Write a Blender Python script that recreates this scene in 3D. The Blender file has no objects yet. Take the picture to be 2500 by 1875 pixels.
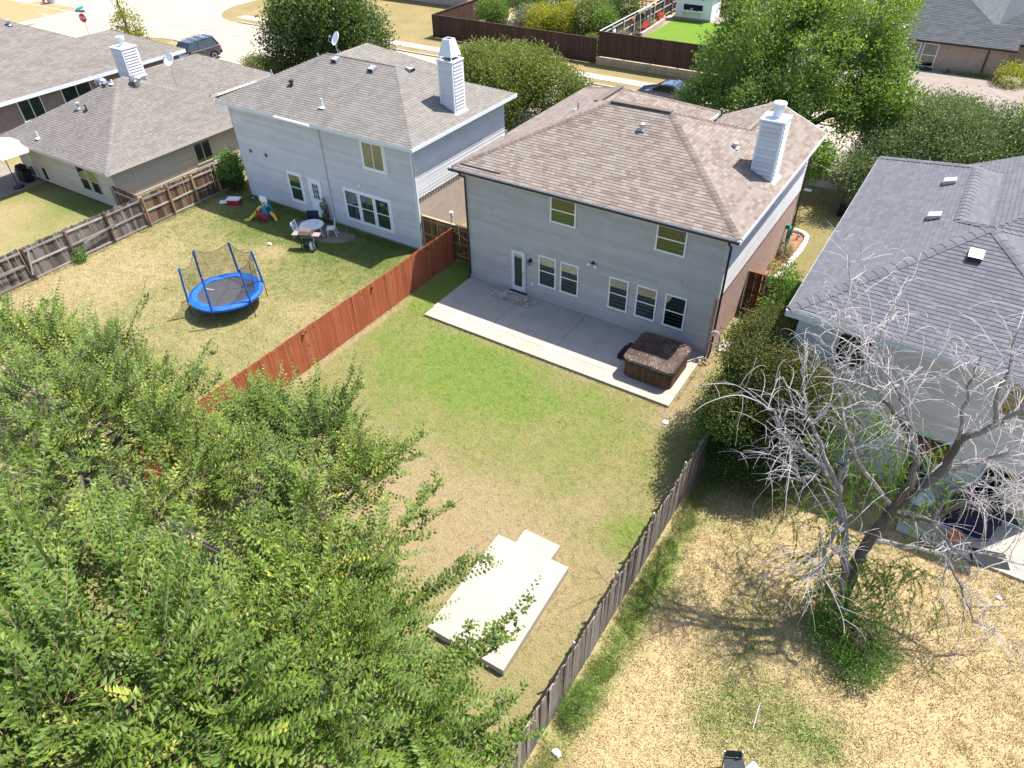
import bpy, math, random
import numpy as np
from mathutils import Matrix, Vector
random.seed(7)
SC = bpy.context.scene
COL = SC.collection
# ---------------------------------------------------------------- camera, light, exposure
cam = bpy.data.cameras.new('camera'); cam.sensor_width = 36.0; cam.lens = 24.573
cam.clip_start = 0.1; cam.clip_end = 3000
co = bpy.data.objects.new('camera', cam); COL.objects.link(co)
def _cam(yaw, pitch, roll, loc):
    cy, sy = math.cos(yaw), math.sin(yaw)
    f = Vector((sy*math.cos(pitch), cy*math.cos(pitch), -math.sin(pitch)))
    r = Vector((cy, -sy, 0)); u = r.cross(f)
    r2 = r*math.cos(roll)+u*math.sin(roll); u2 = r2.cross(f)
    M = Matrix(((r2.x, u2.x, -f.x, loc[0]), (r2.y, u2.y, -f.y, loc[1]), (r2.z, u2.z, -f.z, loc[2]), (0, 0, 0, 1)))
    co.matrix_world = M
CAM = (17.54, -22.94, 17.592)
_cam(-0.5906, 0.70045, -0.02542, CAM)
SC.camera = co
SUN = Vector((.29, .405, 1)).normalized()
world = bpy.data.worlds.new('World'); SC.world = world; world.use_nodes = True
wn = world.node_tree.nodes; wl = world.node_tree.links
sky = wn.new('ShaderNodeTexSky'); sky.sky_type = 'NISHITA'; sky.sun_disc = False
sky.sun_elevation = math.asin(SUN.z); sky.sun_rotation = math.atan2(SUN.x, SUN.y)
sky.air_density = 1.0; sky.dust_density = 1.2; sky.ozone_density = 1.0
bg = wn['Background']; bg.inputs['Strength'].default_value = 0.13
wl.new(sky.outputs[0], bg.inputs[0])
sl = bpy.data.lights.new('sun', 'SUN'); sl.energy = 4.6; sl.angle = math.radians(0.53); sl.color = (1.0, 0.95, 0.875)
so = bpy.data.objects.new('sun', sl); COL.objects.link(so)
so.rotation_euler = SUN.to_track_quat('Z', 'Y').to_euler(); so.location = (30, 40, 60)
vs = SC.view_settings; vs.view_transform = 'Standard'; vs.look = 'None'; vs.exposure = 1.32; vs.gamma = 1.0
try: vs.use_curve_mapping = False
except Exception: pass
SC.render.engine = 'CYCLES'
SC.cycles.max_bounces = 8; SC.cycles.transparent_max_bounces = 24

# ---------------------------------------------------------------- objects
WM = {}
def link(name, data, M=None, parent=None, mat=None):
    o = bpy.data.objects.new(name, data); COL.objects.link(o)
    M = M if M is not None else Matrix.Identity(4)
    WM[o] = M
    if parent is not None:
        o.parent = parent; o.matrix_local = WM[parent].inverted() @ M
    else: o.matrix_local = M
    if mat is not None and data is not None and len(data.materials) == 0: data.materials.append(mat)
    return o
def tag(o, label, cat, group=None, kind=None):
    o['label'] = label; o['category'] = cat
    if group: o['group'] = group
    if kind: o['kind'] = kind
    return o
def T(x=0, y=0, z=0, rz=0): return Matrix.Translation((x, y, z)) @ Matrix.Rotation(rz, 4, 'Z')
def thing(name, label, cat, loc=(0, 0, 0), rz=0, group=None):
    return tag(link(name, None, T(*loc, rz)), label, cat, group)
def copy_tree(o, M, label=None, parent=None, group=None):
    c = o.copy(); COL.objects.link(c)
    WM[c] = M
    if parent is not None: c.parent = parent; c.matrix_local = WM[parent].inverted() @ M
    else: c.matrix_local = M
    if label: c['label'] = label
    if group: c['group'] = group
    for ch in KIDS(o): copy_tree(ch, M @ WM[o].inverted() @ WM[ch], parent=c)
    return c
def KIDS(o): return [k for k in list(WM) if k.parent == o]
def structure(name, data, mat=None, M=None):
    o = link(name, data, M, None, mat); o['kind'] = 'structure'; return o

class MB:
    """collects shapes into one mesh; every face may carry a tint"""
    def __init__(s): s.v = []; s.f = []; s.t = []
    def quad(s, a, b, c, d, t=.5):
        n = len(s.v); s.v += [tuple(a), tuple(b), tuple(c), tuple(d)]; s.f.append((n, n+1, n+2, n+3)); s.t.append(t)
    def poly(s, pts, t=.5):
        n = len(s.v); s.v += [tuple(p) for p in pts]; s.f.append(tuple(range(n, n+len(pts)))); s.t.append(t)
    def box(s, x0, x1, y0, y1, z0, z1, t=.5, M=None):
        P = [(x0, y0, z0), (x1, y0, z0), (x1, y1, z0), (x0, y1, z0), (x0, y0, z1), (x1, y0, z1), (x1, y1, z1), (x0, y1, z1)]
        if M is not None: P = [tuple(M @ Vector(p)) for p in P]
        n = len(s.v); s.v += P
        for f in ((3, 2, 1, 0), (4, 5, 6, 7), (0, 1, 5, 4), (1, 2, 6, 5), (2, 3, 7, 6), (3, 0, 4, 7)):
            s.f.append(tuple(n+i for i in f)); s.t.append(t)
        return s
    def bar(s, a, b, w, h=None, t=.5):
        """rectangular bar from a to b, w sideways, h in the other direction"""
        a = Vector(a); b = Vector(b); d = (b-a); L = d.length
        if L < 1e-6: return s
        d /= L; up = Vector((0, 0, 1)) if abs(d.z) < .95 else Vector((0, 1, 0))
        x = d.cross(up).normalized(); y = x.cross(d)
        M = Matrix(((x.x, d.x, y.x, a.x), (x.y, d.y, y.y, a.y), (x.z, d.z, y.z, a.z), (0, 0, 0, 1)))
        h = w if h is None else h
        return s.box(-w/2, w/2, 0, L, -h/2, h/2, t, M)
    def tube(s, pts, r, n=6, cap=True, t=.5, closed=False):
        pts = [Vector(p) for p in pts]; N = len(pts)
        r = r if isinstance(r, (list, tuple)) else [r]*N
        base = len(s.v); prev = None
        for i, p in enumerate(pts):
            if closed: d = pts[(i+1) % N]-pts[i-1]
            else: d = pts[min(i+1, N-1)]-pts[max(i-1, 0)]
            if d.length < 1e-9: d = Vector((0, 0, 1))
            d.normalize()
            if prev is None:
                up = Vector((0, 0, 1)) if abs(d.z) < .9 else Vector((1, 0, 0)); x = d.cross(up).normalized()
            else: x = (prev-d*prev.dot(d)); x = x.normalized() if x.length > 1e-6 else d.orthogonal().normalized()
            prev = x; y = d.cross(x)
            for k in range(n):
                a = 2*math.pi*k/n; q = p+(x*math.cos(a)+y*math.sin(a))*r[i]; s.v.append((q.x, q.y, q.z))
        for i in range(N if closed else N-1):
            j = (i+1) % N
            for k in range(n):
                k2 = (k+1) % n
                s.f.append((base+i*n+k, base+i*n+k2, base+j*n+k2, base+j*n+k)); s.t.append(t)
        if cap and not closed:
            s.f.append(tuple(base+k for k in range(n))[::-1]); s.t.append(t)
            s.f.append(tuple(base+(N-1)*n+k for k in range(n))); s.t.append(t)
        return s
    def lathe(s, prof, n=16, c=(0, 0, 0), t=.5, M=None):
        base = len(s.v)
        for r, z in prof:
            for k in range(n):
                a = 2*math.pi*k/n; p = (c[0]+r*math.cos(a), c[1]+r*math.sin(a), c[2]+z)
                s.v.append(tuple(M @ Vector(p)) if M is not None else p)
        for i in range(len(prof)-1):
            for k in range(n):
                k2 = (k+1) % n; s.f.append((base+i*n+k, base+i*n+k2, base+(i+1)*n+k2, base+(i+1)*n+k)); s.t.append(t)
        s.f.append(tuple(base+k for k in range(n))[::-1]); s.t.append(t)
        s.f.append(tuple(base+(len(prof)-1)*n+k for k in range(n))); s.t.append(t)
        return s
    def extrude(s, outline, z0, z1, t=.5, M=None):
        """outline (x,y) ccw, prism between z0 and z1"""
        n = len(s.v); N = len(outline)
        P = [(x, y, z0) for x, y in outline]+[(x, y, z1) for x, y in outline]
        if M is not None: P = [tuple(M @ Vector(p)) for p in P]
        s.v += P
        s.f.append(tuple(n+i for i in range(N))[::-1]); s.f.append(tuple(n+N+i for i in range(N))); s.t += [t, t]
        for i in range(N): j = (i+1) % N; s.f.append((n+i, n+j, n+N+j, n+N+i)); s.t.append(t)
        return s
    def mesh(s, name='mesh', smooth=False, bevel=0):
        me = bpy.data.meshes.new(name); me.from_pydata(s.v, [], s.f); me.update()
        a = me.attributes.new('tint', 'FLOAT', 'FACE'); a.data.foreach_set('value', s.t)
        if bevel:
            import bmesh
            bm = bmesh.new(); bm.from_mesh(me); bmesh.ops.bevel(bm, geom=list(bm.edges), offset=bevel, segments=2, affect='EDGES'); bm.to_mesh(me); bm.free()
        if smooth: me.shade_smooth()
        return me
def part(name, mb, mat, parent, M=None, label=None, smooth=False, bevel=0, kind=None):
    """mb is in the parent's local space unless M (local) is given"""
    o = link(name, mb.mesh(name, smooth, bevel), WM[parent] @ (M if M is not None else Matrix.Identity(4)), parent, mat)
    if label: o['label'] = label
    if kind: o['kind'] = kind
    return o
def npmesh(name, V, F, tint=None, smooth=False):
    """V (n,3), F (m,k) numpy"""
    me = bpy.data.meshes.new(name); k = F.shape[1]; m = len(F)
    me.vertices.add(len(V)); me.vertices.foreach_set('co', np.ascontiguousarray(V, dtype=np.float32).ravel())
    me.loops.add(m*k); me.loops.foreach_set('vertex_index', np.ascontiguousarray(F, dtype=np.int32).ravel())
    me.polygons.add(m); me.polygons.foreach_set('loop_start', np.arange(0, m*k, k, dtype=np.int32))
    me.polygons.foreach_set('loop_total', np.full(m, k, dtype=np.int32))
    me.update(calc_edges=True)
    if tint is not None:
        a = me.attributes.new('tint', 'FLOAT', 'FACE'); a.data.foreach_set('value', np.ascontiguousarray(tint, dtype=np.float32))
    if smooth: me.shade_smooth()
    else: me.shade_flat()
    return me

# ---------------------------------------------------------------- materials
class NT:
    def __init__(s, name):
        s.m = bpy.data.materials.new(name); s.m.use_nodes = True; s.t = s.m.node_tree; s.n = s.t.nodes; s.l = s.t.links
        s.b = s.n['Principled BSDF']; s.out = s.n['Material Output']; s.pos = None
    def P(s):
        if s.pos is None: s.pos = s.n.new('ShaderNodeNewGeometry').outputs['Position']
        return s.pos
    def noise(s, scale, detail=4, rough=.55, vec=None, stretch=None):
        n = s.n.new('ShaderNodeTexNoise'); n.inputs['Scale'].default_value = scale; n.inputs['Detail'].default_value = detail
        n.inputs['Roughness'].default_value = rough
        v = vec or s.P()
        if stretch:
            mp = s.n.new('ShaderNodeMapping'); mp.inputs['Scale'].default_value = stretch; s.l.new(v, mp.inputs[0]); v = mp.outputs[0]
        s.l.new(v, n.inputs['Vector']); return n.outputs[0]
    def ramp(s, fac, stops, interp='LINEAR'):
        r = s.n.new('ShaderNodeValToRGB'); e = r.color_ramp.elements; r.color_ramp.interpolation = interp
        while len(e) < len(stops): e.new(.5)
        for i, (p, c) in enumerate(stops):
            e[i].position = p; e[i].color = (c[0], c[1], c[2], 1) if not isinstance(c, (int, float)) else (c, c, c, 1)
        s.l.new(fac, r.inputs[0]); return r.outputs[0]
    def mix(s, fac, a, b, mode='MIX'):
        m = s.n.new('ShaderNodeMix'); m.data_type = 'RGBA'; m.blend_type = mode; m.clamp_result = True
        for inp, v in ((m.inputs[0], fac), (m.inputs[6], a), (m.inputs[7], b)):
            if isinstance(v, (int, float)): inp.default_value = v
            elif isinstance(v, tuple): inp.default_value = (v[0], v[1], v[2], 1)
            else: s.l.new(v, inp)
        return m.outputs[2]
    def math(s, op, a, b=None, clamp=False):
        m = s.n.new('ShaderNodeMath'); m.operation = op; m.use_clamp = clamp
        for i, v in enumerate((a, b)):
            if v is None: continue
            if isinstance(v, (int, float)): m.inputs[i].default_value = v
            else: s.l.new(v, m.inputs[i])
        return m.outputs[0]
    def xyz(s, v=None):
        x = s.n.new('ShaderNodeSeparateXYZ'); s.l.new(v or s.P(), x.inputs[0]); return x.outputs
    def attr(s, name='tint'):
        a = s.n.new('ShaderNodeAttribute'); a.attribute_name = name; return a.outputs['Fac']
    def rnd(s): return s.n.new('ShaderNodeObjectInfo').outputs['Random']
    def color(s, c):
        if isinstance(c, tuple): s.b.inputs['Base Color'].default_value = (*c, 1)
        else: s.l.new(c, s.b.inputs['Base Color'])
    def set(s, rough=.8, spec=.3, metal=0, bump=None, bstr=.3, bdist=.01):
        if isinstance(rough, (int, float)): s.b.inputs['Roughness'].default_value = rough
        else: s.l.new(rough, s.b.inputs['Roughness'])
        s.b.inputs['Specular IOR Level'].default_value = spec; s.b.inputs['Metallic'].default_value = metal
        if bump is not None:
            bp = s.n.new('ShaderNodeBump'); bp.inputs['Strength'].default_value = bstr; bp.inputs['Distance'].default_value = bdist
            s.l.new(bump, bp.inputs['Height']); s.l.new(bp.outputs[0], s.b.inputs['Normal'])
        return s.m
def plain(name, c, rough=.6, spec=.4, metal=0, var=.12, scale=6, fine=60, bstr=.15):
    """one colour with faint weathering"""
    t = NT(name); n = t.noise(scale, 5); f = t.noise(fine, 3)
    d = tuple(x*(1-var) for x in c); l = tuple(min(1, x*(1+var)) for x in c)
    col = t.ramp(n, [(.3, d), (.7, l)]); col = t.mix(.25, col, t.ramp(f, [(.35, d), (.65, l)]))
    t.color(col); return t.set(rough, spec, metal, f, bstr, .004)
def rough_paint(name, c, rnd=.075):
    t = NT(name); n = t.noise(1.2, 5); f = t.noise(30, 3, stretch=(1, 1, 4)); r = t.rnd()
    v = t.math('ADD', t.math('MULTIPLY', r, rnd*2), 1-rnd)
    col = t.ramp(n, [(.3, tuple(x*.93 for x in c)), (.7, tuple(min(1, x*1.04) for x in c))])
    cc = t.n.new('ShaderNodeVectorMath'); cc.operation = 'SCALE'; t.l.new(col, cc.inputs[0]); t.l.new(v, cc.inputs[3])
    t.color(cc.outputs[0]); return t.set(.65, .3, 0, f, .1, .003)
def wood(name, stops, rough=.8, streak=(14, 14, 1.2), rnd=.35, bstr=.35):
    """grained board: stops dark..light, per-board offset from the object or face"""
    t = NT(name); n = t.noise(1.0, 6, .65, stretch=streak); w = t.noise(.7, 3)
    r = t.math('ADD', t.rnd(), t.attr()); r = t.math('SUBTRACT', t.math('FRACT', r), .5)
    v = t.math('ADD', t.math('MULTIPLY', n, .7), t.math('MULTIPLY', w, .3)); v = t.math('ADD', v, t.math('MULTIPLY', r, rnd))
    t.color(t.ramp(v, stops)); return t.set(rough, .2, 0, n, bstr, .006)
def shingle_mat(name, stops, patch=.25, grime=(1, 1, 1)):
    t = NT(name); a = t.attr(); g = t.noise(120, 2); w = t.noise(.45, 4); st = t.noise(1.1, 5, .6, stretch=(1, .35, 1))
    v = t.math('ADD', t.math('MULTIPLY', a, .72), t.math('MULTIPLY', w, .28))
    col = t.ramp(v, stops)
    col = t.mix(t.math('MULTIPLY', g, .35), col, tuple(x*.45 for x in stops[0][1]))
    col = t.mix(t.ramp(st, [(.48, 0.), (.75, patch)]), col, tuple(x*.6 for x in stops[0][1]))
    t.color(col); return t.set(.92, .15, 0, g, .5, .006)
def brick_mat(name, c1, c2, mortar, scale=1.0):
    t = NT(name); X = t.xyz(); h = t.math('ADD', X[0], X[1])
    cb = t.n.new('ShaderNodeCombineXYZ'); t.l.new(h, cb.inputs[0]); t.l.new(X[2], cb.inputs[1])
    b = t.n.new('ShaderNodeTexBrick'); b.inputs['Scale'].default_value = scale; b.inputs['Brick Width'].default_value = .21
    b.inputs['Row Height'].default_value = .075; b.inputs['Mortar Size'].default_value = .006; b.inputs['Bias'].default_value = -.1
    b.inputs['Color1'].default_value = (*c1, 1); b.inputs['Color2'].default_value = (*c2, 1); b.inputs['Mortar'].default_value = (*mortar, 1)
    t.l.new(cb.outputs[0], b.inputs['Vector']); n = t.noise(2.5, 5)
    t.color(t.mix(t.ramp(n, [(.35, 0.), (.8, .4)]), b.outputs[0], tuple(x*.6 for x in c1)))
    return t.set(.9, .2, 0, b.outputs['Fac'], .5, -.01)
def leaf_mat(name, stops, trans=.35, rough=.45, spec=.35):
    t = NT(name); a = t.attr(); w = t.noise(.6, 3)
    v = t.math('ADD', t.math('MULTIPLY', a, .8), t.math('MULTIPLY', w, .2))
    col = t.ramp(v, stops); t.color(col); t.set(rough, spec)
    tr = t.n.new('ShaderNodeBsdfTranslucent'); g = t.n.new('ShaderNodeMix'); g.data_type = 'RGBA'; g.blend_type = 'MULTIPLY'; g.inputs[0].default_value = 1
    t.l.new(col, g.inputs[6]); g.inputs[7].default_value = (1.9, 1.7, .5, 1); g.clamp_result = False
    t.l.new(g.outputs[2], tr.inputs[0])
    ms = t.n.new('ShaderNodeMixShader'); ms.inputs[0].default_value = trans
    t.l.new(t.b.outputs[0], ms.inputs[1]); t.l.new(tr.outputs[0], ms.inputs[2]); t.l.new(ms.outputs[0], t.out.inputs[0])
    return t.m
def grass_mat(name, dry, green, lush, masks=(), bias=.5, nscale=.5, blades=False, dirt=(.36, .25, .15), dirtamt=.0, gx=0, gy=0, g0=0, speck=1.):
    """masks: (x, y, rx, ry, amount) blobs that push the turf towards green (or dry when negative)"""
    t = NT(name); X = t.xyz(); n1 = t.noise(nscale, 5, .6); n2 = t.noise(3.0, 4, .65); n3 = t.noise(28, 3, .7); n4 = t.noise(110, 2, .7)
    v = t.math('ADD', t.math('MULTIPLY', n1, .55), t.math('MULTIPLY', n2, .3)); v = t.math('ADD', v, t.math('MULTIPLY', n3, .15))
    v = t.math('ADD', v, bias-.5)
    if gx or gy: v = t.math('ADD', v, t.math('ADD', t.math('MULTIPLY', X[0], gx), t.math('ADD', t.math('MULTIPLY', X[1], gy), g0)))
    for mx, my, rx, ry, am in masks:
        dx = t.math('DIVIDE', t.math('SUBTRACT', X[0], mx), rx); dy = t.math('DIVIDE', t.math('SUBTRACT', X[1], my), ry)
        d2 = t.math('ADD', t.math('MULTIPLY', dx, dx), t.math('MULTIPLY', dy, dy))
        g = t.math('POWER', 2.718, t.math('MULTIPLY', d2, -1.0)); v = t.math('ADD', v, t.math('MULTIPLY', g, am))
    if blades: v = t.math('ADD', v, t.math('MULTIPLY', t.math('SUBTRACT', t.attr(), .5), .35))
    mid = tuple((a+b)/2 for a, b in zip(dry, green))
    if not blades: v = t.math('ADD', v, t.math('MULTIPLY', t.math('SUBTRACT', t.noise(11, 4, .7), .5), .42))
    col = t.ramp(v, [(.30, dry), (.46, mid), (.60, green), (.78, lush)])
    if dirtamt: col = t.mix(t.ramp(t.noise(1.7, 4, .6), [(.62, 0.), (.78, dirtamt)]), col, dirt)
    if not blades:
        col = t.mix(t.ramp(n4, [(.40, .7*speck), (.60, 0.)]), col, tuple(x*.35 for x in green))
        col = t.mix(t.ramp(n3, [(.38, .5*speck), (.58, 0.)]), col, tuple(x*.45 for x in green))
    t.color(col); bmp = t.math('ADD', t.math('ADD', t.math('MULTIPLY', n3, .6), t.math('MULTIPLY', n4, .5)), t.math('MULTIPLY', t.noise(6.5, 3, .6), 1.6 if not blades else 0))
    return t.set(.95, .1, 0, bmp, .75 if not blades else .1, .05)
def concrete_mat(name, c, dark=.12, scale=.8):
    t = NT(name); n = t.noise(scale, 6, .6); f = t.noise(45, 3); s = t.noise(.25, 3)
    col = t.ramp(n, [(.3, tuple(x*(1-dark) for x in c)), (.7, c)])
    col = t.mix(t.ramp(s, [(.45, 0.), (.75, .25)]), col, tuple(x*.8 for x in c))
    col = t.mix(t.ramp(f, [(.3, .22), (.5, 0.)]), col, tuple(x*.7 for x in c))
    t.color(col); return t.set(.88, .2, 0, f, .25, .004)
def glass_mat(name, tint=(.02, .03, .03), refl=.5, see=.6):
    """window pane: clear part + mirror-like coat"""
    t = NT(name); tr = t.n.new('ShaderNodeBsdfTransparent'); tr.inputs[0].default_value = (.55, .62, .6, 1)
    gl = t.n.new('ShaderNodeBsdfGlossy'); gl.inputs['Roughness'].default_value = .015; gl.inputs[0].default_value = (.9, .95, .93, 1)
    wv = t.noise(1.3, 2); bp = t.n.new('ShaderNodeBump'); bp.inputs['Strength'].default_value = .05; bp.inputs['Distance'].default_value = .02
    t.l.new(wv, bp.inputs['Height']); t.l.new(bp.outputs[0], gl.inputs['Normal'])
    fr = t.n.new('ShaderNodeLayerWeight'); fr.inputs[0].default_value = .35
    f = t.math('ADD', t.math('MULTIPLY', fr.outputs['Fresnel'], .62), refl*.5, True)
    ms = t.n.new('ShaderNodeMixShader'); t.l.new(f, ms.inputs[0]); t.l.new(tr.outputs[0], ms.inputs[1]); t.l.new(gl.outputs[0], ms.inputs[2])
    t.l.new(ms.outputs[0], t.out.inputs[0]); return t.m

M = {}
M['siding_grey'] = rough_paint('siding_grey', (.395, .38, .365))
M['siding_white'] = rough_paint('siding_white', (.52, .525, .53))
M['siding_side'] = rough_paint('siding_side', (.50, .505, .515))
M['siding_tan'] = rough_paint('siding_tan', (.40, .36, .29))
M['siding_blue'] = rough_paint('siding_blue', (.45, .455, .445))
M['trim_grey'] = plain('trim_grey', (.42, .42, .41)); M['trim_white'] = plain('trim_white', (.78, .78, .77), var=.05)
M['trim_lgrey'] = plain('trim_lgrey', (.60, .62, .64), var=.06); M['trim_brown'] = plain('trim_brown', (.025, .018, .016), .4)
M['trim_tan'] = plain('trim_tan', (.45, .42, .37)); M['trim_blue'] = plain('trim_blue', (.42, .46, .47))
M['glass'] = glass_mat('glass', refl=.10); M['glass_dark'] = glass_mat('glass_dark', refl=.2)
M['room_dark'] = plain('room_dark', (.012, .016, .016), .8, .1); M['blind'] = plain('blind', (.20, .24, .20), .6, .2, var=.04)
M['curtain'] = plain('curtain', (.35, .36, .34), .8, .2, scale=2); M['screen'] = plain('screen', (.035, .04, .045), .8, .1)
M['black'] = plain('black', (.012, .012, .014), .4); M['black_soft'] = plain('black_soft', (.02, .02, .022), .85, .2)
M['metal'] = plain('metal', (.45, .46, .48), .35, .5, .9, .1); M['galv'] = plain('galv', (.40, .41, .43), .5, .5, .6, .15)
M['white_plastic'] = plain('white_plastic', (.75, .76, .77), .35, .5, 0, .05)
M['red_plastic'] = plain('red_plastic', (.42, .012, .03), .35, .5, 0, .08); M['yellow_plastic'] = plain('yellow_plastic', (.75, .60, .12), .4, .5, 0, .08)
M['orange_plastic'] = plain('orange_plastic', (.75, .38, .03), .4, .5); M['cyan_plastic'] = plain('cyan_plastic', (.03, .30, .50), .4, .5)
M['blue_pad'] = plain('blue_pad', (.010, .085, .34), .5, .4, 0, .35, 2.5, 20, .6)
M['navy'] = plain('navy', (.012, .014, .05), .7, .3); M['green_hose'] = plain('green_hose', (.01, .16, .11), .4, .5)
M['concrete'] = concrete_mat('concrete', (.36, .315, .262), .2); M['concrete_new'] = concrete_mat('concrete_new', (.34, .30, .248), .10)
M['road'] = concrete_mat('road', (.33, .28, .225), .1, .15); M['walk'] = concrete_mat('walk', (.36, .315, .265), .1)
M['joint'] = plain('joint', (.14, .12, .10)); M['patio_old'] = concrete_mat('patio_old', (.24, .20, .17), .25, 1.5)
M['brick_pink'] = brick_mat('brick_pink', (.36, .24, .20), (.28, .18, .15), (.40, .34, .30))
M['brick_tan'] = brick_mat('brick_tan', (.42, .34, .28), (.36, .28, .23), (.45, .40, .36))
M['brick_dark'] = brick_mat('brick_dark', (.16, .13, .125), (.20, .16, .15), (.26, .23, .21))
M['brick_far'] = brick_mat('brick_far', (.40, .29, .22), (.32, .22, .17), (.46, .38, .30))
M['stone_wall'] = brick_mat('stone_wall', (.42, .31, .18), (.36, .26, .14), (.30, .22, .13), .35)
M['sh_main'] = shingle_mat('sh_main', [(.1, (.150, .108, .092)), (.3, (.185, .148, .128)), (.6, (.215, .180, .155)), (.9, (.255, .220, .19))], .15)
M['sh_grey'] = shingle_mat('sh_grey', [(.1, (.160, .147, .132)), (.5, (.185, .171, .154)), (.9, (.21, .197, .178))], .45)
M['sh_tan'] = shingle_mat('sh_tan', [(.1, (.150, .133, .12)), (.5, (.178, .160, .146)), (.9, (.205, .187, .17))], .4)
M['sh_slate'] = shingle_mat('sh_slate', [(.1, (.105, .108, .122)), (.5, (.122, .125, .140)), (.9, (.142, .146, .160))], .1)
M['sh_blue'] = shingle_mat('sh_blue', [(.1, (.062, .068, .074)), (.5, (.078, .085, .092)), (.9, (.095, .102, .11))], .1)
M['cap_main'] = shingle_mat('cap_main', [(.1, (.115, .09, .075)), (.9, (.175, .145, .12))], .1)
M['lap_shade_wall'] = plain('lap_shade_wall', (.13, .125, .125), .9, .1); M['lap_shade_soft'] = plain('lap_shade_soft', (.17, .16, .155), .9, .1)  # dark backing tones: the shadow lines under lapped boards, put into colour
M['fence_red'] = wood('fence_red', [(.1, (.20, .052, .024)), (.5, (.31, .088, .040)), (.9, (.40, .130, .064))], rnd=.28)
M['fence_old'] = wood('fence_old', [(.2, (.045, .038, .034)), (.5, (.115, .10, .09)), (.8, (.24, .21, .19))], rnd=.45)
M['fence_mixed'] = wood('fence_mixed', [(.2, (.045, .028, .020)), (.5, (.11, .065, .042)), (.8, (.20, .14, .10))], rnd=.5)
M['fence_grey'] = wood('fence_grey', [(.2, (.055, .042, .034)), (.5, (.145, .118, .10)), (.8, (.28, .24, .21))], rnd=.35)
M['fence_gate'] = wood('fence_gate', [(.2, (.06, .030, .012)), (.5, (.14, .075, .03)), (.8, (.28, .17, .08))])
M['fence_brown'] = wood('fence_brown', [(.2, (.030, .016, .012)), (.5, (.060, .032, .024)), (.8, (.10, .056, .042))], rnd=.2)
M['fence_rb'] = wood('fence_rb', [(.2, (.06, .022, .014)), (.5, (.13, .05, .03)), (.8, (.22, .10, .065))])
M['rail_old'] = wood('rail_old', [(.2, (.12, .10, .09)), (.5, (.25, .22, .20)), (.8, (.42, .38, .35))], streak=(2, 2, 14))
M['rail_new'] = wood('rail_new', [(.2, (.16, .10, .045)), (.5, (.30, .20, .10)), (.8, (.42, .30, .17))], streak=(2, 2, 10))
M['bark'] = wood('bark', [(.25, (.035, .03, .025)), (.5, (.085, .072, .06)), (.8, (.17, .15, .13))], streak=(16, 16, 3), rnd=.1, bstr=.8)
M['bark_dead'] = wood('bark_dead', [(.25, (.08, .068, .06)), (.5, (.17, .155, .145)), (.75, (.30, .28, .27))], streak=(14, 14, 4), rnd=.15, bstr=.7)
M['twig_dead'] = plain('twig_dead', (.38, .35, .345), .8, .2, 0, .25, 3)
M['twig'] = plain('twig', (.20, .13, .08), .8, .2, 0, .2)
M['leaf_elm'] = leaf_mat('leaf_elm', [(.05, (.030, .066, .011)), (.4, (.070, .128, .018)), (.75, (.145, .215, .030)), (1, (.36, .35, .06))], .22, .5, .3)
M['leaf_dark'] = leaf_mat('leaf_dark', [(.05, (.028, .055, .015)), (.5, (.065, .112, .026)), (.95, (.14, .20, .05))], .25)
M['leaf_bright'] = leaf_mat('leaf_bright', [(.05, (.035, .075, .018)), (.5, (.095, .175, .034)), (.95, (.22, .31, .075))], .35)
M['leaf_crape'] = leaf_mat('leaf_crape', [(.05, (.040, .070, .015)), (.5, (.10, .150, .028)), (.85, (.19, .21, .06)), (1, (.30, .20, .10))], .3)
M['leaf_oak'] = leaf_mat('leaf_oak', [(.05, (.036, .060, .022)), (.5, (.082, .128, .045)), (.95, (.17, .225, .085))], .2, .5)
M['leaf_photinia'] = leaf_mat('leaf_photinia', [(.05, (.020, .040, .010)), (.55, (.056, .088, .020)), (.82, (.12, .11, .038)), (.98, (.24, .15, .07))], .2, .7, .15)
M['leaf_yellow'] = leaf_mat('leaf_yellow', [(.05, (.08, .12, .02)), (.5, (.22, .25, .03)), (.95, (.40, .38, .05))], .35)
M['leaf_vine'] = leaf_mat('leaf_vine', [(.05, (.03, .08, .015)), (.5, (.08, .18, .025)), (.95, (.16, .30, .05))], .35)
M['leaf_sage'] = leaf_mat('leaf_sage', [(.05, (.09, .11, .07)), (.5, (.16, .19, .12)), (.95, (.28, .31, .20))], .25)
M['petal_red'] = leaf_mat('petal_red', [(0, (.45, .05, .06)), (1, (.65, .18, .16))], .3)
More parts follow.
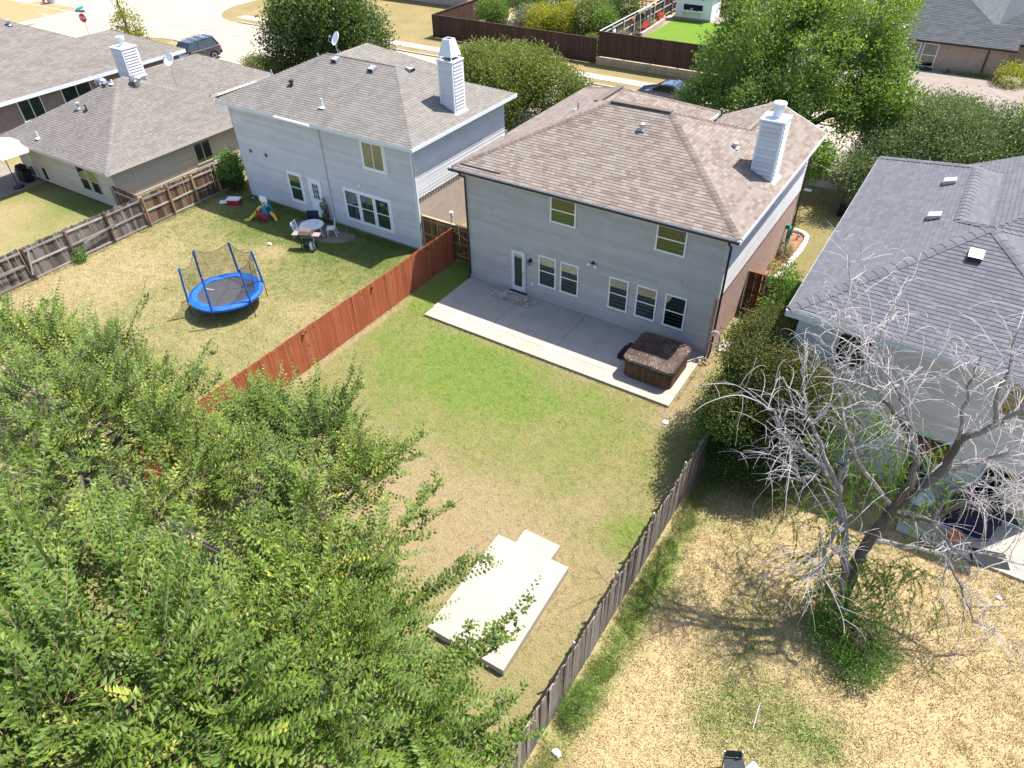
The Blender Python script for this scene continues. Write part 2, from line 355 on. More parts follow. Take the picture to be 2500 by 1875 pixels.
# ---------------------------------------------------------------- roofs
def clip(poly, a, b, c):
    """keep the part of a convex polygon where a*x+b*y+c >= 0"""
    out = []
    for i in range(len(poly)):
        p, q = poly[i], poly[(i+1) % len(poly)]
        dp, dq = a*p[0]+b*p[1]+c, a*q[0]+b*q[1]+c
        if dp >= 0: out.append(p)
        if (dp >= 0) != (dq >= 0):
            t = dp/(dp-dq); out.append((p[0]+(q[0]-p[0])*t, p[1]+(q[1]-p[1])*t))
    return out
def area(p): return abs(sum(p[i][0]*p[(i+1) % len(p)][1]-p[(i+1) % len(p)][0]*p[i][1] for i in range(len(p))))/2 if len(p) > 2 else 0
class Roof:
    """blocks: (x0,x1,y0,y1,z,slope,gables) ; gables is a string of the sides W E S N that have no slope"""
    def __init__(s, blocks):
        s.B = []
        for x0, x1, y0, y1, z, k, g in blocks:
            pl = []
            if 'W' not in g: pl.append((k, 0, z-k*x0))
            if 'E' not in g: pl.append((-k, 0, z+k*x1))
            if 'S' not in g: pl.append((0, k, z-k*y0))
            if 'N' not in g: pl.append((0, -k, z+k*y1))
            s.B.append(((x0, x1, y0, y1, z, k, g), pl))
    def h(s, x, y):
        best = -1e9
        for (x0, x1, y0, y1, z, k, g), pl in s.B:
            if x0-1e-6 <= x <= x1+1e-6 and y0-1e-6 <= y <= y1+1e-6: best = max(best, min(a*x+b*y+c for a, b, c in pl))
        return best
    def facets(s):
        out = {}
        for i, (R, pl) in enumerate(s.B):
            x0, x1, y0, y1 = R[:4]
            for j, P in enumerate(pl):
                poly = [(x0, y0), (x1, y0), (x1, y1), (x0, y1)]
                for k, Q in enumerate(pl):
                    if k != j: poly = clip(poly, Q[0]-P[0], Q[1]-P[1], Q[2]-P[2])
                if area(poly) < 1e-3: continue
                pieces = [poly]
                for m, (R2, pl2) in enumerate(s.B):
                    if m == i: continue
                    eps = 1e-4 if m < i else -1e-4
                    hp = [(1, 0, -R2[0]), (-1, 0, R2[1]), (0, 1, -R2[2]), (0, -1, R2[3])]
                    hp += [(Q[0]-P[0], Q[1]-P[1], Q[2]-P[2]+eps) for Q in pl2]
                    new = []
                    for pc in pieces:
                        rest = pc
                        for a, b, c in hp:
                            o = clip(rest, -a, -b, -c)
                            if area(o) > 1e-3: new.append(o)
                            rest = clip(rest, a, b, c)
                            if area(rest) < 1e-3: break
                    pieces = new
                key = (round(P[0], 4), round(P[1], 4), round(P[2], 3))
                out.setdefault(key, []).extend(pieces)
        return out
SH_MESH = {}
def shingle_unit(mat):
    if mat.name not in SH_MESH:
        L = []
        for k in range(8):
            m = MB(); t = [.08, .22, .36, .48, .58, .7, .82, .95][k]; H = .016
            m.v = [(0, 0, 0), (1, 0, 0), (0, 0, H), (1, 0, H), (0, 1.12, .001), (1, 1.12, .001)]
            m.f = [(0, 1, 3, 2), (2, 3, 5, 4), (0, 2, 4), (1, 5, 3)]; m.t = [t]*4
            me = m.mesh('shingle'); me.materials.append(mat); L.append(me)
        SH_MESH[mat.name] = L
    return SH_MESH[mat.name]
def shingles(house, roof, mat, e=.15, wmin=.16, wmax=.42, n_parts=0, focus=None, seed=1, only=None, lift=.012):
    rr = random.Random(seed); items = []
    for (a, b, c), polys in roof.facets().items():
        g = math.hypot(a, b)
        if g < 1e-6 or not polys: continue
        up = (a/g, b/g); al = (up[1], -up[0]); cs = 1/math.sqrt(1+g*g)   # up-slope and along-slope in plan
        if only and not only(up): continue
        pu = [[(p[0]*al[0]+p[1]*al[1], p[0]*up[0]+p[1]*up[1]) for p in poly] for poly in polys]
        v0 = min(q[1] for P in pu for q in P); v1 = max(q[1] for P in pu for q in P)
        u0 = min(q[0] for P in pu for q in P); u1 = max(q[0] for P in pu for q in P)
        ep = e*cs; n = int((v1-v0)/ep)+1
        for r in range(n):
            vv = v0+r*ep; vm = vv+ep*.5
            cuts = [u0-rr.random()*wmax]
            while cuts[-1] < u1: cuts.append(cuts[-1]+rr.uniform(wmin, wmax))
            tin = [rr.randrange(8) for _ in cuts]
            for P in pu:
                xs = []
                for i in range(len(P)):
                    p, q = P[i], P[(i+1) % len(P)]
                    if (p[1] <= vm) != (q[1] <= vm): t = (vm-p[1])/(q[1]-p[1]); xs.append(p[0]+(q[0]-p[0])*t)
                if len(xs) < 2: continue
                lo, hi = min(xs), max(xs)
                for i in range(len(cuts)-1):
                    s0, s1 = max(cuts[i], lo), min(cuts[i+1], hi)
                    if s1-s0 < .02: continue
                    x = al[0]*s0+up[0]*vv; y = al[1]*s0+up[1]*vv
                    items.append((x, y, a*x+b*y+c+lift, s1-s0, tin[i], al, up, g, cs))
    units = shingle_unit(mat); chosen = set()
    def local(it):
        x, y, z, w, ti, al, up, g, cs = it
        # x axis along, y axis up the slope, z normal
        ax = Vector((al[0], al[1], 0)); ay = Vector((up[0], up[1], g))*cs; az = ax.cross(ay)
        if az.z < 0: az = -az
        return x, y, z, w, ti, ax, ay, az
    if n_parts:
        F = Vector(focus); order = sorted(range(len(items)), key=lambda i: (Vector(items[i][:3])-F).length/ max(.12, items[i][3]))[:n_parts]
        chosen = set(order); base = WM[house].inverted()
        for i in order:
            x, y, z, w, ti, ax, ay, az = local(items[i])
            w -= .006
            Mx = Matrix(((ax.x*w, ay.x*e, az.x, x), (ax.y*w, ay.y*e, az.y, y), (ax.z*w, ay.z*e, az.z, z), (0, 0, 0, 1)))
            if ax.cross(ay).z < 0: pass
            o = bpy.data.objects.new('shingle', units[ti]); COL.objects.link(o); o.parent = house; o.matrix_local = base @ Mx
    V = []; Fc = []; tn = []
    rest = [it for i, it in enumerate(items) if i not in chosen]
    T8 = [.08, .22, .36, .48, .58, .7, .82, .95]
    N = len(rest); V = np.zeros((N, 6, 3)); tn = np.zeros((N, 2)); ih = WM[house].inverted().translation
    for i, it in enumerate(rest):
        x, y, z, w, ti, ax, ay, az = local(it); w -= .006; o = Vector((x, y, z))+ih; A = ax*w; U = ay*e*1.12; Hh = az*.016
        V[i] = (o, o+A, o+Hh, o+A+Hh, o+U, o+A+U); tn[i] = T8[ti]
    b = (np.arange(N)*6)[:, None, None]
    F = (np.array([[0, 1, 3, 2], [2, 3, 5, 4]])[None]+b).reshape(-1, 4)
    me = npmesh('shingle', V.reshape(-1, 3), F, tn.ravel()); me.materials.append(mat)
    o = link('shingle', me, WM[house].copy(), house); o['kind'] = 'stuff'
    return len(items)
def roof_deck(house, roof, deck_mat, trim_mat, fasc=.16, soff_mat=None, inset=.42):
    ih = WM[house].inverted().translation
    m = MB()
    for (a, b, c), polys in roof.facets().items():
        for P in polys: m.poly([Vector((x, y, a*x+b*y+c))+ih for x, y in P])
    part('roof', m, deck_mat, house)
    f = MB(); s = MB()
    for i, ((x0, x1, y0, y1, z, k, g), pl) in enumerate(roof.B):
        zz = z-fasc+.004*i
        s.poly([Vector(p)+ih for p in ((x0+.01, y0+.01, zz), (x0+.01, y1-.01, zz), (x1-.01, y1-.01, zz), (x1-.01, y0+.01, zz))])
        for side, (p, q) in dict(S=((x0, y0), (x1, y0)), N=((x1, y1), (x0, y1)), W=((x0, y1), (x0, y0)), E=((x1, y0), (x1, y1))).items():
            # cut the parts that run inside another block
            ts = [(0., 1.)]
            for j, ((a0, a1, b0, b1, *_), _) in enumerate(roof.B):
                if j == i: continue
                def cut(lo, hi, ts): return [t for a, b in ts for t in ((a, min(b, lo)), (max(a, hi), b)) if t[1]-t[0] > 1e-3]
                if side in 'SN':
                    yy = p[1]
                    if b0-1e-6 < yy < b1+1e-6 and not (abs(yy-(b0 if side == 'S' else b1)) < 1e-6 and j > i):
                        t0 = (a0-p[0])/(q[0]-p[0]); t1 = (a1-p[0])/(q[0]-p[0]); ts = cut(min(t0, t1), max(t0, t1), ts)
                else:
                    xx = p[0]
                    if a0-1e-6 < xx < a1+1e-6 and not (abs(xx-(a0 if side == 'W' else a1)) < 1e-6 and j > i):
                        t0 = (b0-p[1])/(q[1]-p[1]); t1 = (b1-p[1])/(q[1]-p[1]); ts = cut(min(t0, t1), max(t0, t1), ts)
            for t0, t1 in ts:
                A = Vector((p[0]+(q[0]-p[0])*t0, p[1]+(q[1]-p[1])*t0, 0)); B = Vector((p[0]+(q[0]-p[0])*t1, p[1]+(q[1]-p[1])*t1, 0))
                d = (B-A).normalized(); n = Vector((d.y, -d.x, 0)); e = .012
                if side not in g:
                    A0 = A-n*.002; B0 = B-n*.002
                    P4 = [A0, B0, B0+n*(e+.012), A0+n*(e+.012)]
                    f.extrude([((v+ih).x, (v+ih).y) for v in P4], z-fasc+ih.z-.003, z+ih.z+.006)
                else:
                    # sloped rake board and the gable wall behind it
                    mid = (x0+x1)/2 if side in 'SN' else (y0+y1)/2
                    Cc = Vector((mid, p[1], 0)) if side in 'SN' else Vector((p[0], mid, 0))
                    zr = roof.h(Cc.x, Cc.y)
                    for E0 in (A, B):
                        f.bar(Vector((E0.x, E0.y, z-.06))+n*.015+ih, Vector((Cc.x, Cc.y, zr-.06))+n*.015+ih, .03, .16)
                    w0 = A-n*inset; w1 = B-n*inset; wc = Cc-n*inset
                    s.poly([w0+Vector((0, 0, z-fasc))+ih, w1+Vector((0, 0, z-fasc))+ih, wc+Vector((0, 0, zr-.04))+ih])
    part('fascia', f, trim_mat, house); part('soffit', s, soff_mat or trim_mat, house)
def caps(house, roof, segs, mat, step=.2, w=.15, n_max=260, up=.035):
    """overlapping cap tiles along ridges and hips"""
    ih = WM[house].inverted().translation; rr = random.Random(3)
    for (p, q) in segs:
        p = Vector(p); q = Vector(q); L = (q-p).length; d = (q-p)/L; n = Vector((-d.y, d.x)); N = int(L/step)
        for i in range(N):
            a = p+d*(L*i/N); b = p+d*(L*(i+1.25)/N)
            if (b-p).length > L: b = q.copy()
            ra = up+.012; rb = up-.006
            P = []
            for c_, r_ in ((a, ra), (b, rb)):
                row = []
                for s_ in (-w, -w*.35, w*.35, w):
                    x, y = c_.x+n.x*s_, c_.y+n.y*s_
                    hz = roof.h(x, y)
                    if hz < -1e8: hz = roof.h(c_.x, c_.y)-.42*abs(s_)
                    row.append(Vector((x, y, hz+(r_ if abs(s_) < w*.6 else r_*.8)))+ih)
                P.append(row)
            t = rr.random(); m = MB()
            for k in range(3):
                m.quad(P[0][k], P[0][k+1], P[1][k+1], P[1][k], t)
                m.quad(P[0][k]-Vector((0, 0, .03)), P[0][k+1]-Vector((0, 0, .03)), P[0][k+1], P[0][k], t)
            part('ridge_cap', m, mat, house)
# ---------------------------------------------------------------- walls
def wallframe(ox, oy, oz, d):
    """local x along the wall, y into the house, z up"""
    u = {'S': (1, 0), 'E': (0, 1), 'N': (-1, 0), 'W': (0, -1)}[d]
    return Matrix(((u[0], -u[1], 0, ox), (u[1], u[0], 0, oy), (0, 0, 1, oz), (0, 0, 0, 1)))
BOARD = {}
def siding(house, F, L, z0, z1, mat, e=.17, depth=.028, split=4.2, seed=0, name='siding_board', stuff=False, gap=.013, joint=None):
    rr = random.Random(seed); n = max(1, round((z1-z0)/e)); e = (z1-z0)/n
    def unit(x0, x1, z, m=None):
        m = m or MB(); b = len(m.v)
        m.v += [(x0, -depth, z), (x1, -depth, z), (x0, -.002, z), (x1, -.002, z), (x0, -.006, z+e-gap), (x1, -.006, z+e-gap)]
        m.f += [(0+b, 1+b, 5+b, 4+b), (2+b, 3+b, 1+b, 0+b), (0+b, 4+b, 2+b), (1+b, 3+b, 5+b)]; m.t += [.5]*4
        return m
    back = MB(); back.box(0, L, 0, .1, z0, z1); part('wall', back, joint or M['lap_shade_wall'], house, WM[house].inverted() @ F)  # darkened backing shows through the board gaps as painted lap shadow
    if stuff:
        m = MB()
        for r in range(n): unit(0, L, z0+r*e, m)
        part(name, m, mat, house, WM[house].inverted() @ F, kind='stuff'); return
    for r in range(n):
        cuts = [0.]; x = rr.uniform(.6, split)
        while x < L-.5: cuts.append(x); x += rr.uniform(split*.7, split*1.3)
        cuts.append(L)
        for a, b in zip(cuts, cuts[1:]):
            part(name, unit(a, b-.006, z0+r*e), mat, house, WM[house].inverted() @ F)
def window(house, F, u0, u1, z0, z1, frame, kind='hung', blinds=0, fw=.055, proud=.06, glass=None, low=None, name='window', deep=.005, seed=0):
    """frame with two panes standing on the siding; kind hung = rail across, slide = rail upright"""
    rr = random.Random(seed*7+1); glass = glass or M['glass']; b = -proud; m = MB()
    m.box(u0, u1, b, deep, z1-fw, z1); m.box(u0-.02, u1+.02, b-.015, deep, z0, z0+fw)
    m.box(u0, u0+fw, b, deep, z0+fw, z1-fw); m.box(u1-fw, u1, b, deep, z0+fw, z1-fw)
    zm = (z0+z1)/2; um = (u0+u1)/2
    if kind == 'hung': m.box(u0+fw, u1-fw, b+.006, -.024, zm-.022, zm+.022)
    elif kind == 'slide': m.box(um-.022, um+.022, b+.006, -.024, z0+fw, z1-fw)
    w = part(name, m, frame, house, WM[house].inverted() @ F)
    back = MB(); back.box(u0+fw, u1-fw, -.022, -.020, z0+fw, z1-fw); part('room', back, low or M['room_dark'], w)
    rects = [(u0+fw, u1-fw, zm+.022, z1-fw, 0), (u0+fw, u1-fw, z0+fw, zm-.022, .008)] if kind == 'hung' else ([(u0+fw, um-.022, z0+fw, z1-fw, .008), (um+.022, u1-fw, z0+fw, z1-fw, 0)] if kind == 'slide' else [(u0+fw, u1-fw, z0+fw, z1-fw, 0)])
    for i, (a, c, d, e, k) in enumerate(rects):
        g = MB(); g.box(a, c, b+.014+k, b+.018+k, d, e); part('pane', g, glass, w)
    if blinds:
        s = MB(); zt = z1-fw-.02; zb = z1-fw-(z1-z0-2*fw)*blinds; z = zt
        while z > zb: s.box(u0+fw+.01, u1-fw-.01, -.032, -.0285, z-.028, z-.004); z -= .034
        part('blind', s, M['blind'], w, kind='stuff')
    return w
def fence(name, label, p0, p1, H, mat, rails, rail_side=1, rail_mat=None, pw=.14, gap=.006, post_step=2.4, post_mat=None, post='wood', jitter=.02, joined=False, z=0., top_cap=False, group=None, seed=0, post_h=None, rail_stuff=False, lean=.01, metal_side=None, cat='fence', dogear=False):
    rr = random.Random(seed+5); p0 = Vector(p0); p1 = Vector(p1); d = p1-p0; L = d.length; d /= L
    root = thing(name, label, cat, (p0.x, p0.y, z), math.atan2(d.y, d.x), group)
    n = int(L/(pw+gap)); j = MB(); pm = {}
    for i in range(n):
        x = i*(pw+gap); h = H+rr.uniform(-jitter, jitter)+.012*math.sin(x*.9); th = .018
        oy = rr.uniform(-.004, .004)
        if joined: j.box(x, x+pw, oy-th/2, oy+th/2, .03, h, rr.random()); continue
        k = rr.randrange(6)
        if k not in pm:
            m = MB(); t = rr.random()
            if dogear: m.extrude([(0, 0), (1, 0), (1, .978), (.8, 1), (.2, 1), (0, .978)], -.009, .009, t, Matrix.Rotation(math.pi/2, 4, 'X'))
            else: m.box(0, 1, -.009, .009, 0, 1, t)
            me = m.mesh('picket'); me.materials.append(mat); pm[k] = me
        o = bpy.data.objects.new('picket', pm[k]); COL.objects.link(o); o.parent = root
        Mx = Matrix.Translation((x, oy, .03)) @ Matrix.Rotation(rr.uniform(-lean, lean), 4, 'Y') @ Matrix.Rotation(rr.uniform(-lean, lean), 4, 'X') @ Matrix.Diagonal((pw, 1, h-.03, 1))
        o.matrix_local = Mx
    if joined: part('picket', j, mat, root, kind='stuff')
    ys = -rail_side*.035; step = post_step; k = max(1, round(L/step)); step = L/k
    for q in range(k):
        for rz in rails:
            dz = rr.uniform(-.03, .03) if jitter > .015 else 0
            m = MB(); m.bar((q*step, ys, rz+dz), ((q+1)*step-.01, ys, rz+rr.uniform(-.02, .02)), .038, .085, rr.random()); part('rail', m, rail_mat or mat, root)
    for q in range(k+1):
        m = MB(); x = q*step
        if post == 'wood': m.box(x-.045, x+.045, ys-rail_side*.065-.045, ys-rail_side*.065+.045, 0, (post_h or H-.05), rr.random())
        else:
            yy = ys*1.9; m.tube([(x, yy, 0), (x, yy, (post_h or H+.05))], .03, 8); m.lathe([(.036, 0), (.036, .03), (.02, .055)], 8, (x, yy, (post_h or H+.05)))
        part('post', m, post_mat or rail_mat or mat, root)
    if top_cap:
        m = MB(); m.box(-.03, L+.03, -.06, .06, H+.01, H+.045); part('cap_rail', m, rail_mat or mat, root)
    return root
# ---------------------------------------------------------------- foliage
def unit(v): return v/np.maximum(np.linalg.norm(v, axis=-1, keepdims=True), 1e-9)
def leafmesh(name, P, D, S, L, W, tint, fold=.25):
    """P base, D direction, S sideways (n,3); L, W (n,)"""
    D = unit(D); S = unit(S-D*np.sum(S*D, -1, keepdims=True)); Nn = np.cross(D, S)
    L = np.broadcast_to(L, len(P))[:, None]; W = np.broadcast_to(W, len(P))[:, None]
    V = np.stack([P, P+D*L*.45+S*W*.5+Nn*W*fold, P+D*L-Nn*L*.08, P+D*L*.45-S*W*.5+Nn*W*fold], 1)
    b = (np.arange(len(P))*4)[:, None, None]
    F = (np.array([[0, 1, 2], [0, 2, 3]])[None]+b).reshape(-1, 3)
    return npmesh(name, V.reshape(-1, 3), F, np.repeat(tint, 2))
def gapnoise(P, f, seed):
    r = np.random.RandomState(seed); v = 0
    for k in range(5):
        w = r.randn(3)*f*(1+.5*k); v = v+np.sin(P@w+r.rand()*6.28)/(1+.4*k)
    return v/2.6
def crown_leaves(lobes, n_cl, per, L, W, seed=0, sig=.22, gap=-.35, gf=1.6, tmean=.5, tip=.0, up=.5, drop_bottom=.0, shell=.45):
    r = np.random.RandomState(seed); lo = np.array([l[:3] for l in lobes]); ra = np.array([(l[3], l[4] if len(l) > 4 else l[3], l[5] if len(l) > 5 else (l[4] if len(l) > 4 else l[3])) for l in lobes], float)
    pr = (ra[:, 0]*ra[:, 1])**.9; pr /= pr.sum(); k = r.choice(len(lobes), n_cl, p=pr)
    d = unit(r.randn(n_cl, 3)); rad = 1-shell*r.rand(n_cl)**1.6
    C = lo[k]+d*ra[k]*rad[:, None]
    C += r.randn(n_cl, 3)*.05*ra[k]
    g = gapnoise(C, gf, seed+9); keep = (g > gap) & (d[:, 2] > -1+drop_bottom); C = C[keep]; d = d[keep]; g = g[keep]; n = len(C)
    outd = unit(d+np.array([0, 0, up])); P = np.repeat(C, per, 0)+r.randn(n*per, 3)*sig*np.array([1, 1, .75])
    D = unit(np.repeat(outd, per, 0)*.7+r.randn(n*per, 3)*.75); S = r.randn(n*per, 3); S[:, 2] *= .45
    ct = np.repeat(r.rand(n), per); t = tmean+.30*(ct-.5)+.28*(r.rand(n*per)-.5)+.12*np.repeat(g, per)
    if tip: t = t+tip*np.clip((P-np.repeat(lo.mean(0)[None], n*per, 0))[:, 2]/ra[:, 2].max(), -.5, 1)
    s = r.uniform(.7, 1.2, n*per)
    return P, D, S, L*s, W*s, np.clip(t, 0, 1)
def limbs(m, base, lobes, r0, seed=0, n_sub=5, sag=0., sides=7, trunk_h=1.2, rmin=.012):
    rr = random.Random(seed); b = Vector(base); f = b+Vector((rr.uniform(-.1, .1), rr.uniform(-.1, .1), trunk_h))
    for l in lobes:
        c = Vector(l[:3]); d = c-f; n = d.cross(Vector((0, 0, 1)));
        if n.length < 1e-3: n = Vector((1, 0, 0))
        n.normalize(); P = []; R = []
        for i in range(7):
            t = i/6; p = f.lerp(c, t)+Vector((0, 0, 1))*math.sin(t*math.pi)*(d.length*.10)+n*rr.uniform(-.06, .06)*d.length
            P.append(p); R.append(max(rmin, r0*.55*(1-t)**.8+.02))
        P[0] = f; m.tube(P, R, sides)
        for k in range(n_sub):
            i = rr.randrange(2, 7); q = P[i]; e = c+Vector((rr.gauss(0, 1), rr.gauss(0, 1), rr.gauss(0, .8))).normalized()*l[3]*.85
            mid = q.lerp(e, .5)+Vector((rr.uniform(-.2, .2), rr.uniform(-.2, .2), rr.uniform(0, .3)))*l[3]*.4
            m.tube([q, mid, e], [R[i]*.5, R[i]*.3+.004, .006], 4, False)
    return f
def tree(name, label, base, lobes, leaf, n_cl, per, L, W, r0=.16, cat='tree', trunk_h=1.2, group=None, bark=None, extra=None, sub=5, **kw):
    root = thing(name, label, cat, base, 0, group); inv = WM[root].inverted()
    m = MB(); rr = random.Random(int(abs(base[0])*10)); f = limbs(m, base, lobes, r0, 3, sub, trunk_h=trunk_h)
    m.tube([Vector(base)+Vector((0, 0, -.05)), Vector(base).lerp(f, .3), f], [r0*1.35, r0, r0*.8], 9)
    part('trunk', m, bark or M['bark'], root, inv)
    P, D, S, LL, WW, t = crown_leaves(lobes, n_cl, per, L, W, **kw)
    me = leafmesh('crown', P, D, S, LL, WW, t); me.materials.append(leaf); link('crown', me, Matrix.Identity(4), root)
    if extra: extra(root, inv)
    return root
def blob_plant(name, label, c, r, leaf, n=120, per=6, L=.09, W=.04, cat='shrub', seed=0, rz=None, group=None, stem=.02, **kw):
    return tree(name, label, (c[0], c[1], c[3] if len(c) > 3 else 0), [(c[0], c[1], c[2], r, r, rz or r)], leaf, n, per, L, W, r0=stem, cat=cat, trunk_h=max(.05, c[2]*.5), group=group, seed=seed, sub=8, sig=r*.2, **kw)
def tufts(name, poly_fn, n, bbox, h, mat, seed=0, w=.006, lean=.7, clump=0, cs=.06, z=.0, tm=.5):
    """short blades standing and lying in the turf"""
    r = np.random.RandomState(seed); x0, x1, y0, y1 = bbox
    if clump:
        c = np.stack([r.uniform(x0, x1, n//clump), r.uniform(y0, y1, n//clump)], 1); xy = np.repeat(c, clump, 0)+r.randn(len(c)*clump, 2)*cs; ct = np.repeat(r.rand(len(c)), clump)
    else: xy = np.stack([r.uniform(x0, x1, n), r.uniform(y0, y1, n)], 1); ct = r.rand(n)
    k = poly_fn(xy[:, 0], xy[:, 1]); xy = xy[k]; ct = ct[k]; n = len(xy)
    a = r.uniform(0, 6.283, n); ln = r.uniform(.2, 1, n)*lean; hh = h*r.uniform(.5, 1.3, n)
    base = np.column_stack([xy, np.full(n, z)]); D = np.column_stack([np.cos(a)*ln, np.sin(a)*ln, np.sqrt(1-np.minimum(ln, .98)**2)])
    S = np.column_stack([-np.sin(a), np.cos(a), np.zeros(n)])*w
    V = np.stack([base-S, base+S, base+D*hh[:, None]], 1); F = np.arange(n*3).reshape(-1, 3)
    me = npmesh(name, V.reshape(-1, 3), F, np.clip(tm+(ct-.5)*.7+(r.rand(n)-.5)*.4, 0, 1)); me.materials.append(mat)
    return me
# ================================================================= ground, roads, paths
def sheet(name, x0, x1, y0, y1, z, mat, kind='structure'):
    m = MB(); m.quad((x0, y0, z), (x1, y0, z), (x1, y1, z), (x0, y1, z)); o = link(name, m.mesh(name), None, None, mat); o['kind'] = kind; return o
def slab(name, x0, x1, y0, y1, z0, z1, mat, bevel=.0):
    m = MB(); m.box(x0, x1, y0, y1, z0, z1); return m
dry = (.40, .285, .150); tan2 = (.34, .25, .125); grn = (.15, .185, .045); lush = (.085, .165, .022)
sheet('ground', -700, 700, -700, 700, -.004, grass_mat('ground_grass', dry, (.21, .19, .07), grn, bias=.42, nscale=.3))
# main yard lawn: green near the patio, straw coloured further back
LAWN = dict(dry=(.385, .290, .175), green=(.245, .242, .085), lush=(.155, .245, .040), masks=((4.2, -5.6, 4.4, 2.2, .30), (7.5, -8.6, 3.5, 2.0, .12), (4, -12.5, 4.5, 2.2, -.16), (9.4, -5.3, 2.2, 1.0, .10), (12.9, -9.9, .8, .9, .30), (2.5, -8.5, 3.2, 3.2, .12), (9.0, -12.5, 5, 2.6, -.24), (12.3, -4.2, 1.2, 2.6, .16), (-.6, -1.2, 1.0, 3.2, .42), (11.95, -3.9, .55, 1.3, -.38), (11.95, -1.2, .22, 1.8, -.3), (-1.38, -7.5, .16, 6.5, -.35), (6, -3.9, 6, .12, -.12), (6.2, -12.2, 1.3, 1.1, -.12)), bias=.50, nscale=.55)
sheet('lawn', -1.6, 13.75, -22, 12, 0, grass_mat('lawn_grass', **LAWN))
NL = dict(dry=(.44, .345, .19), green=(.215, .225, .075), lush=(.10, .155, .032), masks=((-9, -.6, 9, 2.1, .34), (-6, -3.6, 4, 1.6, .12), (-16, -9.5, 3, 3.5, -.22), (-10.3, -3.2, 1.0, .8, -.35), (-5.2, -6.6, 1.2, .8, -.15), (-12.5, -2.9, 3.2, 1.0, .10)), bias=.45, nscale=.45, dirtamt=.35, dirt=(.42, .29, .17))
sheet('neighbour_lawn', -18.1, -1.6, -22, 1, 0, grass_mat('neighbour_grass', **NL))
sheet('far_left_lawn', -45, -18.1, -22, 3, 0, grass_mat('far_left_grass', (.42, .32, .17), (.22, .22, .075), (.13, .18, .04), masks=((-24, -5.2, 5, 1.3, .3), (-22, -8, 3, 1.2, .1)), bias=.42, nscale=.4))
RL = dict(dry=(.50, .372, .205), green=(.235, .235, .085), lush=(.13, .19, .040), masks=((14.3, -12.5, .45, 6, .36), (17.6, -13.4, 1.5, 1.3, .22), (17.2, -10.9, .9, .8, .12), (19.5, -12.9, 1.0, .7, .22), (19.4, -9.4, 1.0, 1.0, .25), (15, -4, 2.2, 3, .2), (22, -12, 3.5, 5, -.10), (16, -14.8, 1.2, 2.5, -.14)), bias=.39, nscale=.6, speck=.5, dirtamt=.4, dirt=(.44, .29, .17))
sheet('right_yard', 13.75, 45, -22, 5, 0, grass_mat('right_yard_grass', **RL))
sheet('side_lawn', 11.7, 15.2, 4.1, 18.2, .004, grass_mat('side_grass', (.33, .26, .13), (.20, .185, .07), (.14, .16, .035), bias=.46, nscale=.6))
ROADM = M['road']
sheet('road', -220, 220, 20.7, 28.4, .010, ROADM)
def fillet(name, cx, cy, sx, sy, r=6.):
    m = MB(); P = [(cx, cy, .018)]
    for k in range(9):
        a = math.pi/2*k/8; P.append((cx+sx*(r-r*math.sin(a)), cy+sy*(r-r*math.cos(a)), .018))
    m.poly(P); o = link(name, m.mesh(name), None, None, ROADM); o['kind'] = 'structure'
sheet('cross_street', -68.5, -56.5, -220, 220, .014, ROADM)
for cx, cy, sx, sy in ((-56.5, 20.7, 1, -1), (-56.5, 28.4, 1, 1), (-68.5, 20.7, -1, -1), (-68.5, 28.4, -1, 1)): fillet('road_corner', cx, cy, sx, sy)
m = MB()
for i in range(-14, 22): m.box(i*4.6-.02, i*4.6+.02, 20.7, 28.4, .019, .0195)
m.box(-56, 100, 24.53, 24.57, .0190, .0194); m.box(-62.52, -62.48, 10, 40, .019, .0193)
o = link('road_joints', m.mesh('road_joints'), None, None, M['joint']); o['kind'] = 'structure'
sheet('sidewalk', -56, 100, 18.35, 19.4, .012, M['walk']); sheet('far_sidewalk', -52, 60, 29.8, 31, .012, M['walk'])
sheet('corner_sidewalk', -71.5, -69.6, -40, 27, .013, M['walk'])
m = MB(); m.box(-50, -44.5, 20.5, 20.7, 0, .1); m.box(-37.5, -32.6, 20.5, 20.7, 0, .1); m.box(-26, .9, 20.5, 20.7, 0, .1); m.box(6.1, 60, 20.5, 20.7, 0, .1); m.box(-50, 60, 28.4, 28.6, 0, .1)
o = link('kerb', m.mesh('kerb'), None, None, M['walk']); o['kind'] = 'structure'
for n, a in (('driveway', (-31.8, -26.3, 11.8, 20.7)), ('driveway', (-46, -37.5, 12.5, 20.7)), ('driveway', (1., 6, 11.5, 20.7)), ('driveway', (-13.5, -8.5, 12, 20.7)), ('driveway', (16, 22, 8, 20.7))): sheet(n, *a, .020, M['road'])
sheet('garden_lawn', -10.0, 2.5, 34.2, 48.5, .62, grass_mat('bright_grass', (.22, .27, .05), (.15, .26, .03), (.10, .22, .02), bias=.6, nscale=.4))
m = MB(); m.box(-10.7, 20, 33.62, 60, -.05, .61); o = link('raised_ground', m.mesh('raised_ground'), None, None, M['patio_old']); o['kind'] = 'structure'
sheet('gravel_yard', -27, -10.8, 33.8, 52, .004, plain('gravel_yard', (.42, .33, .25), .95, .1, 0, .3, 1.5, 25, .8))
sheet('mulch', 11.72, 12.35, 6.5, 12.2, .012, plain('mulch', (.22, .12, .075), .95, .1, 0, .4, 4, 30, .9))
sheet('mulch', 9.8, 19.5, 41.4, 43, .012, plain('mulch_red', (.13, .07, .055), .95, .1, 0, .4, 4, 30, .9))

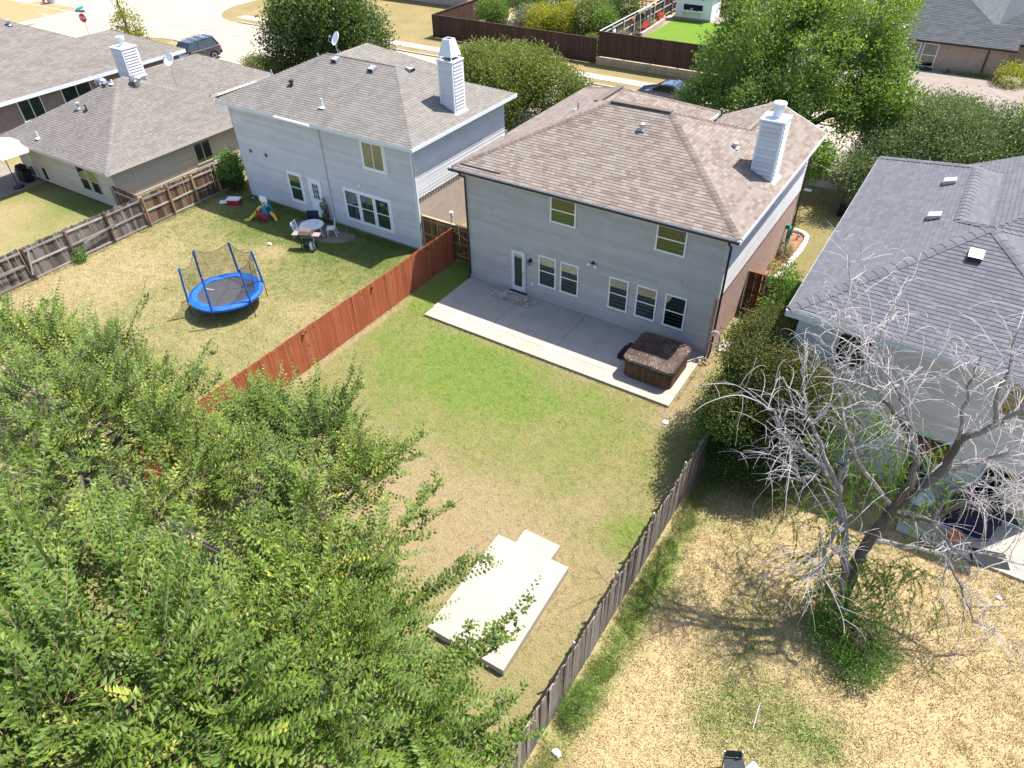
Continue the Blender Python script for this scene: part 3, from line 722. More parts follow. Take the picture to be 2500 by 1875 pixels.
# ================================================================= main house
HR = Roof([(-.5, 12.15, -.38, 9.68, 5.5, .42, ''), (-.5, 7.0, 1.5, 11.75, 5.5, .42, ''), (7.3, 12.15, 3.2, 11.35, 5.5, .42, 'N')])
house = thing('house', 'two-storey grey-sided house with brown shingle hip roof behind the concrete patio', 'house', (0, 0, 0))
roof_deck(house, HR, M['sh_main'], M['trim_lgrey'])
shingles(house, HR, M['sh_main'], n_parts=300, focus=(10.5, .3, 5.8), seed=4)
caps(house, HR, [((-.45, -.33), (4.53, 4.65)), ((12.1, -.33), (7.12, 4.65)), ((-.45, 11.7), (3.25, 8.0)), ((7.0, 11.7), (3.25, 8.0)), ((7.12, 4.65), (9.7, 7.3)), ((3.25, 5.9), (3.25, 8.0)), ((9.72, 7.3), (9.72, 11.3))], M['cap_main'])
m = MB(); m.box(4.5, 7.2, 4.5, 4.8, 7.62, 7.68); part('ridge_vent', m, M['cap_main'], house)
m = MB(); m.box(3.1, 3.4, 5.7, 8.1, 7.10, 7.15); part('ridge_vent', m, M['cap_main'], house)
FS = wallframe(0, 0, 0, 'S'); FE = wallframe(11.7, 0, 0, 'E')
siding(house, FS, 11.7, .05, 5.34, M['siding_grey'], seed=1, depth=.034, gap=.011, joint=M['lap_shade_soft'])
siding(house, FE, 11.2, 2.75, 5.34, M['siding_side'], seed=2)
m = MB(); m.box(0, 11.2, 0, .12, 0, 2.75); part('brick_wall', m, M['brick_pink'], house, FE)
m = MB()
for i in range(58): m.box(i*.19, i*.19+.10, -.028, .0, 2.62, 2.80)
part('brick_course', m, M['brick_pink'], house, FE, kind='stuff')
for Fw, L in ((wallframe(11.7, 11.2, 0, 'N'), 11.7), (wallframe(0, 11.2, 0, 'W'), 11.2)):
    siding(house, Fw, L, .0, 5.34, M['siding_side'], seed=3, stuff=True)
m = MB(); m.box(-.05, .07, -.035, .0, .05, 5.34); m.box(11.63, 11.735, -.035, 0, 2.7, 5.34); m.box(-.035, 0, -.035, .1, .05, 5.34)
part('corner_trim', m, M['trim_grey'], house)
m = MB(); m.box(11.701, 11.735, 0, .09, 2.8, 5.34); part('corner_trim', m, M['trim_lgrey'], house)
m = MB(); m.box(11.60, 11.72, -.06, -.036, .05, 2.75); part('brick_return', m, M['brick_pink'], house)
for u0, u1, z0, z1 in ((4.29, 5.48, 4.08, 5.22), (8.95, 10.16, 4.11, 5.25)): window(house, FS, u0, u1, z0, z1, M['trim_white'], 'hung', .97, seed=int(u0))
for u0, u1 in ((3.75, 4.62), (4.84, 5.73), (7.17, 8.05), (8.41, 9.31), (9.66, 10.55)): window(house, FS, u0, u1, .86, 2.36, M['trim_white'], 'hung', .48, seed=int(u0))
window(house, FE, 5.75, 6.6, 4.2, 5.0, M['trim_white'], 'slide', .3)
# back door
m = MB(); D0, D1, Z0, Z1 = 2.27, 3.10, .17, 2.30
m.box(D0, D0+.07, -.07, 0, Z0, Z1); m.box(D1-.07, D1, -.07, 0, Z0, Z1); m.box(D0+.07, D1-.07, -.07, 0, Z1-.07, Z1)
door = part('door', m, M['trim_grey'], house)
m = MB(); a, b = D0+.07, D1-.07
m.box(a, a+.14, -.05, -.022, Z0, Z1-.07); m.box(b-.14, b, -.05, -.022, Z0, Z1-.07); m.box(a+.14, b-.14, -.05, -.022, Z1-.22, Z1-.07); m.box(a+.14, b-.14, -.05, -.022, Z0, Z0+.26)
part('door_leaf', m, M['trim_lgrey'], door); m = MB(); m.box(a+.14, b-.14, -.020, -.018, Z0+.2, Z1-.2); part('room', m, M['room_dark'], door)
m = MB(); m.box(a+.14, b-.14, -.040, -.036, Z0+.26, Z1-.22); part('pane', m, M['glass'], door)
m = MB(); z = Z1-.24
while z > Z0+.5: m.box(a+.15, b-.15, -.032, -.029, z-.022, z-.003); z -= .03
part('blind', m, M['blind'], door, kind='stuff')
m = MB(); m.tube([(b-.06, -.055, 1.05), (b-.06, -.10, 1.05), (b-.14, -.10, 1.05)], .013, 6); m.lathe([(.03, 0), (.03, .02)], 10, (b-.06, -.06, 1.2)); part('handle', m, M['black'], door)
m = MB(); m.box(D0-.02, D1+.02, -.12, 0, .115, .165); part('threshold', m, M['black_soft'], door)
# gutter, downspouts, heat cable strip
m = MB(); m.box(-.52, 12.17, -.50, -.405, 5.41, 5.425); m.box(-.52, 12.17, -.505, -.49, 5.41, 5.50); part('gutter', m, M['trim_brown'], house, label='dark brown gutter along the back eave')
for x0, x1, lab in ((-.02, .07, 'left'), (11.78, 11.87, 'right')):
    m = MB(); yy = -.08; m.tube([(x0+.03, -.46, 5.42), (x0+.03, -.42, 5.3), (x0+.04, yy, 5.05), (x0+.04, yy, .35), (x0+.04, yy-.22, .12)], .045, 4, t=.5); part('downspout', m, M['trim_brown'], house)
m = MB(); m.tube([(11.81, 11.3, 5.42), (11.78, 11.25, 5.1), (11.78, 11.25, .3)], .045, 4); part('downspout', m, M['trim_brown'], house)
m = MB(); m.box(-.1, 1.9, -.14, -.08, 5.625, 5.66); part('flashing', m, M['trim_brown'], house)
# chimney of the house, boxed in lap siding
def chimney(par, x0, x1, y0, y1, zb, zt, mat, cap='pot'):
    c = MB(); c.box(x0, x1, y0, y1, zb, zt-.08); ch = part('chimney', c, M['lap_shade_wall'], par)  # core coloured dark so the board gaps read as shadow lines
    n = int((zt-.09-zb)/.17)+1
    for k in range(n):
        z = zb+k*(zt-.09-zb)/n
        for f, L, F in (('S', x1-x0, wallframe(x0, y0, 0, 'S')), ('E', y1-y0, wallframe(x1, y0, 0, 'E')), ('N', x1-x0, wallframe(x1, y1, 0, 'N')), ('W', y1-y0, wallframe(x0, y1, 0, 'W'))):
            b = MB(); b.v = [(.07, -.042, z), (L-.07, -.042, z), (L-.07, -.006, z+.152), (.07, -.006, z+.152), (.07, 0, z), (L-.07, 0, z)]; b.f = [(0, 1, 2, 3), (4, 5, 1, 0)]; b.t = [.5, .5]
            part('siding_board', b, mat, ch, WM[ch].inverted() @ F)
    t = MB()
    for x in (x0-.012, x1-.07):
        for y in (y0-.012, y1-.07): t.box(x, x+.082, y-.012, y+.094, zb, zt-.09)
    t.box(x0-.045, x1+.045, y0-.045, y1+.045, zt-.075, zt)
    part('chimney_trim', t, M['trim_lgrey'], ch)
    g = MB(); s = .42; zl = zt
    g.poly([(x1+.03, y0-.09, HRz(x1+.03)), (x1+.16, y0-.09, HRz(x1+.16)), (x1+.16, y1+.06, HRz(x1+.16)), (x1+.03, y1+.06, HRz(x1+.03))])
    if cap == 'pot':
        p = MB(); cx, cy = (x0+x1)/2+.02, (y0+y1)/2+.02
        p.lathe([(.24, 0), (.19, .03), (.18, .30), (.20, .32), (.20, .36), (.255, .38), (.255, .52), (.235, .55), (.0, .57)], 20, (cx, cy, zt)); part('flue_cap', p, M['trim_lgrey'], ch, smooth=False)
    elif cap == 'pyramid':
        p = MB(); cx, cy = (x0+x1)/2, (y0+y1)/2
        def fr(r, z): return [(cx-r, cy-r, z), (cx+r, cy-r, z), (cx+r, cy+r, z), (cx-r, cy+r, z)]
        A = fr(.38, zt+.16); B = fr(.21, zt+.88); C = fr(.17, zt+.88); D = fr(.33, zt+.16)
        for i in range(4): j = (i+1) % 4; p.quad(A[i], A[j], B[j], B[i]); p.quad(D[j], D[i], C[i], C[j]); p.quad(B[i], B[j], C[j], C[i])
        for sx in (-1, 1):
            for sy in (-1, 1): p.bar((cx+sx*.34, cy+sy*.34, zt), (cx+sx*.34, cy+sy*.34, zt+.2), .04)
        part('flue_cap', p, M['trim_lgrey'], ch); p = MB(); p.box(cx-.3, cx+.3, cy-.3, cy+.3, zt+.001, zt+.03); part('flue', p, M['black'], ch)
    else:
        p = MB(); p.lathe([(.3, 0), (.17, .1), (.15, .34), (.22, .36), (.24, .46), (.24, .56), (0, .58)], 18, ((x0+x1)/2, (y0+y1)/2, zt)); part('flue_cap', p, M['trim_lgrey'], ch)
    part('flashing', g, M['trim_white'], ch); return ch
HRz = lambda x: 5.5+.42*(12.15-x)+.035
chimney(house, 10.82, 11.70, 4.46, 5.36, 5.6, 8.05, M['siding_side'])
def vent_pipe(par, x, y, z, h=.35, r=.045, mat=None, hood=False):
    p = MB(); p.box(x-.17, x+.17, y-.17, y+.17, z+.012, z+.028); p.lathe([(r*1.8, 0), (r, .09), (r, h), (r*.7, h+.002), (r*.7, h-.05)], 10, (x, y, z))
    if hood: p.lathe([(r*1.9, h-.02), (r*1.9, h+.06), (r*.5, h+.10)], 10, (x, y, z))
    part('vent_pipe', p, mat or M['galv'], par)
vent_pipe(house, 6.44, 3.49, 7.11, .22, .075, M['metal'], True); vent_pipe(house, 9.83, 5.21, 6.46, .16, .06, None, True); vent_pipe(house, 2.69, 5.02, 6.83, .35); vent_pipe(house, -.2, 3.56, 5.6, .3)
# lights and box on the wall
t = thing('wall_lantern', 'black lantern light on the grey wall right of the back door', 'wall light', (3.33, -.02, 1.9))
m = MB(); m.box(-.06, .06, -.03, 0, -.05, .14); m.bar((0, -.02, .1), (0, -.14, .1), .02); part('bracket', m, M['black'], t)
m = MB(); m.lathe([(.02, .12), (.07, .08), (.075, .06), (.055, -.12), (.03, -.14)], 6, (0, -.14, 0)); part('lantern', m, M['glass_dark'], t)
m = MB(); m.lathe([(.01, .14), (.085, .075), (.08, .06)], 6, (0, -.14, 0))
for k in range(6): a = k*math.pi/3; m.bar((.074*math.cos(a), -.14+.074*math.sin(a), .06), (.055*math.cos(a), -.14+.055*math.sin(a), -.12), .012)
part('cage', m, M['black'], t)
t = thing('floodlight', 'black twin floodlight with clear lamps high on the grey wall', 'floodlight', (6.38, -.02, 2.75))
m = MB(); m.lathe([(.07, 0), (.07, .03), (.03, .05)], 14, M=Matrix.Rotation(math.pi/2, 4, 'X')); m.tube([(0, -.04, 0), (-.1, -.1, -.02)], .03, 8); m.tube([(0, -.04, 0), (.08, -.1, -.04)], .03, 8); part('base', m, M['black'], t)
for sx, dz in ((-1, -.03), (1, -.06)):
    m = MB(); m.tube([(sx*.09, -.1, dz), (sx*.2, -.17, dz-.07)], [.035, .055], 10); part('lamp', m, M['white_plastic'], t)
t = thing('outlet_box', 'small grey outlet cover low on the wall right of the door', 'outlet', (3.43, -.025, .76)); m = MB(); m.box(-.06, .06, -.05, .01, -.08, .08); part('cover', m, M['trim_lgrey'], t, bevel=.01)
# ---------------- patio, pads
t = thing('patio', 'wide concrete patio slab along the back of the grey house', 'patio', (0, 0, 0))
gx = [0.02, 3.10, 6.23, 11.64]
for i in range(3):
    m = MB(); m.box(gx[i]+.008, gx[i+1]-.008, -3.02, -.02, -.05, .11); part('slab', m, concrete_mat('patio_conc', (.36, .325, .28), .22) if i == 0 else bpy.data.materials['patio_conc'], t)
gx2 = [0.08, 3.12, 6.25, 11.64]
for i in range(3):
    m = MB(); m.box(gx2[i]+.006, gx2[i+1]-.006, -3.72, -3.032, -.05, .108); part('slab', m, M['concrete'], t, label='pale strip of slab along the lawn edge')
m = MB(); m.box(.05, 11.6, -3.0, -.02, -.05, .07); part('joint_filler', m, M['joint'], t)
t = thing('concrete_pad', 'large bare white concrete pad at the back of the lawn', 'concrete pad', (9.6, -12.3, 0))
m = MB(); m.extrude([(.13, -3.42), (2.56, -3.36), (2.43, .30), (.03, .20)], -.05, .28); part('slab', m, M['concrete_new'], t)
t = thing('concrete_step', 'small concrete step slab against the far end of the white pad', 'step', (10.8, -11.6, 0), 0)
m = MB(); m.extrude([(-.63, -.43), (.59, -.395), (.59, .24), (-.64, .20)], -.05, .12); part('slab', m, M['concrete_new'], t)
# stacked pavers at the door
t = thing('paver_step', 'loose pile of tumbled tan pavers forming a step below the back door', 'step', (2.6, -.3, .11))
rr = random.Random(11); M['paver'] = wood('paver', [(.2, (.26, .19, .16)), (.5, (.36, .29, .25)), (.8, (.44, .38, .33))], streak=(8, 8, 8), rnd=.5)
for row, (y, z, xs, xe) in enumerate([(-.58, 0, -.95, 1.0), (-.40, 0, -1.0, 1.05), (-.22, 0, -1.05, 1.15), (-.04, 0, -1.1, 1.2), (-.46, .062, -.75, .55), (-.28, .062, -.9, .9), (-.10, .062, -.95, .8)]):
    x = xs+rr.uniform(0, .1)
    while x < xe:
        w = rr.uniform(.17, .24); m = MB(); m.box(-w/2, w/2, -.08, .08, 0, .058, rr.random())
        part('paver', m, M['paver'], t, T(x+w/2, y+rr.uniform(-.02, .02), z, rr.uniform(-.12, .12)), bevel=.008); x += w+.015
# hot tub
M['tub_side'] = wood('tub_side', [(.2, (.05, .026, .016)), (.5, (.10, .055, .034)), (.8, (.16, .09, .06))], rnd=.25, streak=(10, 10, 1))
tt = NT('tub_cover'); nn = tt.noise(2.2, 8, .75); sp = tt.noise(26, 3, .8); cw = tt.noise(1.1, 6, .7)
cc = tt.ramp(nn, [(.35, (.030, .015, .011)), (.7, (.060, .032, .022))])
spk = tt.math('MULTIPLY', tt.ramp(sp, [(.57, 0.), (.61, 1.)]), tt.ramp(cw, [(.42, 0.), (.6, .9)]))
st2 = tt.ramp(tt.noise(3.0, 9, .85, stretch=(1, 1.3, 1)), [(.60, 0.), (.64, .7)])
tt.color(tt.mix(tt.math('MAXIMUM', spk, st2), cc, (.55, .50, .44))); M['tub_cover'] = tt.set(.45, .4, 0, nn, .3, .01)
t = thing('hot_tub', 'square brown hot tub with bird-splattered folding cover on the patio corner', 'hot tub', (10.33, -2.0, .11))
def rrect(w, d, r, n=6):
    P = []
    for cx, cy, a0 in ((w-r, d-r, 0), (-w+r, d-r, 90), (-w+r, -d+r, 180), (w-r, -d+r, 270)):
        for k in range(n+1): a = math.radians(a0+90*k/n); P.append((cx+r*math.cos(a), cy+r*math.sin(a)))
    return P
m = MB(); m.extrude(rrect(.96, .96, .27), 0, .79); part('shell', m, M['black_soft'], t)
P = rrect(.985, .985, .28, 5); per = [math.dist(P[i], P[(i+1) % len(P)]) for i in range(len(P))]; tot = sum(per); N = 96; rr = random.Random(2)
def along(s):
    for i, l in enumerate(per):
        if s <= l: a, b = P[i], P[(i+1) % len(P)]; q = s/l; return (a[0]+(b[0]-a[0])*q, a[1]+(b[1]-a[1])*q)
        s -= l
    return P[0]
for k in range(N):
    a = along(tot*k/N); b = along(tot*(k+.86)/N); m = MB(); dx, dy = b[0]-a[0], b[1]-a[1]; l = math.hypot(dx, dy); nx, ny = dy/l*.012, -dx/l*.012
    m.extrude([a, b, (b[0]+nx, b[1]+ny), (a[0]+nx, a[1]+ny)][::-1], .03, .73, rr.random()); part('side_slat', m, M['tub_side'], t)
m = MB(); m.extrude(rrect(1.0, 1.0, .29), .735, .79); part('rim', m, plain('rim_grey', (.30, .26, .23), .5), t)
for s_ in (-1, 1):
    O = [(x, y) for x, y in rrect(1.05, 1.05, .31) if x*s_ > 0]
    O = O if s_ > 0 else O
    O = sorted(O, key=lambda p: math.atan2(p[1], p[0]*s_)); O = [(s_*.012, -1.05)]+O+[(s_*.012, 1.05)]
    m = MB(); b0 = len(m.v); n_ = len(O)
    for x, y in O: m.v.append((x, y, .80))
    for x, y in O: m.v.append((x, y, .845))
    for x, y in O: m.v.append((x*.975+s_*.001, y*.975, .875+.03*(1-abs(x)/1.05)))
    m.f = [tuple(range(n_)), tuple(range(2*n_, 3*n_))[::-1]]; m.t = [.5, .5]
    for i in range(n_):
        j = (i+1) % n_
        m.f += [(i, j, n_+j, n_+i), (n_+i, n_+j, 2*n_+j, 2*n_+i)]; m.t += [.5, .5]
    part('cover_half', m, M['tub_cover'], t)
    m = MB(); pts = [(x*1.01, y*1.01, .775-.03*math.sin(k*1.7)) for k, (x, y) in enumerate(O)]; m.tube(pts, .022, 5); part('skirt', m, M['black_soft'], t)
m = MB(); m.bar((0, -1.03, .90), (0, 1.03, .90), .05, .02); part('hinge', m, M['tub_cover'], t)
for sx in (-.55, .1, .6): m = MB(); m.bar((sx, -1.065, .84), (sx, -1.02, .62), .03, .012); part('strap', m, M['black'], t)
t = thing('tub_steps', 'dark brown plastic two-tread steps left of the hot tub', 'steps', (9.0, -1.75, .11))
m = MB(); m.extrude([(-.28, -.38), (.22, -.38), (.22, .38), (-.28, .38)], .0, .20); m.extrude([(-.10, -.36), (.22, -.36), (.22, .36), (-.10, .36)], .20, .42); part('tread', m, M['black_soft'], t, bevel=.02)
# hose on its hook at the corner
t = thing('garden_hose', 'coiled grey garden hose hanging at the right corner of the grey house', 'hose', (11.88, -.16, 1.25)); rr = random.Random(5)
for k in range(4):
    m = MB(); R = .26+.03*k; ox = rr.uniform(-.03, .03)
    m.tube([(ox+R*.78*math.cos(a), -.03*k+.04*math.sin(a*2), -.12-.04*k+R*1.25*math.sin(a)) for a in [2*math.pi*i/22 for i in range(22)]], .012, 6, closed=True); part('coil', m, plain('hose_grey', (.30, .28, .32), .45) if k == 0 else bpy.data.materials['hose_grey'], t)
m = MB(); m.tube([(.25, -.05, -.3), (.3, -.08, -.7), (.15, -.1, -1.0), (-.1, -.05, -1.08)], .017, 6); part('coil', m, bpy.data.materials['hose_grey'], t)
m = MB(); m.box(-.05, .05, -.1, .08, -.02, .12); part('hook', m, M['metal'], t)
# side bed, stones, plants, hose reel
t = thing('garden_edging', 'curved row of white stone blocks edging the mulch bed beside the brick wall', 'edging', (12.4, 9, 0)); rr = random.Random(8)
path = [(12.22, 6.6), (12.3, 7.4), (12.42, 8.4), (12.48, 9.4), (12.55, 10.4), (12.55, 11.3), (12.48, 11.9), (12.2, 12.3), (11.85, 12.35)]
def onpath(s):
    for a, b in zip(path, path[1:]):
        l = math.dist(a, b)
        if s <= l: return (a[0]+(b[0]-a[0])*s/l, a[1]+(b[1]-a[1])*s/l, math.atan2(b[1]-a[1], b[0]-a[0]))
        s -= l
    return (*path[-1], 0)
M['stone_pale'] = plain('stone_pale', (.62, .58, .54), .85, .2, 0, .15, 8)
s = 0
while s < 6.6:
    w = rr.uniform(.24, .32); x, y, a = onpath(s+w/2); m = MB(); m.box(-w/2, w/2, -.11, .11, 0, rr.uniform(.13, .18)); part('stone', m, M['stone_pale'], t, T(x-12.4, y-9, 0, a+rr.uniform(-.08, .08)), bevel=.02); s += w+.025
blob_plant('shrub', 'round green shrub in the mulch bed beside the brick wall', (12.03, 9.55, .38), .42, M['leaf_sage'], 160, 7, .09, .03, seed=3)
blob_plant('flower_plant', 'small yellow-green plant in the mulch bed nearest the brown gate', (12.0, 8.1, .22), .26, M['leaf_yellow'], 90, 6, .08, .03, cat='plant', seed=4)
blob_plant('shrub', 'low dark plant at the rounded far end of the stone edging', (12.1, 11.6, .18), .22, M['leaf_dark'], 60, 5, .08, .03, seed=5)
t = thing('hose_reel', 'green garden hose hanging in loops on the brick side wall', 'hose', (11.82, 9.9, 1.1))
for k in range(5):
    m = MB(); R = .22+.02*k; m.tube([(.05+.02*k, R*math.cos(a), -.1+R*1.9*math.sin(a)-.04*k) for a in [2*math.pi*i/20 for i in range(20)]], .018, 6, closed=True); part('coil', m, M['green_hose'], t)
m = MB(); m.box(-.1, .08, -.1, .1, .2, .4); part('holder', m, M['green_hose'], t)
t = thing('utility_cover', 'white utility box lid in the side lawn near the sidewalk', 'utility lid', (11.0, 17.6, 0)); m = MB(); m.box(-.2, .2, -.14, .14, 0, .05); part('lid', m, M['white_plastic'], t)
t = thing('air_conditioner', 'dark air conditioning unit standing on the side lawn by the slate roof', 'air conditioner', (13.55, 15.6, 0)); m = MB(); m.box(-.4, .4, -.4, .4, 0, .78)
part('casing', m, M['black'], t, bevel=.03)
for k in range(9): m = MB(); m.box(-.415, .415, -.415, -.401, .08+k*.075, .12+k*.075); part('louvre', m, M['black_soft'], t)
m = MB(); m.lathe([(.34, .78), (.34, .81), (.10, .83), (0, .83)], 20); part('fan_grille', m, plain('grille', (.16, .19, .19), .5), t)
m = MB()
for k in range(3): m.box(-.5+k*.02, .0, -.62+k*.0, -.5, .0, .1)
t = thing('splash_block', 'grey concrete splash block beside the hose corner', 'drain block', (12.1, .95, 0)); m = MB(); m.box(-.18, .18, -.42, .42, 0, .06); m.box(-.18, -.13, -.42, .42, .06, .11); m.box(.13, .18, -.42, .42, .06, .11); part('trough', m, M['walk'], t)
t = thing('sprinkler_lid', 'small pale blue valve lid flush in the lawn near the patio corner', 'valve lid', (11.86, -4.5, 0)); m = MB(); m.lathe([(.11, 0), (.11, .03), (0, .035)], 14); part('lid', m, plain('lid_blue', (.35, .48, .60), .5), t)

# ================================================================= fences
fence('fence', 'rust red stained picket fence between the two back yards', (-1.6, -17.0), (-1.6, .9), 1.84, M['fence_red'], (.3, .95, 1.6), rail_side=-1, rail_mat=M['fence_mixed'], jitter=.012, seed=1, post_h=1.6)
for i, (y, z) in enumerate(((-1.17, 1.68), (-4.99, 1.62), (-9.0, 1.62))):
    t = thing('solar_light', ['small solar light on the red fence nearest the wooden gate', 'small solar light on the red fence level with the patio edge', 'small solar light on the red fence closest to the elm branches'][i], 'solar light', (-1.585, y, z), 0, 'solar lights on the red fence')
    m = MB(); m.box(0, .07, -.045, .045, -.03, .05); part('lamp', m, M['black'], t, bevel=.008); m = MB(); m.box(.02, .072, -.03, .03, .051, .056); part('panel', m, M['metal'], t)
g = fence('gate_fence', 'brown wooden gate fence with cross brace between the two houses', (-3.55, 1.02), (-.03, 1.02), 1.86, M['fence_gate'], (.3, .95, 1.72), rail_side=1, rail_mat=M['rail_new'], post='metal', post_mat=M['galv'], post_step=1.76, jitter=.01, seed=3, top_cap=True)
m = MB(); m.bar((1.9, -.05, 1.6), (3.4, -.05, .98), .03, .08); part('brace', m, M['rail_new'], g); m = MB(); m.bar((1.9, -.05, .30), (3.4, -.05, .86), .03, .08); part('brace', m, M['rail_new'], g)
t = thing('vent_cap', 'white pipe cap showing above the wooden gate', 'pipe', (-2.45, 1.9, 0)); m = MB(); m.lathe([(.06, 0), (.06, 1.75), (.10, 1.78), (.10, 1.98), (0, 2.0)], 12); part('pipe', m, M['white_plastic'], t)
fence('fence', 'weathered grey picket fence along the right side of the main lawn', (13.78, 3.9), (13.78, -19.5), 1.83, M['fence_grey'], (.3, .95, 1.6), rail_side=1, rail_mat=M['rail_old'], post='metal', post_mat=M['galv'], jitter=.03, seed=4, post_h=1.86, pw=.135, lean=.02, dogear=True)
fence('gate_fence', 'red-brown side gate fence with exposed posts beside the brick wall', (11.75, 4.1), (14.9, 4.1), 1.88, M['fence_rb'], (.35, .95, 1.55), rail_side=1, rail_mat=M['fence_rb'], post='metal', post_mat=M['rail_old'], post_step=.8, jitter=.006, seed=5, top_cap=True)
fence('fence', 'old grey fence with exposed rails along the far left yard', (-18.1, -17.5), (-18.1, -4.75), 1.72, M['fence_old'], (.12, .85, 1.52), rail_side=1, rail_mat=M['rail_old'], post_step=2.3, post_mat=M['fence_mixed'], jitter=.035, seed=6, lean=.02, dogear=True, post_h=1.68)
fence('fence', 'patchy brown fence section running up to the white house', (-18.1, -4.7), (-18.1, 1.6), 1.74, M['fence_mixed'], (.12, .85, 1.52), rail_side=1, rail_mat=M['rail_old'], post_step=1.6, post_mat=M['rail_new'], jitter=.03, seed=7, lean=.015, post_h=1.72)
fence('fence', 'short dark fence return from the old fence to the tan house corner', (-20.75, -4.6), (-18.16, -4.72), 1.70, M['fence_mixed'], (.3, 1.4), rail_side=1, rail_mat=M['rail_old'], jitter=.03, seed=8, dogear=True)
for i, (a, b) in enumerate((((-17.93, -12.9, 1.0), (-17.93, -11.4, .95)), ((-17.93, -8.4, .75), (-17.93, -6.6, .98)), ((-17.93, -11.2, .35), (-17.93, -10.9, 1.6)))):
    t = tag(link('loose_board', MB().bar((0, 0, 0), (b[0]-a[0], b[1]-a[1], b[2]-a[2]), .03, .09).mesh('loose_board'), T(*a), None, M['rail_old']), ['loose pale board nailed low on the old grey fence near the trees', 'loose board across the middle rail of the old grey fence', 'thin upright board leaning on the old grey fence'][i], 'board')
fb = (.3, 1.0, 1.65)
fence('fence', 'long dark brown fence across the street, left half', (-28.3, 33.6), (-10.8, 33.5), 1.97, M['fence_brown'], fb, rail_side=-1, jitter=.004, joined=True, top_cap=True, rail_mat=M['fence_brown'], seed=9)
fence('fence', 'dark brown fence corner running back from the street beside the dry lawn', (-28.3, 33.7), (-28.3, 50), 1.97, M['fence_brown'], fb, rail_side=-1, jitter=.004, joined=True, top_cap=True, rail_mat=M['fence_brown'], seed=10)
fence('fence', 'dark brown fence standing on the stone retaining wall across the street', (-10.7, 33.47), (3.5, 33.47), 1.9, M['fence_brown'], fb, rail_side=-1, jitter=.004, joined=True, top_cap=True, rail_mat=M['fence_brown'], seed=11, z=.64)
M['cap_grey'] = plain('cap_grey', (.40, .38, .36))
fence('fence', 'dark brown fence dividing the bushy yard from the bright green lawn', (-10.75, 33.6), (-11.2, 52), 1.9, M['fence_brown'], fb, rail_side=1, jitter=.004, joined=True, top_cap=True, rail_mat=M['cap_grey'], seed=12, z=.62)
fence('fence', 'dark brown back fence behind the white garden shed', (-11.2, 52), (-2, 51.6), 1.9, M['fence_brown'], fb, rail_side=1, jitter=.004, joined=True, rail_mat=M['fence_brown'], seed=13, z=.62)
t = thing('retaining_wall', 'tan stone retaining wall under the brown street fence', 'retaining wall', (-10.8, 33.35, 0))
rr = random.Random(4)
for row in range(2):
    x = -rr.uniform(0, .4)
    while x < 14.3:
        w = rr.uniform(.6, 1.1); m = MB(); m.box(max(x, 0), min(x+w, 14.3)-.02, rr.uniform(-.02, .02), .25, row*.31, row*.31+.295, rr.random()); part('stone', m, plain('stone_tan', (.40, .31, .19), .9, .2, 0, .2, 2) if not bpy.data.materials.get('stone_tan') else bpy.data.materials['stone_tan'], t); x += w

# ================================================================= white house (left neighbour)
NR = Roof([(-16.65, -3.17, .32, 9.1, 5.5, .42, ''), (-15.2, -8.8, 1.4, 10.8, 5.5, .55, '')])
nh = thing('house', 'two-storey white-sided house with grey shingle hip roof behind the trampoline yard', 'house', (-10, 1, 0))
roof_deck(nh, NR, M['sh_grey'], M['trim_lgrey'])
shingles(nh, NR, M['sh_grey'], n_parts=300, focus=(-5.5, 1.5, 6.0), seed=9)
NF = wallframe(-16.2, .78, 0, 'S'); NE = wallframe(-3.6, .78, 0, 'E')
siding(nh, NF, 12.6, .12, 5.34, M['siding_white'], seed=11, e=.175); siding(nh, NE, 7.7, 2.8, 5.34, M['siding_side'], seed=12, e=.175)
m = MB(); m.box(0, 7.7, 0, .12, 0, 2.8); part('brick_wall', m, M['brick_tan'], nh, WM[nh].inverted() @ NE)
m = MB()
for i in range(36): m.box(i*.21, i*.21+.10, -.03, .0, 2.62, 2.84)
part('brick_course', m, M['brick_dark'], nh, WM[nh].inverted() @ NE, kind='stuff')
m = MB(); m.box(.0, 12.6, -.03, .1, 0, .12); part('foundation', m, M['concrete'], nh, WM[nh].inverted() @ NF)
for Fw, L in ((wallframe(-3.6, 8.5, 0, 'N'), 12.5), (wallframe(-16.2, 8.5, 0, 'W'), 7.7), (wallframe(-9.3, 10.3, 0, 'N'), 5.4), (wallframe(-9.3, 8.6, 0, 'E'), 1.7), (wallframe(-14.7, 10.3, 0, 'W'), 1.7)): siding(nh, Fw, L, 0, 5.34, M['siding_side'], seed=3, stuff=True)
m = MB(); m.box(-.035, .09, -.035, 0, .12, 5.34); m.box(12.51, 12.635, -.035, 0, .12, 5.34); m.box(-.035, 0, -.035, .1, .12, 5.34); m.box(12.601, 12.635, -.03, .1, .12, 5.34); part('corner_trim', m, M['trim_lgrey'], nh, WM[nh].inverted() @ NF)
X = lambda x: x+16.2
def ntrim(u0, u1, z0, z1):
    m = MB(); m.box(u0-.1, u1+.1, -.028, .0, z0-.12, z1+.1); part('window_trim', m, M['trim_white'], nh, WM[nh].inverted() @ NF)
ntrim(X(-6.72), X(-5.38), 3.78, 5.1); w = window(nh, NF, X(-6.72), X(-5.38), 3.78, 5.1, M['trim_white'], 'slide', 0, low=M['curtain'])
ntrim(X(-12.62), X(-11.68), .68, 2.22); window(nh, NF, X(-12.62), X(-11.68), .68, 2.22, M['trim_white'], 'hung', 0, low=M['screen'])
ntrim(X(-8.47), X(-5.42), .62, 2.24)
for k in range(3): a = X(-8.47)+k*1.04; window(nh, NF, a, a+.94, .62, 2.24, M['trim_white'], 'hung', 0, low=M['room_dark'])
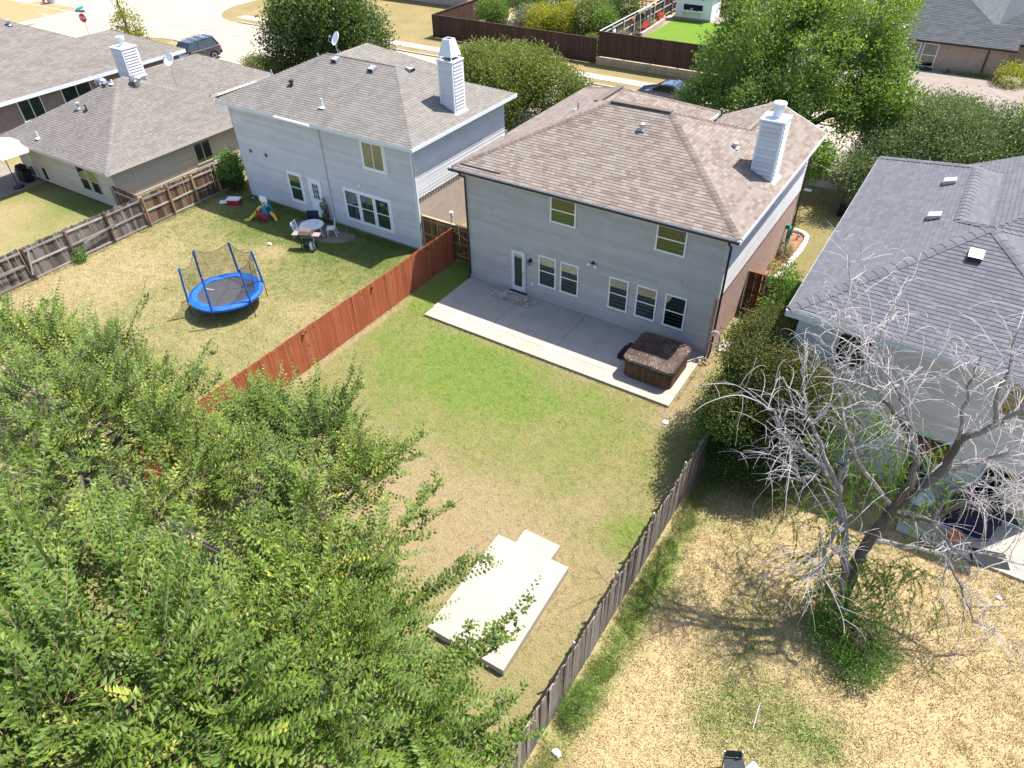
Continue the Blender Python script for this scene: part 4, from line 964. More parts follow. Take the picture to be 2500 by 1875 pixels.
D0, D1 = X(-11.1), X(-10.15); m = MB(); m.box(D0, D0+.09, -.07, 0, .08, 2.28); m.box(D1-.09, D1, -.07, 0, .08, 2.28); m.box(D0+.09, D1-.09, -.07, 0, 2.19, 2.28)
door = part('door', m, M['trim_white'], nh, WM[nh].inverted() @ NF); m = MB(); m.box(D0+.09, D1-.09, -.045, -.02, .1, 2.19)
part('door_leaf', m, M['trim_white'], door)
m = MB(); a, b = D0+.25, D1-.25; m.box(a, b, -.052, -.047, 1.15, 2.02); part('pane', m, M['glass'], door)
m = MB()
for k in range(4): x = a+(b-a)*k/3; m.box(x-.012, x+.012, -.062, -.053, 1.15, 2.02)
for k in range(4): z = 1.15+.87*k/3; m.box(a, b, -.066, -.0625, z-.012, z+.012)
part('glazing_bars', m, M['trim_white'], door); m = MB(); m.lathe([(.0, -.05), (.035, -.04), (.03, 0)], 10, M=Matrix.Translation((D0+.16, -.05, 1.05)) @ Matrix.Rotation(math.pi/2, 4, 'X')); part('handle', m, M['metal'], door)
m = MB(); xx = X(-9.55); m.tube([(xx-.02, -.50, 5.36), (xx, -.30, 5.28), (xx, -.07, 5.1), (xx, -.07, .15)], .04, 4); part('downspout', m, M['trim_lgrey'], nh, WM[nh].inverted() @ NF)
m = MB(); m.bar((X(-12.0), -.53, 5.44), (X(-9.55), -.53, 5.42), .1, .09); part('gutter', m, M['trim_white'], nh, WM[nh].inverted() @ NF, label='short white gutter piece at the middle of the eave')
for x in (-15.29, -14.06): m = MB(); m.box(X(x)-.09, X(x)+.09, -.035, 0, 2.78, 2.96); part('wall_vent', m, plain('vent_brown', (.07, .03, .03)) if x < -15 else bpy.data.materials['vent_brown'], nh, WM[nh].inverted() @ NF)
m = MB(); m.box(X(-7.35), X(-7.22), -.06, 0, 2.62, 2.74); part('wall_vent', m, M['white_plastic'], nh, WM[nh].inverted() @ NF)
HRz = lambda x: 5.5+.42*(-3.17-x)+.035
def in_house(h, fn, *a): fn(h, *a)
_p = part
def part(name, mb, mat, parent, M_=None, **k):      # shapes given in world space for roofs whose house stands away from the origin
    return _p(name, mb, mat, parent, M_, **k)
def wpart(name, mb, mat, parent, **k): return _p(name, mb, mat, parent, WM[parent].inverted(), **k)
def world_chimney(par, *a, **k):
    global part
    keep = part
    def pw(name, mb, mat, parent, M_=None, **kk): return _p(name, mb, mat, parent, M_ if M_ is not None else WM[parent].inverted(), **kk)
    part = pw; c = chimney(par, *a, **k); part = keep; return c
world_chimney(nh, -4.59, -3.74, 4.44, 5.30, 5.6, 8.12, M['siding_side'], cap='pyramid')
def box_vent(par, x, y, roof, s=.22, mat=None, up=(0, 1)):
    z = roof.h(x, y); m = MB(); u = up; a = (u[1], -u[0]); g = 0
    def q(su, sa, dz): px, py = x+u[0]*su+a[0]*sa, y+u[1]*su+a[1]*sa; return (px, py, roof.h(px, py)+dz)
    A = [q(-s, -s, .05), q(-s, s, .05), q(s, s, .05), q(s, -s, .05)]; B = [q(-s*1.05, -s, .20), q(-s*1.05, s, .20), q(s*.9, s, .14), q(s*.9, -s, .14)]
    m.poly(B)
    for i in (1, 2, 3): j = (i+1) % 4; m.quad(A[i], A[j], B[j], B[i])
    v = wpart('roof_vent', m, mat or M['white_plastic'], par); o = MB(); o.quad(A[0], A[1], (B[1][0], B[1][1], B[1][2]-.01), (B[0][0], B[0][1], B[0][2]-.01)); wpart('vent_opening', o, M['black'], v)
for x, y, u in ((-11.25, 4.35, (0, 1)), (-8.62, 4.2, (0, 1)), (-7.0, 5.2, (-1, 0))): box_vent(nh, x, y, NR, .18, M['galv'], u)
def pipe(par, roof, x, y, h=.35, r=.05, mat=None, hood=False):
    global part
    keep = part
    def pw(name, mb, mat, parent, M_=None, **kk): return _p(name, mb, mat, parent, WM[parent].inverted(), **kk)
    part = pw; vent_pipe(par, x, y, roof.h(x, y), h, r, mat, hood); part = keep
pipe(nh, NR, -12.62, 2.31, .18, .07, M['black'], True); pipe(nh, NR, -9.6, 1.4, .45, .05, M['trim_lgrey']); pipe(nh, NR, -16.1, 4.0, .45, .05); pipe(nh, NR, -15.3, 6.9, .4, .05)
def dish(name, label, x, y, z, az, el=.5, r=.32, hgt=.6):
    t = thing(name, label, 'satellite dish', (x, y, z), az); m = MB(); m.tube([(0, 0, 0), (0, -.05, hgt*.6), (0, .05, hgt)], .022, 6); m.bar((0, .0, hgt*.3), (.12, .25, 0), .02); part('mast', m, M['galv'], t)
    R = Matrix.Translation((0, .05, hgt)) @ Matrix.Rotation(math.pi/2-el, 4, 'X'); m = MB(); m.lathe([(0.02, -.0), (r*.5, .02), (r, .075), (r*.99, .09), (r*.5, .035), (0.02, .012)], 22, M=R); part('reflector', m, M['white_plastic'], t)
    m = MB(); m.tube([R @ Vector((0, -r*.9, .08)), R @ Vector((0, -r*.6, .42)), R @ Vector((0, -.02, .40))], .014, 5); m.box(-.04, .04, -.05, .05, .36, .44, M=R); part('arm', m, M['galv'], t)
dish('satellite_dish', 'round satellite dish on the ridge of the white house, seen against the dark tree', -12.3, 5.6, 7.1, -.4, r=.36, hgt=.75)

# ================================================================= slate roofed house (right)
RR = Roof([(14.75, 23.45, -3.74, 4.9, 5.5, .455, ''), (14.75, 21.85, -2.3, 9.75, 5.5, .455, ''), (16.2, 26.5, -1.0, 8.6, 5.5, .42, 'N')])
rh = thing('house', 'two-storey blue-grey house with slate coloured shingle roof on the right edge', 'house', (18, 0, 0))
roof_deck(rh, RR, M['sh_slate'], M['trim_blue'], fasc=.2)
shingles(rh, RR, M['sh_slate'], e=.15, wmin=.2, wmax=.34, n_parts=300, focus=(17.5, -3.5, 5.9), seed=14)
caps(rh, RR, [((14.8, -3.69), (19.1, .62)), ((23.4, -3.69), (19.1, .62)), ((18.3, 1.45), (18.3, 6.2)), ((14.8, 9.7), (18.3, 6.2)), ((19.1, .62), (18.3, 1.45)), ((19.1, .62), (20.4, 1.95))], M['sh_slate'], step=.28, w=.19, up=.05)
for x, y, u in ((17.6, 5.0, (1, 0)), (17.55, 1.95, (1, 0)), (18.95, -.55, (0, 1))): box_vent(rh, x, y, RR, .19, M['galv'], u)
RF = wallframe(15.15, -3.3, 0, 'S'); RW = wallframe(15.15, 9.3, 0, 'W'); iv = WM[rh].inverted()
siding(rh, RF, 8.0, 2.45, 5.3, M['siding_blue'], seed=21); siding(rh, RF, 8.0, 0.05, 2.3, M['siding_blue'], seed=22)
m = MB(); m.box(-.02, 8.0, -.03, .0, 2.3, 2.45); m.box(-.03, .09, -.034, .0, 2.45, 5.3); part('belt_trim', m, M['trim_blue'], rh, iv @ RF)
siding(rh, RW, 12.6, 0.05, 5.3, M['siding_blue'], seed=23, stuff=True)
m = MB(); m.box(0, 12.6, 0, .1, 0, 5.3); part('wall', m, M['siding_blue'], rh, iv @ wallframe(23.1, -3.3, 0, 'E'))
window(rh, RF, 5.72, 7.4, 3.9, 5.15, M['trim_white'], 'slide', 0, low=M['room_dark'], glass=M['glass_dark']); window(rh, RF, 1.2, 2.2, 3.9, 5.15, M['trim_blue'], 'slide', 0, low=M['room_dark'], glass=M['glass_dark'])
m = MB(); m.box(4.1, 5.15, -.25, -.02, 1.62, 2.26); part('canopy', m, M['fence_gate'], rh, iv @ RF, label='orange-brown wooden panel over the back door')
window(rh, RF, 4.2, 5.05, .1, 1.58, M['trim_blue'], 'fixed', 0, low=M['room_dark']); window(rh, RF, 6.2, 7.9, .1, 2.1, M['trim_blue'], 'slide', 0, low=M['room_dark'])
m = MB(); m.box(5.35, 5.5, -.08, -.02, 1.1, 1.28); part('outlet_box', m, M['galv'], rh, iv @ RF)
t = thing('patio', 'concrete patio behind the slate roofed house', 'patio', (22, -4.6, 0)); m = MB(); m.box(-2.2, 4, -.75, 1.28, 0, .1); part('slab', m, M['concrete'], t)
t = thing('storage_box', 'dark blue covered storage box against the blue-grey wall', 'storage box', (21.6, -4.0, .1)); m = MB(); m.box(-.6, .6, -.45, .45, 0, .85); part('body', m, M['navy'], t, bevel=.04); m = MB(); m.box(-.64, .64, -.5, .5, .85, .93); part('lid', m, M['black_soft'], t, bevel=.02)
t = thing('flower_pot', 'terracotta pot on the patio under the bare tree', 'pot', (21.3, -4.9, .1)); m = MB(); m.lathe([(.13, 0), (.19, .28), (.22, .28), (.22, .34), (.19, .34), (.17, .30), (0, .30)], 16); part('pot', m, plain('terracotta', (.42, .16, .08)), t)
t = thing('round_table', 'round pale garden table by the blue-grey wall under the tree', 'table', (20.1, -4.2, 0)); m = MB(); m.lathe([(.42, .68), (.44, .70), (.44, .72), (0, .725)], 22); part('tabletop', m, plain('blue_white', (.45, .50, .55), .4), t)
for k in range(3): a = k*2.1; m = MB(); m.bar((.08*math.cos(a), .08*math.sin(a), .68), (.33*math.cos(a), .33*math.sin(a), 0), .03); part('leg', m, M['galv'], t)
t = thing('doormat', 'dark patterned mat on the concrete under the dead branches', 'mat', (22.3, -5.05, .1), .3); m = MB(); m.box(-.5, .5, -.3, .3, 0, .015); part('mat', m, M['black_soft'], t)
t = thing('garden_chair', 'pale metal chair frame cut off at the bottom edge', 'chair', (17.95, -14.75, 0), .5)
for a, b in (((-.2, .1, 0), (-.25, .15, .75)), ((.2, .1, 0), (.15, .15, .75)), ((-.2, -.35, 0), (-.2, -.35, .42)), ((.2, -.35, 0), (.2, -.35, .42))): m = MB(); m.bar(a, b, .03); part('leg', m, M['metal'], t)
m = MB(); m.box(-.24, .22, -.38, .14, .42, .45); part('seat', m, M['screen'], t); m = MB(); m.quad((-.25, .15, .45), (.2, .15, .45), (.16, .17, .75), (-.26, .17, .75)); part('backrest', m, M['screen'], t)
t = thing('recycling_crate', 'dark green crate with pale papers at the bottom edge', 'crate', (18.45, -14.72, 0), -.4); m = MB(); m.box(-.28, .28, -.2, .2, 0, .45); part('body', m, plain('crate_green', (.02, .10, .08), .5), t, bevel=.02)
for k in range(3): m = MB(); m.box(-.24+.16*k, -.10+.16*k, -.15, .16, .45, .50+.02*k); part('paper', m, M['trim_lgrey'], t)
# ================================================================= tan house, far left, and the ones beyond
LR = Roof([(-31.2, -20.4, -4.85, 6.4, 2.5, .5, ''), (-32.6, -25.8, 1.0, 11.9, 2.6, .5, '')])
lh = thing('house', 'single-storey tan-sided house with weathered brown hip roof on the left', 'house', (-26, -4, 0)); iv = WM[lh].inverted()
roof_deck(lh, LR, M['sh_tan'], M['trim_tan']); shingles(lh, LR, M['sh_tan'], e=.15, wmin=.2, wmax=.36, n_parts=150, focus=(-21, -4, 2.8), seed=31)
caps(lh, LR, [((-20.45, -4.8), (-25.8, .55)), ((-31.1, -4.8), (-25.8, .55)), ((-25.8, .9), (-20.5, 6.3))], M['sh_tan'], step=.3, w=.16, up=.03)
LS = wallframe(-30.8, -4.4, 0, 'S'); LE = wallframe(-20.85, -4.4, 0, 'E')
siding(lh, LS, 9.95, .1, 2.34, M['siding_tan'], seed=31); siding(lh, LE, 10.4, .1, 2.34, M['siding_tan'], seed=32)
m = MB(); m.box(-.03, .09, -.035, 0, .1, 2.34); m.box(9.86, 9.985, -.035, 0, .1, 2.34); part('corner_trim', m, M['trim_tan'], lh, iv @ LS)
m = MB(); m.box(0, 9.95, .0, .1, 0, 2.34); part('wall', m, M['siding_tan'], lh, iv @ wallframe(-20.85, 6.0, 0, 'N')); m = MB(); m.box(0, 10.4, 0, .1, 0, 2.34); part('wall', m, M['siding_tan'], lh, iv @ wallframe(-30.8, 6.0, 0, 'W'))
m = MB(); m.box(-32.2, -26.2, 6.2, 11.5, 0, 2.44); part('garage_walls', m, M['brick_dark'], lh, iv)
for u0, u1 in ((6.45, 7.35), (7.5, 8.4)): window(lh, LS, u0, u1, .6, 2.05, M['trim_tan'], 'hung', 0, low=M['screen'])
window(lh, LE, 5.25, 6.45, .85, 2.1, M['trim_tan'], 'slide', 0, low=M['curtain'])
window(lh, LS, .35, 1.2, .15, 2.2, M['trim_white'], 'fixed', 0, low=M['screen']); m = MB(); m.box(2.2, 2.5, -.05, .0, .25, .95); part('wall_hatch', m, M['trim_brown'], lh, iv @ LS)
m = MB(); m.bar((-25.70, 6.9, 2.5), (-25.70, 10.2, 2.5), .05, .05); part('gutter', m, M['trim_white'], lh, iv)
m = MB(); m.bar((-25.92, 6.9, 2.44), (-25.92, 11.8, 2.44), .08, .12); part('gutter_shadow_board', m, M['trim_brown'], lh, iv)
def turbine(par, x, y, z):
    m = MB(); m.lathe([(.13, -.1), (.13, .18), (.16, .2)], 14, (x, y, z)); wpart('vent_base', m, M['galv'], par)
    for k in range(18):
        a = 2*math.pi*k/18; q = MB(); P = []
        for j in range(7):
            f = j/6; r = .20+.12*math.sin(f*math.pi); aa = a+.5*f; P.append((x+r*math.cos(aa), y+r*math.sin(aa), z+.2+.36*f))
        for p0, p1 in zip(P, P[1:]): q.bar(p0, p1, .06, .012)
        wpart('vane', q, M['metal'], par)
    m = MB(); m.lathe([(.20, .55), (.20, .57), (.07, .60), (0, .60)], 14, (x, y, z)); wpart('vent_top', m, M['metal'], par)
turbine(lh, -24.95, 1.15, LR.h(-24.95, 1.15)); turbine(lh, -27.1, .2, LR.h(-27.1, .2))
box_vent(lh, -26.2, .0, LR, .17, M['metal'], (0, 1)); pipe(lh, LR, -25.75, .15, .25, .05, M['trim_lgrey']); pipe(lh, LR, -26.65, -1.85, .3, .07, M['galv'], True); pipe(lh, LR, -25.94, -1.8, .3, .045, M['black']); pipe(lh, LR, -27.73, -4.2, .4, .045, M['trim_lgrey'])
HRz = lambda x: 4.2
world_chimney(lh, -29.6, -28.45, 2.9, 3.95, 3.4, 5.95, M['siding_side'], cap='round')
dish('satellite_dish', 'white satellite dish above the eave beside the boxed chimney', -26.4, 4.6, 3.0, .1, r=.42, hgt=2.2)
t = thing('patio', 'concrete patio slab in the corner behind the tan house', 'patio', (-32, -5, 0)); m = MB(); m.box(-8, 3.1, -2.6, .6, 0, .06); part('slab', m, M['patio_old'], t)
t = thing('patio_umbrella', 'open white patio umbrella with its dark round base on the slab', 'umbrella', (-29.4, -5.8, .06))
m = MB(); m.lathe([(.30, 0), (.32, .05), (.28, .10), (.05, .13), (0, .13)], 18); part('base', m, M['black'], t); m = MB(); m.tube([(0, 0, .1), (.0, 0, 2.45)], .025, 8); part('pole', m, M['black'], t)
cv = MB(); R_ = 2.0; A = [(R_*math.cos(math.pi/4*k+.35)-.3, R_*math.sin(math.pi/4*k+.35)+.1, 2.32) for k in range(8)]
for k in range(8): cv.poly([(-.3, .1, 2.78), A[k], A[(k+1) % 8]]); cv.quad(A[k], A[(k+1) % 8], (A[(k+1) % 8][0], A[(k+1) % 8][1], 2.2), (A[k][0], A[k][1], 2.2))
part('canopy', cv, M['white_plastic'], t)
for k in range(8): m = MB(); m.bar((-.3, .1, 2.74), (A[k][0], A[k][1], 2.30), .02); part('rib', m, M['black'], t)
t = thing('grill', 'black covered grill against the tan wall', 'grill', (-29.9, -5.0, .06)); m = MB(); m.box(-.45, .45, -.25, .25, 0, .75); part('cabinet', m, M['black'], t, bevel=.03); m = MB(); m.extrude([(-.3, -.24), (.3, -.24), (.3, .24), (-.3, .24)], .75, 1.0); part('lid', m, M['black_soft'], t, bevel=.06)
L2 = Roof([(-57, -36.7, -14, 9.9, 2.7, .5, ''), (-43.7, -36.7, 0, 12.7, 2.7, .5, '')])
h2 = thing('house', 'long low house with grey-brown roof at the far left by the street corner', 'house', (-46, 0, 0)); iv = WM[h2].inverted()
roof_deck(h2, L2, M['sh_tan'], M['trim_lgrey'], fasc=.24); shingles(h2, L2, M['sh_tan'], e=.17, wmin=.25, wmax=.5, seed=33, only=lambda up: up[0] < -.5 or up[1] > .5 or up[1] < -.5)
m = MB(); m.box(-56.6, -37.15, -13.6, 9.5, 0, 2.5); m.box(-43.3, -37.15, 9.5, 12.3, 0, 2.5); part('walls', m, M['brick_dark'], h2, iv)
F2 = wallframe(-37.14, -10, 0, 'E')
for u0, u1 in ((9.3, 10.9), (12.4, 14.6)): window(h2, F2, u0, u1, 1.0, 2.4, M['trim_lgrey'], 'slide', 0, low=M['curtain'])
pipe(h2, L2, -42.6, 3.4, .3, .09, M['galv'], True); pipe(h2, L2, -44.0, 3.4, .5, .05, M['trim_brown']); pipe(h2, L2, -43.9, 2.5, .2, .09, M['white_plastic'], True)
t = thing('magnolia', 'small upright magnolia tree beyond the low grey-brown roof', 'tree', (-46.6, 14.3, 0))
def simple_tree(root, base, lobes, leaf, n_cl, per, L, W, r0, seed, **k):
    m = MB(); f = limbs(m, base, lobes, r0, seed, 5); m.tube([Vector(base), f], [r0*1.2, r0*.8], 7); part('trunk', m, M['bark'], root, WM[root].inverted())
    P, D, S, LL, WW, tt_ = crown_leaves(lobes, n_cl, per, L, W, seed=seed, **k); me = leafmesh('crown', P, D, S, LL, WW, tt_); me.materials.append(leaf); link('crown', me, Matrix.Identity(4), root)
simple_tree(t, (-46.6, 14.3, 0), [(-46.6, 14.3, 1.6, 1.4, 1.3, 1.2), (-46.3, 14.3, 3.0, 1.1, 1.1, 1.2), (-46.2, 14.4, 4.4, .7, .7, 1.1)], M['leaf_yellow'], 420, 7, .26, .11, .09, 41, sig=.22, gap=-.1, tmean=.3)
FRR = Roof([(-2, 18.6, 42.6, 62, 2.6, .5, ''), (10, 18.6, 42.6, 47.2, 2.6, .5, 'E'), (15, 36, 44.6, 60, 2.6, .5, '')])
fh = thing('house', 'brick house with dark slate blue roof across the street, top right', 'house', (14, 43, 0)); iv = WM[fh].inverted()
roof_deck(fh, FRR, M['sh_blue'], M['trim_brown'], fasc=.12); shingles(fh, FRR, M['sh_blue'], e=.17, wmin=.3, wmax=.7, seed=35, only=lambda up: up[1] > .5 or up[0] < -.5)
m = MB(); m.box(-1.5, 18.2, 43.05, 61, 0, 2.5); part('brick_wall', m, M['brick_far'], fh, iv); m = MB(); m.box(18.2, 35.5, 45.1, 59, 0, 2.5); part('brick_wall', m, M['brick_far'], fh, iv)
FF = wallframe(-1.5, 43.05, 0, 'S')
m = MB()
for i in range(96): m.box(i*.2, i*.2+.13, -.02, 0, 2.24, 2.46)
part('brick_course', m, M['brick_tan'], fh, iv @ FF, kind='stuff')
for u0, u1 in ((12.7, 13.75), (13.95, 15.0)): window(fh, FF, u0, u1, .7, 2.36, M['trim_white'], 'hung', 0, low=M['room_dark'], glass=M['glass_dark'])
m = MB(); m.tube([(18.35, -.1, 2.45), (18.35, -.1, .1)], .05, 4); part('downspout', m, M['trim_brown'], fh, iv @ FF)
box_vent(fh, 10.6, 43.6, FRR, .25, M['metal'], (0, 1))
for i, (x, r) in enumerate(((12.0, .35), (12.6, .25), (13.25, .34), (14.5, .40), (15.55, .33), (16.1, .34), (16.8, .38), (17.3, .32))):
    blob_plant('shrub', ['dark clipped shrub under the left brick house window', 'narrow dark shrub between the two front windows', 'dark shrub under the right brick house window', 'wide shrub in the middle of the brick wall', 'first shrub of the row before the downspout', 'second shrub of the row before the downspout', 'bushy shrub just left of the black downspout', 'shrub just right of the black downspout'][i], (x, 42.4, .5), r, M['leaf_yellow'] if i > 3 else M['leaf_dark'], 60, 6, .14, .07, seed=50+i, group='shrubs along the brick house', tmean=.25)
blob_plant('flowering_plant', 'small dark red flowering plant against the brick wall', (15.0, 42.3, .4), .16, M['petal_red'], 24, 6, .10, .07, cat='plant', seed=60)
blob_plant('shrub', 'large yellow-green shrub at the right corner of the brick house', (19.0, 41.6, .9), 1.15, M['leaf_yellow'], 330, 8, .18, .09, seed=61)
t = thing('porch_rail', 'black curved handrail by the corner of the brick house', 'handrail', (17.95, 41.9, 0)); m = MB(); m.tube([(-.25, 0, 0), (-.2, 0, 1.0), (-.1, 0, 1.12), (.05, 0, 1.12), (.12, 0, 1.0), (.1, 0, 0)], .035, 6); part('rail', m, M['black'], t)
t = thing('house', 'beige house with only its front wall showing at the top edge', 'house', (-40, 45, 0)); m = MB(); m.box(-7, 7.5, 0, 12, 0, 2.7); part('wall', m, M['brick_tan'], t); R3 = Roof([(-47.5, -32, 44.5, 58, 2.7, .5, '')]); roof_deck(t, R3, M['sh_tan'], M['trim_tan'])

# ================================================================= street things
t = thing('stop_sign', 'red octagonal stop sign with green street name blades at the far corner', 'stop sign', (-56.3, 16.0, 0), .38)
m = MB(); m.tube([(0, 0, 0), (0, 0, 2.95)], .03, 6); part('post', m, M['galv'], t)
m = MB(); O = [(.42*math.cos(math.pi/8+k*math.pi/4), .42*math.sin(math.pi/8+k*math.pi/4)) for k in range(8)]; RX = Matrix.Translation((0, -.04, 2.25)) @ Matrix.Rotation(math.pi/2, 4, 'X')
m.extrude(O, -.004, .004, M=RX); part('sign_border', m, M['trim_white'], t)
m = MB(); m.extrude([(x*.92, y*.92) for x, y in O], .005, .009, M=RX); part('sign_face', m, plain('sign_red', (.50, .012, .02), .4), t)
cu = bpy.data.curves.new('stop_text', 'FONT'); cu.body = 'STOP'; cu.size = .30; cu.align_x = 'CENTER'; cu.align_y = 'CENTER'; cu.extrude = .003
to = bpy.data.objects.new('tmp', cu); COL.objects.link(to); dg = bpy.context.evaluated_depsgraph_get(); me = bpy.data.meshes.new_from_object(to.evaluated_get(dg)); bpy.data.objects.remove(to)
me.materials.clear(); me.materials.append(M['trim_white']); link('lettering', me, WM[t] @ Matrix.Translation((0, -.056, 2.25)) @ Matrix.Rotation(math.pi/2, 4, 'X'), t)
GS = plain('sign_green', (.02, .22, .20), .4)
m = MB(); m.box(-.55, .45, -.02, .02, 2.72, 2.92); part('street_name_blade', m, GS, t); m = MB(); m.box(-.02, .02, -.45, .5, 2.96, 3.16); part('street_name_blade', m, GS, t)
t = thing('lamp_post', 'slim dark pole rising behind the small magnolia', 'pole', (-50.3, 16.4, 0)); m = MB(); m.tube([(0, 0, 0), (0, 0, 7)], [.09, .06], 8); part('pole', m, M['trim_brown'], t); m = MB(); m.tube([(0, 0, 6.9), (0, 1.4, 7.2)], .04, 6); m.box(-.12, .12, 1.2, 1.9, 7.15, 7.27); part('arm', m, M['trim_brown'], t)
t = thing('trash_bin', 'dark grey trash bin at the kerb in the top left corner', 'bin', (-77.4, 24.2, .0)); m = MB(); m.lathe([(.40, 0), (.52, 1.15), (.58, 1.15), (.58, 1.25), (.2, 1.38), (0, 1.38)], 16); part('body', m, M['galv'], t)
t = thing('fire_hydrant', 'red fire hydrant beside the bin at the top edge', 'hydrant', (-78.7, 24.0, 0)); m = MB(); m.lathe([(.2, 0), (.2, .06), (.13, .1), (.13, .6), (.17, .62), (.15, .75), (.05, .85), (0, .86)], 12); part('body', m, M['red_plastic'], t); m = MB(); m.tube([(-.25, 0, .5), (.25, 0, .5)], .07, 8); part('outlet', m, M['red_plastic'], t)
simple_tree(thing('tree', 'tree in the top left corner of the street, mostly out of view', 'tree', (-87.5, 19.8, 0)), (-87.5, 19.8, 0), [(-87.5, 20.3, 3.2, 2.6, 2.6, 1.9), (-85.6, 21.2, 2.6, 1.6)], M['leaf_dark'], 400, 8, .3, .14, .2, 71)
sheet('corner_grass', -96, -71.5, 10, 22.6, .012, grass_mat('corner_turf', (.45, .34, .19), (.30, .25, .12), (.2, .2, .08), bias=.4))
sheet('verge', -80, -70.2, 22.9, 24.0, .020, bpy.data.materials['corner_turf']); sheet('verge', -50, -44.6, 19.55, 20.45, .016, bpy.data.materials['corner_turf']); sheet('verge', -37.6, -32.4, 19.55, 20.45, .016, bpy.data.materials['corner_turf'])
sheet('street_apron', -56.4, -26, 11.9, 18.3, .008, M['road'])

def car(name, label, loc, rz, L, W, H, belt, prof, glass, body_mat, suv=False):
    """prof: side outline of the body below the glass (x, z); glass: four (x, z) corner posts of the cabin"""
    t = thing(name, label, 'car', loc, rz); paint = body_mat
    ys = [(-1, 0), (-.97, .0), (0, 0)]
    m = MB(); n = len(prof); secs = []
    for s in (-1., -.96, -.6, 0, .6, .96, 1.):
        row = []
        for x, z in prof:
            k = abs(s); y = s*W/2; bulge = -.05*(1 if k > .95 else 0)
            zz = z-(.045 if k >= 1 and z > belt*.7 else 0)+(-.02*k*k if z > belt*.8 else 0)
            xx = x*(1-.02*k*k) if abs(x) > L*.42 else x
            xx *= (1-.035*k**4) if abs(x) > L*.42 else 1
            row.append((xx, y*(1-.04*max(0, (z-belt*.6)/belt)), zz))
        secs.append(row)
    b = 0
    for row in secs: m.v += row
    for i in range(len(secs)-1):
        for j in range(n): k = (j+1) % n; m.f.append((i*n+j, i*n+k, (i+1)*n+k, (i+1)*n+j)); m.t.append(.5)
    m.f.append(tuple(range(n))); m.f.append(tuple((len(secs)-1)*n+j for j in range(n))[::-1]); m.t += [.5, .5]
    body = part('body', m, paint, t, smooth=False)
    (ax, az), (bx, bz), (cx, cz), (dx, dz) = glass   # windscreen foot, roof front, roof rear, rear glass foot
    wb, wr = W*.46, W*.385
    m = MB(); A = [(ax, -wb, az), (bx, -wr, bz), (cx, -wr, cz), (dx, -wb, dz)]; B = [(x, -y, z) for x, y, z in A]
    m.poly(A); m.poly(B[::-1]); m.quad(A[0], B[0], B[1], A[1]); m.quad(A[2], B[2], B[3], A[3]); m.quad(A[1], B[1], B[2], A[2])
    part('windows', m, M['car_glass'], t)
    m = MB(); rx = [bx-.02, bx+(cx-bx)*.25, bx+(cx-bx)*.75, cx+.02]; rz_ = [bz+.01, bz+.05, cz+.05, cz+.01]
    for i in range(3):
        for y0, y1, d0, d1 in ((-wr-.015, -wr*.7, 0, .02), (-wr*.7, wr*.7, .02, .02), (wr*.7, wr+.015, .02, 0)):
            m.quad((rx[i], y0, rz_[i]+d0), (rx[i+1], y0, rz_[i+1]+d0), (rx[i+1], y1, rz_[i+1]+d1), (rx[i], y1, rz_[i]+d1))
    m.box(bx, cx, -wr-.012, wr+.012, bz-.03, bz+.012)
    part('roof', m, paint, t, smooth=False)
    m = MB()
    for s in (-1, 1):
        m.bar((ax, s*wb, az), (bx, s*wr, bz), .07, .05); m.bar((cx, s*wr, cz), (dx, s*wb, dz), .09 if not suv else .16, .05)
        for q in ((.42,) if not suv else (.30, .66)):
            x = bx+(cx-bx)*q; x2 = ax+(dx-ax)*(q*.8+.12); m.bar((x2, s*(wb+.004), az), (x, s*(wr+.004), bz), .07, .03)
        m.bar((ax, s*(wb+.012), az+.0), (dx, s*(wb+.012), dz), .03, .03)
    part('pillars', m, paint, t)
    r = .36 if suv else .32
    for x in (L*.30, -L*.31):
        for s in (-1, 1):
            w = MB(); MW = Matrix.Translation((x, s*(W/2-.10), r)) @ Matrix.Rotation(math.pi/2*-s, 4, 'X')
            w.lathe([(r*.6, -.11), (r*.97, -.11), (r, -.08), (r, .08), (r*.97, .115), (r*.62, .115)], 20, M=MW); wh = part('wheel', w, M['black_soft'], t)
            w = MB(); w.lathe([(r*.62, .10), (r*.6, .125), (r*.2, .10), (0, .11)], 14, M=MW); part('rim', w, M['metal'], wh)
            a = MB(); P = [(x+(r+.07)*math.cos(q), s*(W/2+.005), r+(r+.07)*math.sin(q)) for q in [math.pi*k/10 for k in range(11)]]; a.tube(P, .045 if suv else .02, 6); part('wheel_arch', a, M['black_soft'] if suv else paint, t)
    for s in (-1, 1):
        m = MB(); m.box(-L/2-.01, -L/2+.16, s*W*.46-.12, s*W*.46+.05, belt*.66, belt*.66+.32 if suv else belt*.66+.16); part('tail_light', m, M['tail'], t, bevel=.02)
        m = MB(); m.box(L/2-.22, L/2-.03, s*W*.40-.16, s*W*.40+.12, belt*.60, belt*.60+.14); part('headlight', m, M['metal'], t, bevel=.02)
        m = MB(); m.box(ax-.35, ax-.2, s*(W/2+.02)-.02, s*(W/2+.16), az-.02, az+.14); part('mirror', m, paint, t, bevel=.03)
        for q in (.12, -.12): m = MB(); m.bar((q*L-.1, s*(W/2+.005), belt*.86), (q*L+.06, s*(W/2+.005), belt*.86), .03, .02); part('door_handle', m, M['metal'], t)
